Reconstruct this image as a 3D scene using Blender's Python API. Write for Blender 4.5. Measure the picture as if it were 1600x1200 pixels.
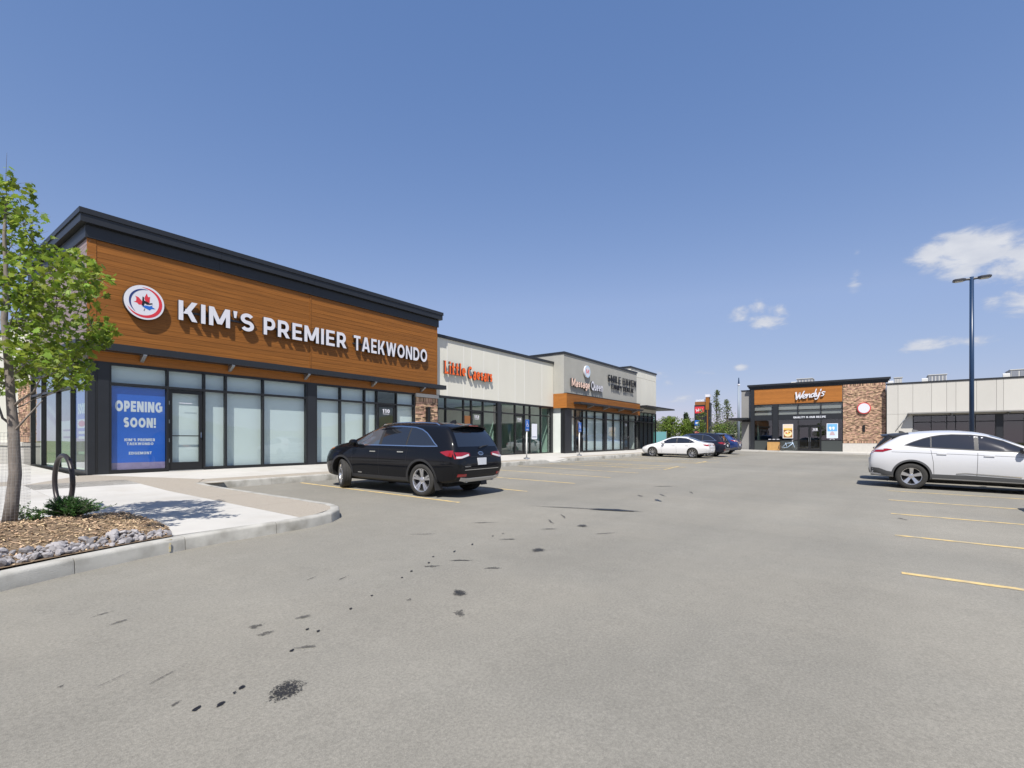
import bpy, bmesh, math, random
from math import sin, cos, pi, radians as R, sqrt, atan2
from mathutils import Vector, Matrix, noise as mnoise
from mathutils.bvhtree import BVHTree

random.seed(7)
rnd = random.Random(11)
scene = bpy.context.scene
for o in list(bpy.data.objects):
    bpy.data.objects.remove(o)
COL = scene.collection

# ------------------------------------------------------------------ camera
# world X runs along the left shop fronts (away), world Y runs into them; metres
FW = Vector((.804, .594, 0)).normalized()
CAM_Z = 1.48
cam = bpy.data.cameras.new('camera')
cam.sensor_width = 36.0
cam.lens = 36.0 * 772 / 1600
cam.shift_y = 88 / 1600
cam.clip_start = .05
cam.clip_end = 3000
camera = bpy.data.objects.new('camera', cam)
COL.objects.link(camera)
camera.location = (0, 0, CAM_Z)
camera.rotation_euler = (R(90), 0, atan2(FW.y, FW.x) - R(90))
scene.camera = camera

# ------------------------------------------------------------------ sun and sky
LIGHT = Vector((.62, .38, -1.0)).normalized()        # direction the sunlight travels
sun_el = math.asin(-LIGHT.z)
sun_az = atan2(-LIGHT.x, -LIGHT.y)                   # clockwise from +Y
sd = bpy.data.lights.new('sun', 'SUN')
sd.energy = 4.3
sd.angle = R(.53)
sd.color = (1.0, .955, .89)
sun = bpy.data.objects.new('sun', sd)
COL.objects.link(sun)
sun.rotation_euler = LIGHT.to_track_quat('-Z', 'Y').to_euler()

world = bpy.data.worlds.new('World')
scene.world = world
world.use_nodes = True
wn, wl = world.node_tree.nodes, world.node_tree.links
wn.clear()


def wnode(t, **kw):
    n = wn.new(t)
    for k, v in kw.items():
        setattr(n, k, v)
    return n


sky = wnode('ShaderNodeTexSky', sky_type='NISHITA')
sky.sun_disc = False
sky.sun_elevation = sun_el
sky.sun_rotation = sun_az
sky.altitude = 600
sky.air_density = 1.0
sky.dust_density = .5
sky.ozone_density = 4.5
SKY_STRENGTH = .085
bg = wnode('ShaderNodeBackground')
bg.inputs[1].default_value = SKY_STRENGTH
wout = wnode('ShaderNodeOutputWorld')
# clouds: soft cumulus patches at fixed compass directions in the sky
tc = wnode('ShaderNodeTexCoord')
sep = wnode('ShaderNodeSeparateXYZ')
wl.new(tc.outputs['Generated'], sep.inputs[0])


def wmath(op, a, b=None, c=None):
    n = wnode('ShaderNodeMath', operation=op)
    for i, v in enumerate((a, b, c)):
        if v is None:
            continue
        if isinstance(v, (int, float)):
            n.inputs[i].default_value = v
        else:
            wl.new(v, n.inputs[i])
    return n.outputs[0]


az_s = wmath('ARCTAN2', sep.outputs[1], sep.outputs[0])
el_s = wmath('ARCSINE', sep.outputs[2])
comb = wnode('ShaderNodeCombineXYZ')
wl.new(az_s, comb.inputs[0])
wl.new(el_s, comb.inputs[1])
AZ0 = atan2(FW.y, FW.x)
# (azimuth to the right of the shop-front axis, elevation, half width, half height, weight) in degrees
clouds = [(43.0, 15.6, 3.6, 2.2, 1.0), (46.4, 14.2, 3.6, 1.8, .95), (40.6, 15.9, 2.0, 1.4, .8), (46.8, 11.2, 2.6, 1.9, .62),
          (44.2, 11.3, 1.0, .8, .5), (27.3, 12.0, 2.4, 1.0, .66), (26.6, 13.7, 1.1, 1.2, .6), (24.8, 13.0, 1.3, 1.0, .5), (28.4, 12.9, 1.6, .9, .55),
          (40.2, 8.3, 2.4, .9, .72), (42.6, 8.4, 2.6, .7, .66), (38.9, 8.1, 1.3, .6, .62), (34.7, 15.0, .8, 1.2, .5), (16.4, 7.0, 1.9, .9, .62),
          (17.3, 6.3, 1.2, .9, .6), (24.9, 7.6, .8, .4, .6), (21.2, 7.3, 1.6, .5, .42), (18.6, 4.4, 2.2, .8, .45), (34.9, 17.4, .6, .5, .4),
          (62, 15, 9, 4, .9), (80, 10, 7, 2.5, .8), (104, 19, 9, 5, .85), (-95, 14, 8, 3, .8), (-140, 17, 9, 4, .85), (150, 12, 8, 3, .8)]
dens = None
for (a, e, wa, we, k) in clouds:
    cx, cy = AZ0 - R(a), R(e)
    sx = wmath('MULTIPLY', wmath('SUBTRACT', az_s, cx), 1 / R(wa))
    sy = wmath('MULTIPLY', wmath('SUBTRACT', el_s, cy), 1 / R(we))
    d2 = wmath('ADD', wmath('MULTIPLY', sx, sx), wmath('MULTIPLY', sy, sy))
    v = wmath('MULTIPLY', wmath('POWER', 2.718, wmath('MULTIPLY', d2, -1.2)), k)
    dens = v if dens is None else wmath('MAXIMUM', dens, v)
nz = wnode('ShaderNodeTexNoise')
nz.noise_dimensions = '3D'
nz.inputs['Scale'].default_value = 16
nz.inputs['Detail'].default_value = 9
nz.inputs['Roughness'].default_value = .62
nz.inputs['Distortion'].default_value = .35
mp = wnode('ShaderNodeVectorMath', operation='MULTIPLY')
mp.inputs[1].default_value = (1.0, 2.1, 1.0)
wl.new(comb.outputs[0], mp.inputs[0])
wl.new(mp.outputs[0], nz.inputs['Vector'])
nsc = wmath('MULTIPLY', wmath('SUBTRACT', nz.outputs['Fac'], .5), 1.75)
cd = wmath('ADD', dens, nsc)
mr = wnode('ShaderNodeMapRange', interpolation_type='SMOOTHSTEP')
wl.new(cd, mr.inputs['Value'])
mr.inputs['From Min'].default_value = .24
mr.inputs['From Max'].default_value = .80
alpha = wmath('MULTIPLY', wmath('MULTIPLY', mr.outputs[0], .92), wmath('MINIMUM', wmath('MULTIPLY', dens, 4.0), 1.0))
nz2 = wnode('ShaderNodeTexNoise')
nz2.inputs['Scale'].default_value = 30
nz2.inputs['Detail'].default_value = 5
wl.new(mp.outputs[0], nz2.inputs['Vector'])
shade = wnode('ShaderNodeMixRGB')
wl.new(wmath('MULTIPLY', mr.outputs[0], nz2.outputs['Fac']), shade.inputs[0])
CB = 1 / SKY_STRENGTH
shade.inputs[1].default_value = (.36 * CB, .385 * CB, .45 * CB, 1)
shade.inputs[2].default_value = (.55 * CB, .555 * CB, .57 * CB, 1)
# light summer haze: the sky pales and warms slightly from the zenith blue
tint = wnode('ShaderNodeMixRGB', blend_type='MULTIPLY')
tint.inputs[0].default_value = 1
tint.inputs[2].default_value = (1.0, .93, .98, 1)
wl.new(sky.outputs[0], tint.inputs[1])
# hazy summer air: compress the contrast between zenith and horizon, the same law over the whole sky
sp = wnode('ShaderNodeSeparateColor')
wl.new(tint.outputs[0], sp.inputs[0])
cmb = wnode('ShaderNodeCombineColor')
SE = SKY_STRENGTH * 2 ** .62
for i_, (g_, a_, th_, s_) in enumerate(((1.0, 1.43, .31, .40), (.735, .92, .43, .46), (.52, .875, .71, .28))):
    y_ = wmath('MULTIPLY', wmath('POWER', wmath('MULTIPLY', sp.outputs[i_], SE), g_), a_)
    y_ = wmath('MINIMUM', y_, wmath('MULTIPLY_ADD', y_, s_, th_ * (1 - s_)))
    wl.new(wmath('MULTIPLY', y_, 1 / SE), cmb.inputs[i_])
mixc = wnode('ShaderNodeMixRGB')
wl.new(alpha, mixc.inputs[0])
wl.new(cmb.outputs[0], mixc.inputs[1])
wl.new(shade.outputs[0], mixc.inputs[2])
wl.new(mixc.outputs[0], bg.inputs[0])
wl.new(bg.outputs[0], wout.inputs[0])

vs = scene.view_settings
vs.view_transform = 'Standard'
vs.look = 'None'
vs.exposure = .62
vs.gamma = 1
vs.use_curve_mapping = False
scene.cycles.max_bounces = 8
scene.cycles.transparent_max_bounces = 12
scene.cycles.use_denoising = True
scene.cycles.sample_clamp_indirect = 6
scene.cycles.caustics_reflective = False
scene.cycles.caustics_refractive = False


# ------------------------------------------------------------------ materials
MATS = {}


def mat(name, color, rough=.6, metal=0.0, spec=.5, coat=0.0, var=0.0, vscale=6.0, stretch=(1, 1, 1), bump=0.0, bscale=80.0,
        island=0.0, objvar=0.0, trans=0.0, color2=None, c2scale=1.0, c2range=(.45, .65), emit=None, coatrough=.05, detail=5, hue=0.0):
    """procedural principled material: base colour with noise, optional second colour in patches, per-piece variation, bump"""
    if name in MATS:
        return MATS[name]
    m = bpy.data.materials.new(name)
    m.use_nodes = True
    n, l = m.node_tree.nodes, m.node_tree.links
    p = n['Principled BSDF']
    p.inputs['Roughness'].default_value = rough
    p.inputs['Metallic'].default_value = metal
    p.inputs['Specular IOR Level'].default_value = spec
    p.inputs['Coat Weight'].default_value = coat
    p.inputs['Coat Roughness'].default_value = coatrough
    p.inputs['Base Color'].default_value = (*color, 1)
    out = None
    t = n.new('ShaderNodeTexCoord')
    mpn = n.new('ShaderNodeMapping')
    mpn.inputs['Scale'].default_value = stretch
    l.new(t.outputs['Object'], mpn.inputs[0])
    vec = mpn.outputs[0]
    if objvar:
        oi = n.new('ShaderNodeObjectInfo')
        ad = n.new('ShaderNodeVectorMath')
        ad.operation = 'ADD'
        sc_ = n.new('ShaderNodeVectorMath')
        sc_.operation = 'SCALE'
        sc_.inputs[3].default_value = 37.0
        cb = n.new('ShaderNodeCombineXYZ')
        for i in range(3):
            l.new(oi.outputs['Random'], cb.inputs[i])
        l.new(cb.outputs[0], sc_.inputs[0])
        l.new(vec, ad.inputs[0])
        l.new(sc_.outputs[0], ad.inputs[1])
        vec = ad.outputs[0]
    rgb = n.new('ShaderNodeRGB')
    rgb.outputs[0].default_value = (*color, 1)
    out = rgb.outputs[0]
    if color2:
        z = n.new('ShaderNodeTexNoise')
        z.inputs['Scale'].default_value = c2scale
        z.inputs['Detail'].default_value = 6
        l.new(vec, z.inputs['Vector'])
        r_ = n.new('ShaderNodeMapRange')
        r_.inputs[1].default_value, r_.inputs[2].default_value = c2range
        l.new(z.outputs['Fac'], r_.inputs[0])
        mx = n.new('ShaderNodeMixRGB')
        l.new(r_.outputs[0], mx.inputs[0])
        l.new(out, mx.inputs[1])
        mx.inputs[2].default_value = (*color2, 1)
        out = mx.outputs[0]

    def vary(fac, amp, src):
        h = n.new('ShaderNodeHueSaturation')
        r2 = n.new('ShaderNodeMapRange')
        r2.inputs[1].default_value, r2.inputs[2].default_value = 0, 1
        r2.inputs[3].default_value, r2.inputs[4].default_value = 1 - amp, 1 + amp
        l.new(fac, r2.inputs[0])
        l.new(r2.outputs[0], h.inputs['Value'])
        l.new(src, h.inputs['Color'])
        return h.outputs[0]
    if var:
        z = n.new('ShaderNodeTexNoise')
        z.inputs['Scale'].default_value = vscale
        z.inputs['Detail'].default_value = detail
        z.inputs['Roughness'].default_value = .65
        l.new(vec, z.inputs['Vector'])
        r3 = n.new('ShaderNodeMapRange')
        r3.inputs[1].default_value, r3.inputs[2].default_value = .25, .75
        l.new(z.outputs['Fac'], r3.inputs[0])
        out = vary(r3.outputs[0], var, out)
    if island:
        g = n.new('ShaderNodeNewGeometry')
        out = vary(g.outputs['Random Per Island'], island, out)
        if hue:
            h = n.new('ShaderNodeHueSaturation')
            w_ = n.new('ShaderNodeTexWhiteNoise')
            w_.noise_dimensions = '1D'
            l.new(g.outputs['Random Per Island'], w_.inputs['W'])
            r4 = n.new('ShaderNodeMapRange')
            r4.inputs[3].default_value, r4.inputs[4].default_value = .5 - hue, .5 + hue
            l.new(w_.outputs['Value'], r4.inputs[0])
            l.new(r4.outputs[0], h.inputs['Hue'])
            l.new(out, h.inputs['Color'])
            out = h.outputs[0]
    if objvar:
        out = vary(oi.outputs['Random'], objvar, out)
    l.new(out, p.inputs['Base Color'])
    if bump:
        z = n.new('ShaderNodeTexNoise')
        z.inputs['Scale'].default_value = bscale
        z.inputs['Detail'].default_value = 4
        l.new(vec, z.inputs['Vector'])
        b = n.new('ShaderNodeBump')
        b.inputs['Strength'].default_value = min(1, bump)
        b.inputs['Distance'].default_value = .01
        l.new(z.outputs['Fac'], b.inputs['Height'])
        l.new(b.outputs[0], p.inputs['Normal'])
    if trans:
        tr = n.new('ShaderNodeBsdfTranslucent')
        l.new(out, tr.inputs[0])
        ms = n.new('ShaderNodeMixShader')
        ms.inputs[0].default_value = trans
        l.new(p.outputs[0], ms.inputs[1])
        l.new(tr.outputs[0], ms.inputs[2])
        l.new(ms.outputs[0], n['Material Output'].inputs[0])
    if emit:
        p.inputs['Emission Color'].default_value = (*emit[:3], 1)
        p.inputs['Emission Strength'].default_value = emit[3]
    MATS[name] = m
    return m


def glass(name, tint=(.72, .84, .8), boost=.06, ior=1.52):
    if name in MATS:
        return MATS[name]
    m = bpy.data.materials.new(name)
    m.use_nodes = True
    n, l = m.node_tree.nodes, m.node_tree.links
    n.remove(n['Principled BSDF'])
    f = n.new('ShaderNodeFresnel')
    f.inputs[0].default_value = ior
    a = n.new('ShaderNodeMath')
    a.operation = 'ADD'
    a.use_clamp = True
    a.inputs[1].default_value = boost
    l.new(f.outputs[0], a.inputs[0])
    # double glazing: about twice one surface's reflection, once only, on the face towards the viewer
    gm = n.new('ShaderNodeNewGeometry')
    inv = n.new('ShaderNodeMath')
    inv.operation = 'SUBTRACT'
    inv.inputs[0].default_value = 1.0
    l.new(gm.outputs['Backfacing'], inv.inputs[1])
    pr = n.new('ShaderNodeMath')
    pr.operation = 'MULTIPLY'
    l.new(a.outputs[0], pr.inputs[0])
    l.new(inv.outputs[0], pr.inputs[1])
    dbl = n.new('ShaderNodeMath')
    dbl.operation = 'MULTIPLY'
    dbl.use_clamp = True
    dbl.inputs[1].default_value = 1.75
    l.new(pr.outputs[0], dbl.inputs[0])
    t = n.new('ShaderNodeBsdfTransparent')
    t.inputs[0].default_value = (*tint, 1)
    g = n.new('ShaderNodeBsdfGlossy')
    g.inputs['Roughness'].default_value = .004
    g.inputs[0].default_value = (.93, .97, .96, 1)
    # slight waviness of real panes
    tcn = n.new('ShaderNodeTexCoord')
    z = n.new('ShaderNodeTexNoise')
    z.inputs['Scale'].default_value = .9
    z.inputs['Detail'].default_value = 1
    l.new(tcn.outputs['Object'], z.inputs['Vector'])
    b = n.new('ShaderNodeBump')
    b.inputs['Strength'].default_value = .12
    b.inputs['Distance'].default_value = .02
    l.new(z.outputs['Fac'], b.inputs['Height'])
    l.new(b.outputs[0], g.inputs['Normal'])
    ms = n.new('ShaderNodeMixShader')
    l.new(dbl.outputs[0], ms.inputs[0])
    l.new(t.outputs[0], ms.inputs[1])
    l.new(g.outputs[0], ms.inputs[2])
    l.new(ms.outputs[0], n['Material Output'].inputs[0])
    MATS[name] = m
    return m


M = {}
M['dark_metal'] = mat('dark_metal_cladding', (.016, .018, .022), .42, .0, .5, var=.12, vscale=2)
M['frame'] = mat('black_anodised_frame', (.012, .0125, .014), .38, 0, .5, var=.1, vscale=3)
M['wood'] = mat('wood_look_plank', (.25, .094, .017), .55, 0, .3, var=.42, vscale=1.6, stretch=(.5, .5, 30), objvar=.10, bump=.15, bscale=9)
M['wood_l'] = mat('wood_look_plank_bright', (.34, .128, .026), .55, 0, .3, var=.26, vscale=3.0, stretch=(.9, .9, 26), objvar=.1)
M['mauve'] = mat('mauve_siding', (.24, .19, .19), .6, 0, .3, var=.08, vscale=4, stretch=(1, 1, 12), objvar=.05)
M['panel_w'] = mat('pale_grey_metal_panel', (.52, .505, .465), .55, 0, .35, var=.035, vscale=.8, stretch=(1, 1, .3), objvar=.025)
M['panel'] = mat('cream_metal_panel', (.66, .645, .565), .55, 0, .35, var=.035, vscale=.8, stretch=(1, 1, .3), objvar=.025)
M['panel_trim'] = mat('white_panel_joint', (.74, .73, .69), .5)
M['stucco'] = mat('grey_stucco', (.36, .355, .325), .85, 0, .2, var=.06, vscale=1.2, bump=.3, bscale=160)
M['stucco_d'] = mat('dark_grey_wall', (.26, .255, .245), .8, 0, .2, var=.05, vscale=1.2)
M['brick'] = mat('brick', (.41, .27, .185), .85, 0, .2, island=.68, hue=.02, var=.22, vscale=9)
M['mortar'] = mat('mortar', (.36, .30, .25), .9, 0, .1, var=.1, vscale=20)
M['cast'] = mat('cast_stone', (.52, .50, .46), .8, 0, .2, var=.08, vscale=5)
M['blind'] = mat('window_blind_fabric', (.72, .79, .79), .8, 0, .2, var=.03, vscale=.7)
M['interior'] = mat('shop_interior', (.62, .66, .63), .9, 0, .1, var=.1, vscale=.8)
M['interior_dark'] = mat('dark_interior', (.05, .055, .055), .8)
M['glass'] = glass('window_glass', (.95, .975, .97), .0)
M['glass_clear'] = glass('window_glass_tinted', (.84, .93, .89), .03)
M['white'] = mat('white_sign_acrylic', (.66, .66, .71), .35, 0, .4)
M['sign_side'] = mat('sign_return_dark', (.03, .03, .035), .4)
M['black'] = mat('black_paint', (.008, .008, .009), .4)
M['orange'] = mat('orange_acrylic', (.84, .13, .012), .35)
M['red'] = mat('red_print', (.60, .035, .05), .4)
M['blue'] = mat('blue_print', (.015, .13, .52), .4)
M['navy'] = mat('navy_print', (.02, .035, .16), .4)
M['poster_blue'] = mat('poster_blue', (.018, .13, .60), .45, var=.12, vscale=.8)
M['poster_white'] = mat('poster_white', (.74, .76, .82), .5)
M['lilac'] = mat('poster_lilac', (.34, .27, .46), .5, var=.25, vscale=2.5)
M['skyblue'] = mat('poster_sky_blue', (.16, .42, .78), .5, var=.15, vscale=2)
M['peach'] = mat('peach_acrylic', (.85, .60, .48), .4)
M['paleblue'] = mat('pale_blue_acrylic', (.42, .62, .82), .4)
M['yellow'] = mat('poster_yellow', (.75, .48, .10), .5)
M['brown'] = mat('poster_brown', (.25, .10, .03), .5)
M['steel'] = mat('galvanised_steel', (.42, .43, .44), .35, .8, .5, var=.1, vscale=8)
M['chrome'] = mat('chrome_trim', (.72, .73, .75), .12, 1.0)
M['signblue'] = mat('accessible_sign_blue', (.02, .13, .48), .4)
M['lamp_lens'] = mat('lamp_lens', (.55, .55, .52), .2)
M['pole_blue'] = mat('navy_painted_pole', (.012, .035, .085), .35, 0, .5, var=.1, vscale=3)
M['hvac'] = mat('pale_rooftop_unit', (.52, .52, .50), .6, var=.06, vscale=2)
M['roof'] = mat('roof_membrane', (.20, .20, .20), .9)


# ------------------------------------------------------------------ mesh building
def root_of(o):
    while o.parent:
        o = o.parent
    return o


class MB:
    def __init__(s):
        s.v, s.f, s.m = [], [], []
        s.cur = 0

    def add(s, vs_, fs, mi=None):
        b = len(s.v)
        s.v += [tuple(q) for q in vs_]
        for f in fs:
            s.f.append([b + i for i in f])
            s.m.append(s.cur if mi is None else mi)
        return s

    def hexa(s, c, mi=None):
        return s.add(c, [(0, 3, 2, 1), (4, 5, 6, 7), (0, 1, 5, 4), (1, 2, 6, 5), (2, 3, 7, 6), (3, 0, 4, 7)], mi)

    def box(s, x0, x1, y0, y1, z0, z1, mi=None):
        return s.hexa([(x0, y0, z0), (x1, y0, z0), (x1, y1, z0), (x0, y1, z0), (x0, y0, z1), (x1, y0, z1), (x1, y1, z1), (x0, y1, z1)], mi)

    def tube(s, pts, rad, n=8, caps=True, mi=None):
        pts = [Vector(p) for p in pts]
        if isinstance(rad, (int, float)):
            rad = [rad] * len(pts)
        rings = []
        up = Vector((0, 0, 1))
        prev = None
        for i, p in enumerate(pts):
            d = (pts[min(i + 1, len(pts) - 1)] - pts[max(i - 1, 0)])
            d = d.normalized() if d.length > 1e-9 else Vector((0, 0, 1))
            if prev is None:
                a = d.cross(up)
                if a.length < .05:
                    a = d.cross(Vector((1, 0, 0)))
                a.normalize()
            else:
                a = prev - d * prev.dot(d)
                a.normalize()
            prev = a
            b = d.cross(a)
            rings.append([p + (a * cos(2 * pi * k / n) + b * sin(2 * pi * k / n)) * rad[i] for k in range(n)])
        vs_ = [q for r in rings for q in r]
        fs = []
        for i in range(len(pts) - 1):
            for k in range(n):
                fs.append((i * n + k, i * n + (k + 1) % n, (i + 1) * n + (k + 1) % n, (i + 1) * n + k))
        if caps:
            fs.append(tuple(reversed(range(n))))
            fs.append(tuple((len(pts) - 1) * n + k for k in range(n)))
        return s.add(vs_, fs, mi)

    def lathe(s, prof, origin, axis, n=24, mi=None):
        """prof: (along axis, radius)"""
        ax = Vector(axis).normalized()
        a = ax.orthogonal().normalized()
        b = ax.cross(a)
        o = Vector(origin)
        vs_ = [o + ax * h + (a * cos(2 * pi * k / n) + b * sin(2 * pi * k / n)) * r for (h, r) in prof for k in range(n)]
        fs = []
        for i in range(len(prof) - 1):
            for k in range(n):
                fs.append((i * n + k, i * n + (k + 1) % n, (i + 1) * n + (k + 1) % n, (i + 1) * n + k))
        return s.add(vs_, fs, mi)

    def prism(s, poly, M3, d0, d1, mi=None):
        """2-D polygon through mapping M3(u, v, w), from depth d0 (back) to d1 (front)"""
        n = len(poly)
        vs_ = [M3(u, v, d0) for u, v in poly] + [M3(u, v, d1) for u, v in poly]
        fs = [tuple(reversed(range(n))), tuple(range(n, 2 * n))] + [(i, (i + 1) % n, n + (i + 1) % n, n + i) for i in range(n)]
        return s.add(vs_, fs, mi)

    def build(s, name, mats, parent=None, smooth=False, kind=None, label=None, sharp=None):
        me = bpy.data.meshes.new(name)
        vs_ = s.v
        if parent is not None:
            L = root_of(parent).location
            vs_ = [(x - L.x, y - L.y, z - L.z) for x, y, z in s.v]
        me.from_pydata(vs_, [], s.f)
        if not isinstance(mats, (list, tuple)):
            mats = [mats]
        for q in mats:
            me.materials.append(q)
        me.polygons.foreach_set('material_index', s.m)
        if smooth:
            me.polygons.foreach_set('use_smooth', [True] * len(me.polygons))
            if sharp:
                me.set_sharp_from_angle(angle=R(sharp))
        me.update()
        o = bpy.data.objects.new(name, me)
        COL.objects.link(o)
        if parent is not None:
            o.parent = parent
        if kind:
            o['kind'] = kind
        if label:
            o['label'] = label
        return o


def recalc(o):
    bm = bmesh.new()
    bm.from_mesh(o.data)
    bmesh.ops.recalc_face_normals(bm, faces=bm.faces)
    bm.to_mesh(o.data)
    bm.free()
    return o


def tag(o, label, cat, group=None):
    o['label'] = label
    o['category'] = cat
    if group:
        o['group'] = group
    return o


def thing(name, loc, label=None, cat=None, group=None, kind=None):
    o = bpy.data.objects.new(name, None)
    o.empty_display_size = .2
    COL.objects.link(o)
    o.location = loc
    if label:
        tag(o, label, cat, group)
    if kind:
        o['kind'] = kind
    bpy.context.view_layer.update()
    return o


class Face:
    """a wall plane: origin, u axis along the wall (towards the viewer's right), w axis out of the wall; v is up"""
    def __init__(s, o, u, w):
        s.o, s.u, s.w = Vector(o), Vector(u), Vector(w)

    def __call__(s, u, v, w=0.0):
        return s.o + s.u * u + s.w * w + Vector((0, 0, v))

    def box(s, mb, u0, u1, v0, v1, w0, w1, mi=None):
        c = [s(u0, v0, w1), s(u1, v0, w1), s(u1, v0, w0), s(u0, v0, w0), s(u0, v1, w1), s(u1, v1, w1), s(u1, v1, w0), s(u0, v1, w0)]
        return mb.hexa(c, mi)

    def part(s, name, m, parent, u0, u1, v0, v1, w0, w1, **kw):
        mb = MB()
        s.box(mb, u0, u1, v0, v1, w0, w1)
        return mb.build(name, m, parent, **kw)


# ------------------------------------------------------------------ stroke lettering
def rib(path, t, closed=False):
    """polyline to a list of quads (mitred ribbon)"""
    n = len(path)
    P = [Vector(p).to_2d() for p in path]
    Lf, Rt = [], []
    for i in range(n):
        if closed:
            d0 = (P[i] - P[i - 1]).normalized()
            d1 = (P[(i + 1) % n] - P[i]).normalized()
        else:
            d0 = (P[i] - P[max(i - 1, 0)]).normalized() if i > 0 else (P[1] - P[0]).normalized()
            d1 = (P[min(i + 1, n - 1)] - P[i]).normalized() if i < n - 1 else d0
        tn = (d0 + d1)
        tn = tn.normalized() if tn.length > 1e-6 else d1
        nn = Vector((-tn.y, tn.x))
        k = max(.5, abs(nn.dot(Vector((-d1.y, d1.x)))))
        tt = t[i] if isinstance(t, (list, tuple)) else t
        Lf.append(P[i] + nn * tt / 2 / k)
        Rt.append(P[i] - nn * tt / 2 / k)
    return Lf, Rt


def ribpoly(path, t):
    a, b = rib(path, t)
    return [tuple(q) for q in b] + [tuple(q) for q in reversed(a)]


def arc(cx, cy, rx, ry, a0, a1, n=12):
    return [(cx + rx * cos(R(a0 + (a1 - a0) * i / n)), cy + ry * sin(R(a0 + (a1 - a0) * i / n))) for i in range(n + 1)]


def glyph(ch, t, wd=1.0):
    """bold sans letters: (advance width, list of pieces); a piece is ('p', polygon) or ('r', path)"""
    h = t * wd if wd < 1 else t

    def rc(x0, y0, x1, y1):
        return ('p', [(x0, y0), (x1, y0), (x1, y1), (x0, y1)])

    def dg(xa, ya, xb, yb, k=1.12):
        hh = t * k / 2
        return ('p', [(xa - hh, ya), (xa + hh, ya), (xb + hh, yb), (xb - hh, yb)] if yb > ya else [(xb - hh, yb), (xb + hh, yb), (xa + hh, ya), (xa - hh, ya)])
    q = t / 2
    ry = (1 - t) / 4
    if ch == 'I' or ch == 'l':
        return t, [rc(0, 0, t, 1)]
    if ch == '1':
        return .42, [rc(.42 - t, 0, .42, 1), ('p', [(.0, .72), (.42 - t, .80), (.42 - t, 1), (0, .88)])]
    if ch == 'K':
        return .8, [rc(0, 0, t, 1), dg(.30, .36, .68, 1, 1.25), dg(.68, 0, .38, .60, 1.2)]
    if ch == 'M':
        return .98, [rc(0, 0, t, 1), rc(.98 - t, 0, .98, 1), dg(.49, .12, t * .62, 1, 1.1), dg(.49, .12, .98 - t * .62, 1, 1.1)]
    if ch == 'N':
        return .82, [rc(0, 0, t, 1), rc(.82 - t, 0, .82, 1), dg(.82 - t * .62, 0, t * .62, 1, 1.15)]
    if ch == 'E':
        return .62, [rc(0, 0, t, 1), rc(t, 0, .62, t * .88), rc(t, 1 - t * .88, .62, 1), rc(t, .5 - t * .42, .57, .5 + t * .42)]
    if ch == 'F':
        return .60, [rc(0, 0, t, 1), rc(t, 1 - t * .88, .60, 1), rc(t, .46 - t * .42, .55, .46 + t * .42)]
    if ch == 'L':
        return .58, [rc(0, 0, t, 1), rc(t, 0, .58, t * .88)]
    if ch == 'T':
        return .72, [rc(.36 - q, 0, .36 + q, 1 - t * .88), rc(0, 1 - t * .88, .72, 1)]
    if ch == 'H':
        return .8, [rc(0, 0, t, 1), rc(.8 - t, 0, .8, 1), rc(t, .5 - t * .44, .8 - t, .5 + t * .44)]
    if ch == 'A':
        return .86, [dg(q, 0, .43 - .04, 1, 1.1), dg(.86 - q, 0, .43 + .04, 1, 1.1), rc(.26, .2, .6, .2 + t * .8)]
    if ch == 'V':
        return .84, [dg(.42, 0, q, 1, 1.1), dg(.42, 0, .84 - q, 1, 1.1)]
    if ch == 'Y':
        return .8, [rc(.4 - q, 0, .4 + q, .45), dg(.4, .40, q * 1.1, 1, 1.15), dg(.4, .40, .8 - q * 1.1, 1, 1.15)]
    if ch == 'W':
        return 1.22, [dg(.33, 0, q, 1, 1.05), dg(.33, 0, .61, 1, 1.05), dg(.89, 0, .61, 1, 1.05), dg(.89, 0, 1.22 - q, 1, 1.05)]
    if ch in 'OQ0':
        w = .92 if ch != '0' else .66
        pc = [('c', arc(w / 2, .5, w / 2 - q, .5 - q, 0, 345, 23))]
        if ch == 'Q':
            pc.append(dg(.85, -.05, .60, .3))
        return w, pc
    if ch == 'C':
        return .86, [('r', arc(.45, .5, .45 - q, .5 - q, 48, 312, 20))]
    if ch == 'G':
        return .9, [('r', arc(.45, .5, .45 - q, .5 - q, 48, 345, 20)), rc(.5, .40, .9, .40 + t * .85), rc(.9 - t, .12, .9, .42)]
    if ch == 'D':
        return .82, [rc(0, 0, t, 1), ('r', [(t, q), (.36, q)] + arc(.36, .5, .46 - q, .5 - q, -88, 88, 14) + [(.36, 1 - q), (t, 1 - q)])]
    if ch == 'U':
        return .8, [('r', [(q, 1), (q, .4)] + arc(.4, .4, .4 - q, .4 - q, 180, 360, 12) + [(.8 - q, 1)])]
    if ch in 'PR':
        b = .40
        r_ = (1 - q - b) / 2
        pc = [rc(0, 0, t, 1), ('r', [(t, 1 - q), (.38, 1 - q)] + arc(.38, b + r_, .68 - .38 - q, r_, 88, -88, 12) + [(.38, b), (t, b)])]
        if ch == 'R':
            pc.append(dg(.62, 0, .38, b, 1.2))
            return .74, pc
        return .68, pc
    if ch in 'S':
        w = .68
        return w, [('r', arc(w / 2, 1 - q - ry, w / 2 - q, ry, 28, 270, 14) + arc(w / 2, q + ry, w / 2 - q, ry, 90, -152, 14)[1:])]
    if ch == '2':
        return .62, [('r', arc(.31, 1 - q - ry, .31 - q, ry, 160, -35, 12) + [(.12, q * 1.4)]), rc(0, 0, .62, t * .9)]
    if ch == '4':
        return .7, [rc(.42, 0, .42 + t, 1), rc(0, .2, .7, .2 + t * .9), dg(q, .25, .44, 1)]
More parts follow.
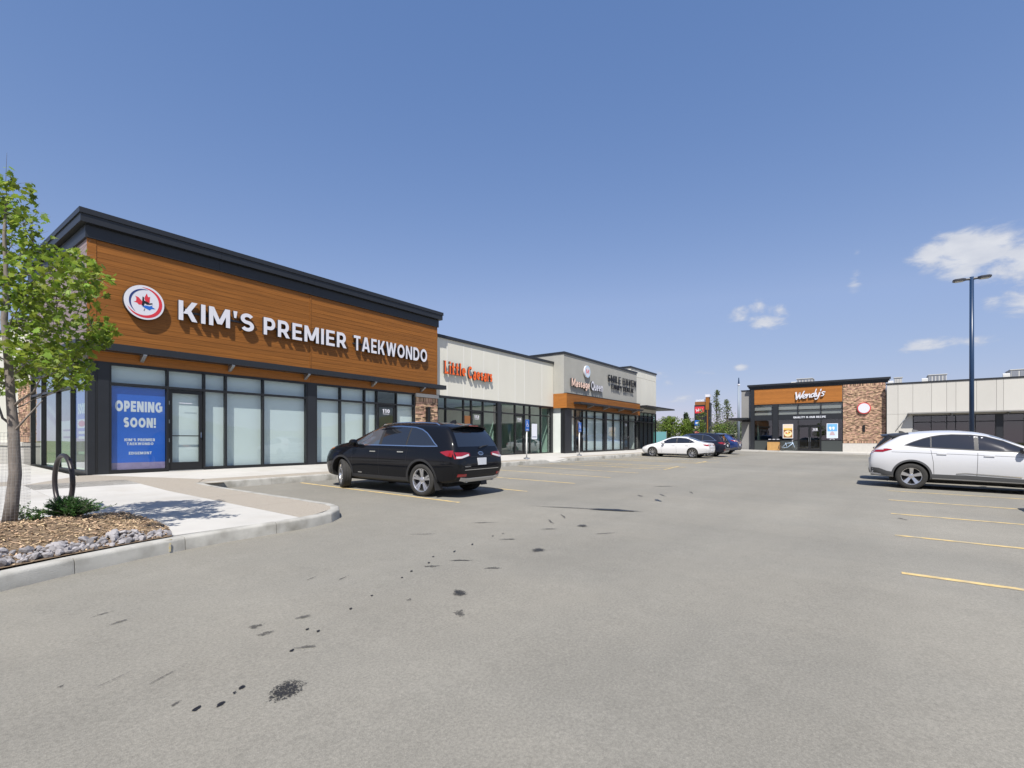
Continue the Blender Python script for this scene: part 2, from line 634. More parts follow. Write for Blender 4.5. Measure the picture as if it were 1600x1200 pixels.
    if ch == '6':
        return .64, [('c', arc(.32, .32, .32 - q, .32 - q, 0, 345, 20)), ('r', arc(.5, .34, .5 - q, .66 - q, 180, 105, 8))]
    if ch == '8':
        return .64, [('c', arc(.32, .27, .32 - q, .27 - q * .6, 0, 345, 20)), ('c', arc(.32, .75, .29 - q, .25 - q * .6, 0, 345, 20))]
    if ch == '9':
        return .64, [('c', arc(.32, .68, .32 - q, .32 - q, 0, 345, 20)), ('r', arc(.14, .66, .5 - q, .66 - q, 0, -75, 8))]
    if ch == "'":
        return .2, [('p', [(.04, .62), (.14, .62), (.2, 1), (.0, 1)])]
    if ch == '!':
        return t, [rc(0, .3, t, 1), rc(0, 0, t, .2)]
    # lower case, x-height .68
    x = .68
    if ch == 'i':
        return t, [rc(0, 0, t, x), rc(0, .8, t, 1)]
    if ch == 't':
        return .46, [rc(.1, 0, .1 + t, .95), rc(0, x - t * .7, .46, x), rc(.1 + t, 0, .44, t * .7)]
    if ch == 'e':
        return .62, [('r', arc(.31, x / 2, .31 - q, x / 2 - q, 0, 310, 18)), rc(t * .8, x / 2 - t * .33, .6, x / 2 + t * .33)]
    if ch == 'a':
        return .6, [('c', arc(.28, .2, .28 - q, .2 - q * .3, 0, 345, 14)), rc(.6 - t, 0, .6, .5), ('r', arc(.34, .45, .26 - q, .23 - q, 0, 150, 8))]
    if ch == 's':
        w, r2 = .5, (x - t) / 4
        return w, [('r', arc(w / 2, x - q - r2, w / 2 - q * .8, r2, 28, 270, 10) + arc(w / 2, q + r2, w / 2 - q * .8, r2, 90, -152, 10)[1:])]
    if ch == 'r':
        return .42, [rc(0, 0, t, x), ('r', arc(.3, .4, .3 - q, .28 - q, 170, 50, 6))]
    if ch == 'u':
        return .6, [('r', [(q, x), (q, .3)] + arc(.3, .3, .3 - q, .3 - q, 180, 360, 10)), rc(.6 - t, 0, .6, x)]
    if ch == 'n':
        return .6, [rc(0, 0, t, x), ('r', arc(.3, x - .3, .3 - q, .3 - q, 180, 0, 10) + [(.6 - q, 0)])]
    if ch == 'g':
        return .6, [('c', arc(.29, x / 2, .29 - q, x / 2 - q, 0, 345, 16)), ('r', [(.6 - q, x), (.6 - q, 0)] + arc(.32, 0, .28 - q, .22, 0, -150, 8))]
    return .35, []


def letters(text, face, u0, u1, v0, v1, d0, d1, t, mats, parent, joined=False, gap=.16, name='letter', serif=0, space=.42, slant=0.0):
    """lay text out between u0..u1 (width) and v0..v1 (cap height); each letter one mesh, side walls in mats[1]"""
    items = []
    x = 0.0
    for ch in text:
        if ch == ' ':
            x += space
            continue
        w, pcs = glyph(ch, t)
        items.append((x, w, pcs, ch))
        x += w + gap
    total = x - gap
    sx, sv = (u1 - u0) / total, (v1 - v0)
    big = MB()
    for (x, w, pcs, ch) in items:
        mb = big if joined else MB()

        def P(u, v):
            return (u0 + (x + u) * sx + slant * v * sv, v0 + v * sv)
        if serif:
            for (a, b) in ((0, .05), (.95, 1.0)) if ch in 'LCIT' else ((0, .05),):
                if ch in 'Llitr':
                    pcs = pcs + [('p', [(-serif, a), (t + serif, a), (t + serif, b), (-serif, b)])]
        eps = min(.0008, abs(d1 - d0) * .04)
        for k, (ty, pl) in enumerate(pcs):
            dd = d1 - eps * k
            if ty == 'p':
                poly = [P(u, v) for u, v in pl]
                n = len(poly)
                vs_ = [face(u, v, d0) for u, v in poly] + [face(u, v, dd) for u, v in poly]
                mb.add(vs_, [tuple(range(n, 2 * n))], 0)
                mb.add(vs_, [(i, (i + 1) % n, n + (i + 1) % n, n + i) for i in range(n)], 1)
            else:
                cl = ty == 'c'
                a, b = rib(pl, t, cl)
                n = len(pl)
                rng = range(n) if cl else range(n - 1)
                A0 = [face(*P(*q), d0) for q in a]
                A1 = [face(*P(*q), dd) for q in a]
                B0 = [face(*P(*q), d0) for q in b]
                B1 = [face(*P(*q), dd) for q in b]
                vs_ = A0 + A1 + B0 + B1
                f0, f1 = [], []
                for i in rng:
                    j = (i + 1) % n
                    f0.append((3 * n + i, 3 * n + j, n + j, n + i))
                    f1 += [(2 * n + i, 2 * n + j, 3 * n + j, 3 * n + i), (n + i, n + j, j, i)]
                if not cl:
                    f1 += [(0, 2 * n, 3 * n, n), (n - 1, 2 * n - 1, 4 * n - 1, 3 * n - 1)]
                mb.add(vs_, f0, 0)
                mb.add(vs_, f1, 1)
        if not joined and mb.f:
            mb.build(name, mats, parent)
    if joined:
        return big.build(name, mats, parent)


def lathe_disc(face, u, v, r, d0, d1, n=40):
    return [(u + r * cos(2 * pi * k / n), v + r * sin(2 * pi * k / n)) for k in range(n)]


# ================================================================== the ground
def zg(x, y):
    return .004 * max(-60, min(90, x)) + .018 * max(-45, min(40, y))


def sstep(a, b, x):
    t = max(0, min(1, (x - a) / (b - a)))
    return t * t * (3 - 2 * t)


def zw(x, y):
    """walkway surface"""
    ramp = .135 * sstep(21.0, 21.6, x) * (1 - sstep(22.8, 23.4, x)) * (1 - sstep(13.5, 14.9, y))
    return zg(x, y) + .15 + .1 * max(0, min(1, (y - 12.5) / 4.2)) - ramp


def grid_sheet(name, x0, x1, y0, y1, nx, ny, zf, m, kind='structure'):
    vs_ = [(x0 + (x1 - x0) * i / nx, y0 + (y1 - y0) * j / ny) for j in range(ny + 1) for i in range(nx + 1)]
    mb = MB()
    mb.add([(x, y, zf(x, y)) for x, y in vs_], [(j * (nx + 1) + i, j * (nx + 1) + i + 1, (j + 1) * (nx + 1) + i + 1, (j + 1) * (nx + 1) + i)
                                                for j in range(ny) for i in range(nx)])
    return mb.build(name, m, None, smooth=True, kind=kind)


def asphalt_material():
    m = bpy.data.materials.new('weathered_asphalt')
    m.use_nodes = True
    n, l = m.node_tree.nodes, m.node_tree.links
    p = n['Principled BSDF']
    p.inputs['Roughness'].default_value = .82
    p.inputs['Specular IOR Level'].default_value = .3
    t = n.new('ShaderNodeTexCoord')

    def noise(scale, det, rough=.6, stretch=None, dist=0):
        z = n.new('ShaderNodeTexNoise')
        z.inputs['Scale'].default_value = scale
        z.inputs['Detail'].default_value = det
        z.inputs['Roughness'].default_value = rough
        z.inputs['Distortion'].default_value = dist
        if stretch:
            mp_ = n.new('ShaderNodeMapping')
            mp_.inputs['Scale'].default_value = stretch
            l.new(t.outputs['Object'], mp_.inputs[0])
            l.new(mp_.outputs[0], z.inputs['Vector'])
        else:
            l.new(t.outputs['Object'], z.inputs['Vector'])
        return z.outputs['Fac']

    def mrange(v, a, b, c, d):
        r_ = n.new('ShaderNodeMapRange')
        r_.inputs[1].default_value, r_.inputs[2].default_value, r_.inputs[3].default_value, r_.inputs[4].default_value = a, b, c, d
        l.new(v, r_.inputs[0])
        return r_.outputs[0]

    def mul(a, b):
        q = n.new('ShaderNodeMath')
        q.operation = 'MULTIPLY'
        l.new(a, q.inputs[0])
        l.new(b, q.inputs[1])
        return q.outputs[0]
    # broad fading, paver lanes along X, mottling, stone speckle
    f = mrange(noise(.14, 4), .3, .7, .87, 1.10)
    f = mul(f, mrange(noise(.5, 3, .5, (.16, 1.3, 1)), .3, .7, .92, 1.06))
    f = mul(f, mrange(noise(.8, 5, .55, (1.0, .1, 1), .4), .35, .68, .955, 1.03))
    f = mul(f, mrange(noise(5, 5), .3, .7, .96, 1.04))
    f = mul(f, mrange(noise(55, 3, .75), .3, .7, .80, 1.20))
    f = mul(f, mrange(noise(200, 2, .7), .3, .7, .84, 1.16))
    dark = mrange(noise(2.2, 8, .75, None, .3), .66, .74, 1.0, .80)
    f = mul(f, dark)
    c1 = n.new('ShaderNodeMixRGB')
    c1.inputs[1].default_value = (.224, .213, .182, 1)
    c1.inputs[2].default_value = (.236, .222, .187, 1)
    l.new(mrange(noise(.3, 3), .4, .6, 0, 1), c1.inputs[0])
    v = n.new('ShaderNodeVectorMath')
    v.operation = 'SCALE'
    l.new(c1.outputs[0], v.inputs[0])
    l.new(f, v.inputs[3])
    l.new(v.outputs[0], p.inputs['Base Color'])
    b = n.new('ShaderNodeBump')
    b.inputs['Strength'].default_value = .55
    b.inputs['Distance'].default_value = .006
    l.new(noise(150, 3, .7), b.inputs['Height'])
    l.new(b.outputs[0], p.inputs['Normal'])
    MATS['weathered_asphalt'] = m
    return m


M['asphalt'] = asphalt_material()
M['earth'] = mat('dry_grass_ground', (.11, .12, .045), .95, 0, .1, var=.35, vscale=.15, color2=(.17, .145, .085), c2scale=.05)
M['bank_grass'] = mat('dry_bank_grass', (.20, .20, .075), .95, 0, .1, var=.3, vscale=.3, color2=(.27, .23, .13), c2scale=.08)
M['concrete'] = mat('broom_finished_concrete', (.47, .455, .42), .85, 0, .25, var=.09, vscale=1.1, objvar=.035, bump=.2, bscale=240,
                    color2=(.42, .40, .36), c2scale=.9, c2range=(.5, .75))
M['curb'] = mat('curb_concrete', (.40, .39, .355), .85, 0, .25, var=.16, vscale=3.2, bump=.35, bscale=90, color2=(.24, .23, .20), c2scale=2.6, c2range=(.47, .70))
M['aggregate'] = mat('exposed_aggregate', (.33, .295, .245), .9, 0, .2, var=.38, vscale=70, bump=.6, bscale=90)
M['line'] = mat('faded_yellow_line', (.58, .43, .19), .75, 0, .2, var=.2, vscale=9, color2=(.38, .32, .21), c2scale=5, c2range=(.46, .66))


def stain(name, col, rough, cover, nscale, gain=4.0, thr=.42, amp=1.1):
    """oil soaked into asphalt: the soak attribute fades the blot out towards a ragged edge"""
    m = bpy.data.materials.new(name)
    m.use_nodes = True
    n, l = m.node_tree.nodes, m.node_tree.links
    p = n['Principled BSDF']
    p.inputs['Base Color'].default_value = (*col, 1)
    p.inputs['Roughness'].default_value = rough
    at = n.new('ShaderNodeAttribute')
    at.attribute_name = 'soak'
    t = n.new('ShaderNodeTexCoord')
    z = n.new('ShaderNodeTexNoise')
    z.inputs['Scale'].default_value = nscale
    z.inputs['Detail'].default_value = 4
    z.inputs['Roughness'].default_value = .7
    l.new(t.outputs['Object'], z.inputs['Vector'])
    q = n.new('ShaderNodeMath')
    q.operation = 'MULTIPLY_ADD'
    l.new(z.outputs['Fac'], q.inputs[0])
    q.inputs[1].default_value = amp * 2
    q.inputs[2].default_value = -amp - thr
    q2 = n.new('ShaderNodeMath')
    q2.operation = 'ADD'
    l.new(q.outputs[0], q2.inputs[0])
    l.new(at.outputs['Fac'], q2.inputs[1])
    q3 = n.new('ShaderNodeMath')
    q3.operation = 'MULTIPLY'
    q3.use_clamp = True
    l.new(q2.outputs[0], q3.inputs[0])
    q3.inputs[1].default_value = gain
    q4 = n.new('ShaderNodeMath')
    q4.operation = 'MULTIPLY'
    l.new(q3.outputs[0], q4.inputs[0])
    q4.inputs[1].default_value = cover
    tr = n.new('ShaderNodeBsdfTransparent')
    ms = n.new('ShaderNodeMixShader')
    l.new(q4.outputs[0], ms.inputs[0])
    l.new(tr.outputs[0], ms.inputs[1])
    l.new(p.outputs[0], ms.inputs[2])
    l.new(ms.outputs[0], n['Material Output'].inputs[0])
    return m


M['tar'] = stain('oil_stained_asphalt', (.022, .021, .020), .55, .9, 95, 4, .62, 2.3)
M['tar_d'] = stain('fresh_oil_drop', (.010, .010, .011), .35, .95, 30, 5, .30, .5)
M['tar_l'] = stain('worn_tar_mark', (.045, .042, .04), .75, .55, 34, 3.5, .55, 1.6)

grid_sheet('terrain', -900, 1200, -1000, 1100, 60, 60, lambda x, y: zg(x, y) - .22 - (0 if -55 < x < 85 and -45 < y < 42 else .15), M['earth'])
lot = grid_sheet('parking_lot', -45, 54.9, -42, 18, 70, 44, zg, M['asphalt'])
road = grid_sheet('access_road', 54.95, 74, 12.4, 60, 10, 20, lambda x, y: zg(x, y) - .012, M['asphalt'])
back_lane = grid_sheet('side_road', 38, 54.93, 18.02, 60, 8, 20, lambda x, y: zg(x, y) - .012, M['asphalt'])
# grassy bank across the lot behind the viewer, mirrored in the shop windows
bank = grid_sheet('grass_bank', -70, 90, -75, -38, 60, 14, lambda x, y: -1.0 + 9.5 * (1 - sstep(-62, -38, y)) * (.72 + .28 * sin(x * .07 + 1)) + .25 * sin(x * .5 + y), M['bank_grass'])


def flat_strip(name, pts, w, m, parent, lift=.004, seg=8):
    """painted strip along a straight run, following the ground"""
    (xa, ya), (xb, yb) = pts
    d = Vector((xb - xa, yb - ya)).normalized()
    nn = Vector((-d.y, d.x)) * w / 2
    mb = MB()
    vs_, fs = [], []
    for i in range(seg + 1):
        t = i / seg
        x, y = xa + (xb - xa) * t, ya + (yb - ya) * t
        j = rnd.uniform(-.003, .003)
        for s in (1, -1):
            X, Y = x + nn.x * s + j, y + nn.y * s + j
            vs_.append((X, Y, zg(X, Y) + lift))
    for i in range(seg):
        fs.append((2 * i + 1, 2 * i + 3, 2 * i + 2, 2 * i))
    mb.add(vs_, fs)
    return mb.build(name, m, parent)


for x in (7.75, 10.38, 13.03, 15.68, 18.33, 20.95, 23.6, 26.9, 29.6, 32.35, 35.9, 38.6, 41.3):
    flat_strip('parking_line', ((x, 13.2), (x + .02, 6.9 + .03 * x)), .10, M['line'], lot)
for i in range(4):       # hatching in the accessible bays
    flat_strip('parking_line', ((21.1, 12.6 - i * 1.35), (23.45, 11.2 - i * 1.35)), .10, M['line'], lot, lift=.006, seg=4)
    flat_strip('parking_line', ((27.0, 12.6 - i * 1.35), (29.45, 11.2 - i * 1.35)), .10, M['line'], lot, lift=.006, seg=4)
flat_strip('parking_line', ((20.95, 7.35), (23.65, 7.6)), .10, M['line'], lot, lift=.008, seg=4)
flat_strip('parking_line', ((26.9, 7.75), (29.6, 7.9)), .10, M['line'], lot, lift=.008, seg=4)
for x in (6.9, 9.52, 12.2, 14.85, 17.45, 20.7, 23.3, 26.0, 31.0, 33.7, 36.4, 39.1):
    flat_strip('parking_line', ((x, -.22), (x, -5.75)), .10, M['line'], lot)
    flat_strip('parking_line', ((x, -5.85), (x, -11.3)), .10, M['line'], lot)


def ground_pt(px, py):
    """where a sight line of the photograph meets the lot"""
    d = FW + Vector((FW.y, -FW.x, 0)) * ((px - 800) / 772) + Vector((0, 0, (688 - py) / 772))
    t = -CAM_Z / (d.z - .004 * d.x - .018 * d.y)
    return d.x * t, d.y * t


def blot(cx, cy, a, b, ang, m, name='oil_stain', n=22, rough=.18, seed=0, lift=.004):
    r_ = random.Random(seed)
    ph = [r_.uniform(0, 6.28) for _ in range(4)]
    mb = MB()
    vs_ = [(cx, cy, zg(cx, cy) + lift)]
    fade = [1.0]
    qs = [1 + rough * (sin(3 * 2 * pi * k / n + ph[0]) * .5 + sin(5 * 2 * pi * k / n + ph[1]) * .4 + sin(9 * 2 * pi * k / n + ph[2]) * .35 + r_.uniform(-.4, .4)) for k in range(n)]
    for (rr_, fd) in ((.5, 1.0), (.9, .62), (1.25, 0.0)):
        for k in range(n):
            th = 2 * pi * k / n
            u, v = a * qs[k] * rr_ * cos(th), b * qs[k] * rr_ * sin(th)
            X, Y = cx + u * cos(ang) - v * sin(ang), cy + u * sin(ang) + v * cos(ang)
            vs_.append((X, Y, zg(X, Y) + lift))
            fade.append(fd)
    fs = [(0, 1 + k, 1 + (k + 1) % n) for k in range(n)]
    for r0 in range(2):
        fs += [(1 + r0 * n + k, 1 + (r0 + 1) * n + k, 1 + (r0 + 1) * n + (k + 1) % n, 1 + r0 * n + (k + 1) % n) for k in range(n)]
    mb.add(vs_, fs)
    o = mb.build(name, m, lot)
    at = o.data.attributes.new('soak', 'FLOAT', 'POINT')
    at.data.foreach_set('value', fade)
    return o


spots = [(447, 1079, .19, .135, .5, 'tar', .10), (718, 927, .15, .10, .9, 'tar', .16), (841, 860, .13, .10, .2, 'tar', .15), (910, 822, .14, .10, .3, 'tar', .2),
         (307, 1108, .045, .022, .5, 'tar_d', .2), (345, 1101, .045, .022, .5, 'tar_d', .2), (378, 1075, .035, .02, .5, 'tar_d', .2), (366, 1084, .02, .01, .5, 'tar_d', .2),
         (456, 1017, .035, .018, .5, 'tar_d', .2), (480, 984, .03, .016, .5, 'tar_d', .2), (497, 987, .03, .016, .6, 'tar_d', .2), (548, 952, .03, .017, .5, 'tar_d', .2),
         (581, 931, .03, .016, .5, 'tar_d', .2), (628, 903, .03, .016, .5, 'tar_d', .2), (643, 893, .03, .016, .5, 'tar_d', .2), (670, 880, .028, .015, .5, 'tar_d', .2),
         (677, 870, .03, .015, .5, 'tar_d', .2), (710, 862, .05, .014, .5, 'tar_d', .3), (738, 851, .05, .014, .5, 'tar_d', .3), (770, 838, .03, .015, .5, 'tar_d', .3), (786, 834, .03, .015, .5, 'tar_d', .3),
         (400, 979, .10, .06, -.3, 'tar_l', .35), (414, 991, .10, .05, -.2, 'tar_l', .35), (474, 965, .10, .05, -.2, 'tar_l', .35), (718, 958, .12, .07, .9, 'tar_l', .35),
         (720, 876, .16, .03, -.9, 'tar', .3), (795, 843, .14, .03, -.85, 'tar', .3), (858, 827, .17, .03, -.85, 'tar', .3), (675, 885, .14, .05, -.8, 'tar_l', .3), (770, 888, .12, .05, -.8, 'tar_l', .3),
         (258, 1057, .17, .010, .35, 'tar_l', .5), (178, 1063, .17, .008, .35, 'tar_l', .5), (95, 1073, .03, .018, .4, 'tar_l', .4), (160, 960, .11, .02, .2, 'tar_l', .4), (188, 972, .12, .03, .2, 'tar_l', .4),
         (480, 1012, .1, .03, -.7, 'tar_l', .4), (535, 904, .13, .02, .3, 'tar_l', .4), (487, 904, .12, .016, .3, 'tar_l', .4), (1035, 774, .3, .04, .6, 'tar', .4), (1000, 775, .24, .07, .6, 'tar_l', .3),
         (1028, 782, .22, .07, .6, 'tar_d', .3), (1038, 760, .45, .06, -.75, 'tar', .3), (1080, 770, .3, .05, .4, 'tar_l', .4), (640, 938, .05, .03, .3, 'tar_l', .4), (275, 1100, .05, .02, .5, 'tar_l', .3), (755, 817, .25, .03, -.8, 'tar', .4),
         (660, 835, .25, .02, -.8, 'tar_l', .4), (945, 834, .25, .03, -.6, 'tar_l', .4), (1410, 811, .2, .05, .4, 'tar_l', .4), (880, 807, .3, .03, .7, 'tar_l', .4), (860, 815, .25, .03, .7, 'tar_l', .4)]
for i, (px, py, a, b, ang, mm, rg) in enumerate(spots):
    x, y = ground_pt(px, py)
    k_ = .62 if py > 900 else .8
    blot(x, y, a * k_, b * k_, ang + atan2(FW.y, FW.x) - .6, M[mm], seed=i, rough=rg, lift=.004 + .0015 * (i % 4))
# the long streak
xa, ya = ground_pt(832, 791)
xb, yb = ground_pt(972, 798)
blot((xa + xb) / 2, (ya + yb) / 2, .52 * sqrt((xb - xa) ** 2 + (yb - ya) ** 2), .035, atan2(yb - ya, xb - xa), M['tar'], seed=98, rough=.3, lift=.011, n=40)
x, y = ground_pt(957, 797.5)
blot(x, y, .42, .10, atan2(yb - ya, xb - xa), M['tar_d'], seed=99, rough=.3, lift=.013)

# ------------------------------------------------------------------ walkway, curb, planter
edge = [(-9.0, -.6), (-6.0, 2.1), (-3.5, 4.1), (-1.2, 5.45), (.0, 6.02), (.83, 6.33), (1.4, 6.55), (2.0, 6.72), (2.5, 6.83), (3.0, 6.9), (3.7, 6.93), (4.3, 6.98), (4.72, 7.12),
        (5.05, 7.38), (5.27, 7.72), (5.36, 8.1), (5.35, 8.8), (5.33, 9.6), (5.31, 10.4), (5.29, 11.2), (5.27, 12.0), (5.26, 12.8), (5.258, 13.2)]
edge_b = [(5.27, 13.33), (5.38, 13.37)] + [(x, 13.37) for x in [6 + 1.0 * k for k in range(15)]] + [(21.0, 13.38), (21.5, 13.40), (22.2, 13.42), (22.9, 13.42), (23.4, 13.4)] + \
         [(24.4 + k, 13.4) for k in range(22)] + [(46.0, 13.5), (46.7, 13.9), (47.0, 14.6)] + [(47.05, 15.6 + k) for k in range(14)]


def inset(path, d):
    a, b = rib(path, 2 * d)
    return [tuple(q) for q in a]


def curb_sections(path, step=2):
    root = thing('curb', (path[0][0], path[0][1], zg(*path[0])), kind='structure')
    ins = inset(path, .16)
    for i in range(0, len(path) - 1, step):
        mb = MB()
        idx = list(range(i, min(i + step, len(path) - 1) + 1))
        vs_, fs = [], []
        for q, k in enumerate(idx):
            (x, y), (ix, iy) = path[k], ins[k]
            g = .0
            ux, uy = (ix - x) / .16, (iy - y) / .16
            if q in (0, len(idx) - 1):      # hairline joints between the cast lengths
                other = path[idx[1]] if q == 0 else path[idx[-2]]
                d = (Vector(other) - Vector((x, y))).normalized() * .004
                x, y, ix, iy = x + d.x, y + d.y, ix + d.x, iy + d.y
            zt = zw(ix, iy) + .006
            zb = zg(x, y) - .12
            prof = [(0, zb), (.012, zt - .035), (.022, zt - .012), (.042, zt), (.16, zt), (.16, zb)]
            vs_ += [(x + ux * w, y + uy * w, z) for w, z in prof]
        for q in range(len(idx) - 1):
            for r_ in range(5):
                fs.append((q * 6 + r_, (q + 1) * 6 + r_, (q + 1) * 6 + r_ + 1, q * 6 + r_ + 1))
        fs += [(0, 1, 2, 3, 4, 5), tuple(reversed([(len(idx) - 1) * 6 + r_ for r_ in range(6)]))]
        mb.add(vs_, fs)
        recalc(mb.build('curb_section', M['curb'], root, smooth=True, sharp=40))
    return root


curb_sections(edge + edge_b, 2)
# yellow layout mark sprayed on the curb
mbk = MB()
cx, cy = 2.32, 6.79
mbk.box(cx - .008, cx + .008, cy - .002, cy + .006, zg(cx, cy) + .02, zg(cx, cy) + .12)
mbk.box(cx - .10, cx + .03, cy + .03, cy + .075, zw(cx, cy) + .0068, zw(cx, cy) + .008)
mbk.build('paint_mark', mat('yellow_spray_paint', (.50, .40, .14), .8, color2=(.42, .41, .38), c2scale=30, c2range=(.4, .6)), lot)


def clip(poly, a, b, c):
    """keep a*x + b*y <= c"""
    out = []
    for i, p in enumerate(poly):
        q = poly[(i + 1) % len(poly)]
        dp, dq = a * p[0] + b * p[1] - c, a * q[0] + b * q[1] - c
        if dp <= 0:
            out.append(p)
        if (dp < 0 < dq) or (dq < 0 < dp):
            t = dp / (dp - dq)
            out.append((p[0] + (q[0] - p[0]) * t, p[1] + (q[1] - p[1]) * t))
    return out


walk = thing('walkway', (8, 15, zw(8, 15)), kind='structure')
# bedding under the slabs
mb = MB()
reg = [tuple(q) for q in inset(edge, .10)] + [(5.15, 16.9), (-14, 16.9), (-14, -.6)]
mb.add([(x, y, zg(x, y) + .10) for x, y in reg], [tuple(range(len(reg)))])
mb.add([(x, y, zw(x, y) - .2) for x, y in ((5.1, 13.5), (21, 13.55), (23.4, 13.55), (47, 13.55), (47, 17.2), (5.1, 17.2))], [tuple(range(6))])
mb.build('bedding', mat('joint_filler', (.12, .115, .105), .95), walk)


def slab(poly, m, name='concrete_slab', th=.09, gap=.004, n=1):
    if len(poly) < 3:
        return
    cx, cy = sum(p[0] for p in poly) / len(poly), sum(p[1] for p in poly) / len(poly)
    pts = []
    for i, p in enumerate(poly):
        d = Vector((cx - p[0], cy - p[1]))
        d = d.normalized() * gap * 1.3 if d.length > .01 else d
        pts.append((p[0] + d.x, p[1] + d.y))
    mb = MB()
    k = len(pts)
    vs_ = [(x, y, zw(x, y)) for x, y in pts] + [(x, y, zw(x, y) - th) for x, y in pts]
    mb.add(vs_, [tuple(range(k))] + [(i, k + i, k + (i + 1) % k, (i + 1) % k) for i in range(k)])
    return recalc(mb.build(name, m, walk))


def rect(x0, x1, y0, y1):
    return [(x0, y0), (x1, y0), (x1, y1), (x0, y1)]


def nose(p):
    for (a, b, c) in ((0, -1, -7.09), (.5, -.866, -4.02), (.82, -.57, -.20), (1, 0, 5.19)):
        p = clip(p, a, b, c)
        if not p:
            return p
    return p


ys = [7.05, 8.8, 10.55, 12.3, 14.05, 15.1]
xs = [-5.2, -3.3, -1.4, .5, 2.35, 4.18]
for j in range(len(ys) - 1):
    for i in range(len(xs) - 1):
        if j == 0 and i < 3:
            continue
        slab(nose(rect(xs[i], xs[i + 1], ys[j], ys[j + 1])), M['concrete'])
# exposed-aggregate bands: along the inner curb, round the corner of the shop, along its side wall
for j in range(len(ys) - 2):
    slab(nose(rect(4.18, 5.2, ys[j], ys[j + 1])), M['aggregate'], 'aggregate_band')
slab([(4.18, 14.05), (5.22, 13.5), (5.6, 14.2), (3.9, 16.62), (3.62, 16.62), (2.35, 15.1)], M['aggregate'], 'aggregate_band')
slab([(5.22, 13.5), (5.24, 13.53), (5.62, 14.2)], M['aggregate'], 'aggregate_band')
slab([(2.35, 14.05), (4.18, 14.05), (2.35, 15.1)], M['concrete'])
slab(rect(-5.2, 2.35, 15.1, 16.0), M['aggregate'], 'aggregate_band')
slab([(2.35, 15.1), (3.62, 16.0), (3.62, 23.4), (2.35, 23.4)], M['concrete'])
slab(rect(-5.2, 2.35, 16.0, 23.4), M['concrete'])
slab(rect(-14, -5.2, 6, 23.4), M['concrete'])
mb = MB()
mb.add([(x, y, zw(x, y) - .005) for x, y in ((4.95, 13.25), (5.75, 13.25), (5.75, 14.1), (4.95, 14.1))], [(0, 1, 2, 3)])
mb.build('aggregate_band', M['aggregate'], walk)
# walk in front of the shops
xw = [5.62]
while xw[-1] < 46.5:
    xw.append(min(xw[-1] + 1.62, 46.86))
for i in range(len(xw) - 1):
    if 20.2 < xw[i] < 23.4:
        slab(rect(xw[i], xw[i + 1], 13.58, 14.2), M['concrete'])
    else:
        slab(rect(xw[i], xw[i + 1], 13.54, 14.2), M['aggregate'], 'aggregate_band')
    a = rect(xw[i], xw[i + 1], 14.2, 16.66)
    if i == 0:
        a = [(5.6, 14.2), (xw[1], 14.2), (xw[1], 16.66), (3.9, 16.66)]
    slab(a, M['concrete'])
slab(rect(16.7, 47, 16.66, 17.0), M['concrete'])
slab(rect(45.4, 47, 17.0, 30), M['concrete'])
# walkway in front of the restaurant
wwalk = thing('restaurant_walkway', (53.5, 3, zg(53.5, 3)), kind='structure')
for k in range(16):
    y0 = 12.6 - 1.7 * k
    mb = MB()
    vs_ = []
    for (x, y) in ((52.6, y0 - 1.69), (54.48, y0 - 1.69), (54.48, y0), (52.6, y0)):
        vs_.append((x, y, max(zg(x, y) + .13, .44 if x > 54 else .0)))
    vs_ += [(x, y, z - .3) for x, y, z in vs_]
    mb.hexa([vs_[4], vs_[5], vs_[6], vs_[7], vs_[0], vs_[1], vs_[2], vs_[3]])
    mb.build('concrete_slab', M['concrete'], wwalk)

# ---- planting bed
bed_poly = [(-4.6, 3.75), (-3.3, 4.55), (-1.1, 5.75), (.0, 6.27), (.8, 6.57), (1.4, 6.78), (2.0, 6.94), (2.42, 7.02), (2.56, 7.5), (2.66, 8.1), (2.66, 8.9), (2.62, 9.56), (2.2, 9.64), (1.2, 9.62),
            (.4, 9.55), (-.6, 9.45), (-2.2, 9.4), (-4.6, 9.4)]


def inside(poly, x, y):
    c = False
    for i in range(len(poly)):
        (xa, ya), (xb, yb) = poly[i], poly[i - 1]
        if (ya > y) != (yb > y) and x < (xb - xa) * (y - ya) / (yb - ya) + xa:
            c = not c
    return c


def edge_dist(poly, x, y):
    best = 9
    for i in range(len(poly)):
        a, b = Vector(poly[i - 1]), Vector(poly[i])
        p = Vector((x, y))
        t = max(0, min(1, (p - a).dot(b - a) / (b - a).length_squared))
        best = min(best, (p - a - (b - a) * t).length)
    return best


def zbed(x, y):
    d = edge_dist(bed_poly, x, y)
    return zw(x, y) + .012 + .17 * sstep(0, 1.3, d) + .025 * mnoise.noise((x * 2.2, y * 2.2, 0)) * min(1, d * 4)


bed = thing('planting_bed', (.8, 8.2, zw(.8, 8.2)), kind='structure')
M['mulch_soil'] = mat('mulch_base', (.17, .125, .085), .95, 0, .1, var=.5, vscale=22, bump=.8, bscale=45)
M['chip'] = mat('wood_chip', (.40, .29, .185), .85, 0, .2, island=.66, hue=.012)
M['stone'] = mat('grey_river_rock', (.31, .295, .30), .8, 0, .3, var=.3, vscale=9, objvar=.28, bump=.5, bscale=30)
mb = MB()
st = .11
idx = {}
nx, ny = int(7.4 / st) + 1, int(6.6 / st) + 1
for j in range(ny):
    for i in range(nx):
        x, y = -4.6 + i * st, 3.7 + j * st
        if inside(bed_poly, x, y):
            idx[(i, j)] = len(mb.v)
            mb.v.append((x, y, zbed(x, y)))
for (i, j) in list(idx):
    q = [(i, j), (i + 1, j), (i + 1, j + 1), (i, j + 1)]
    if all(p in idx for p in q):
        mb.f.append([idx[p] for p in q])
        mb.m.append(0)
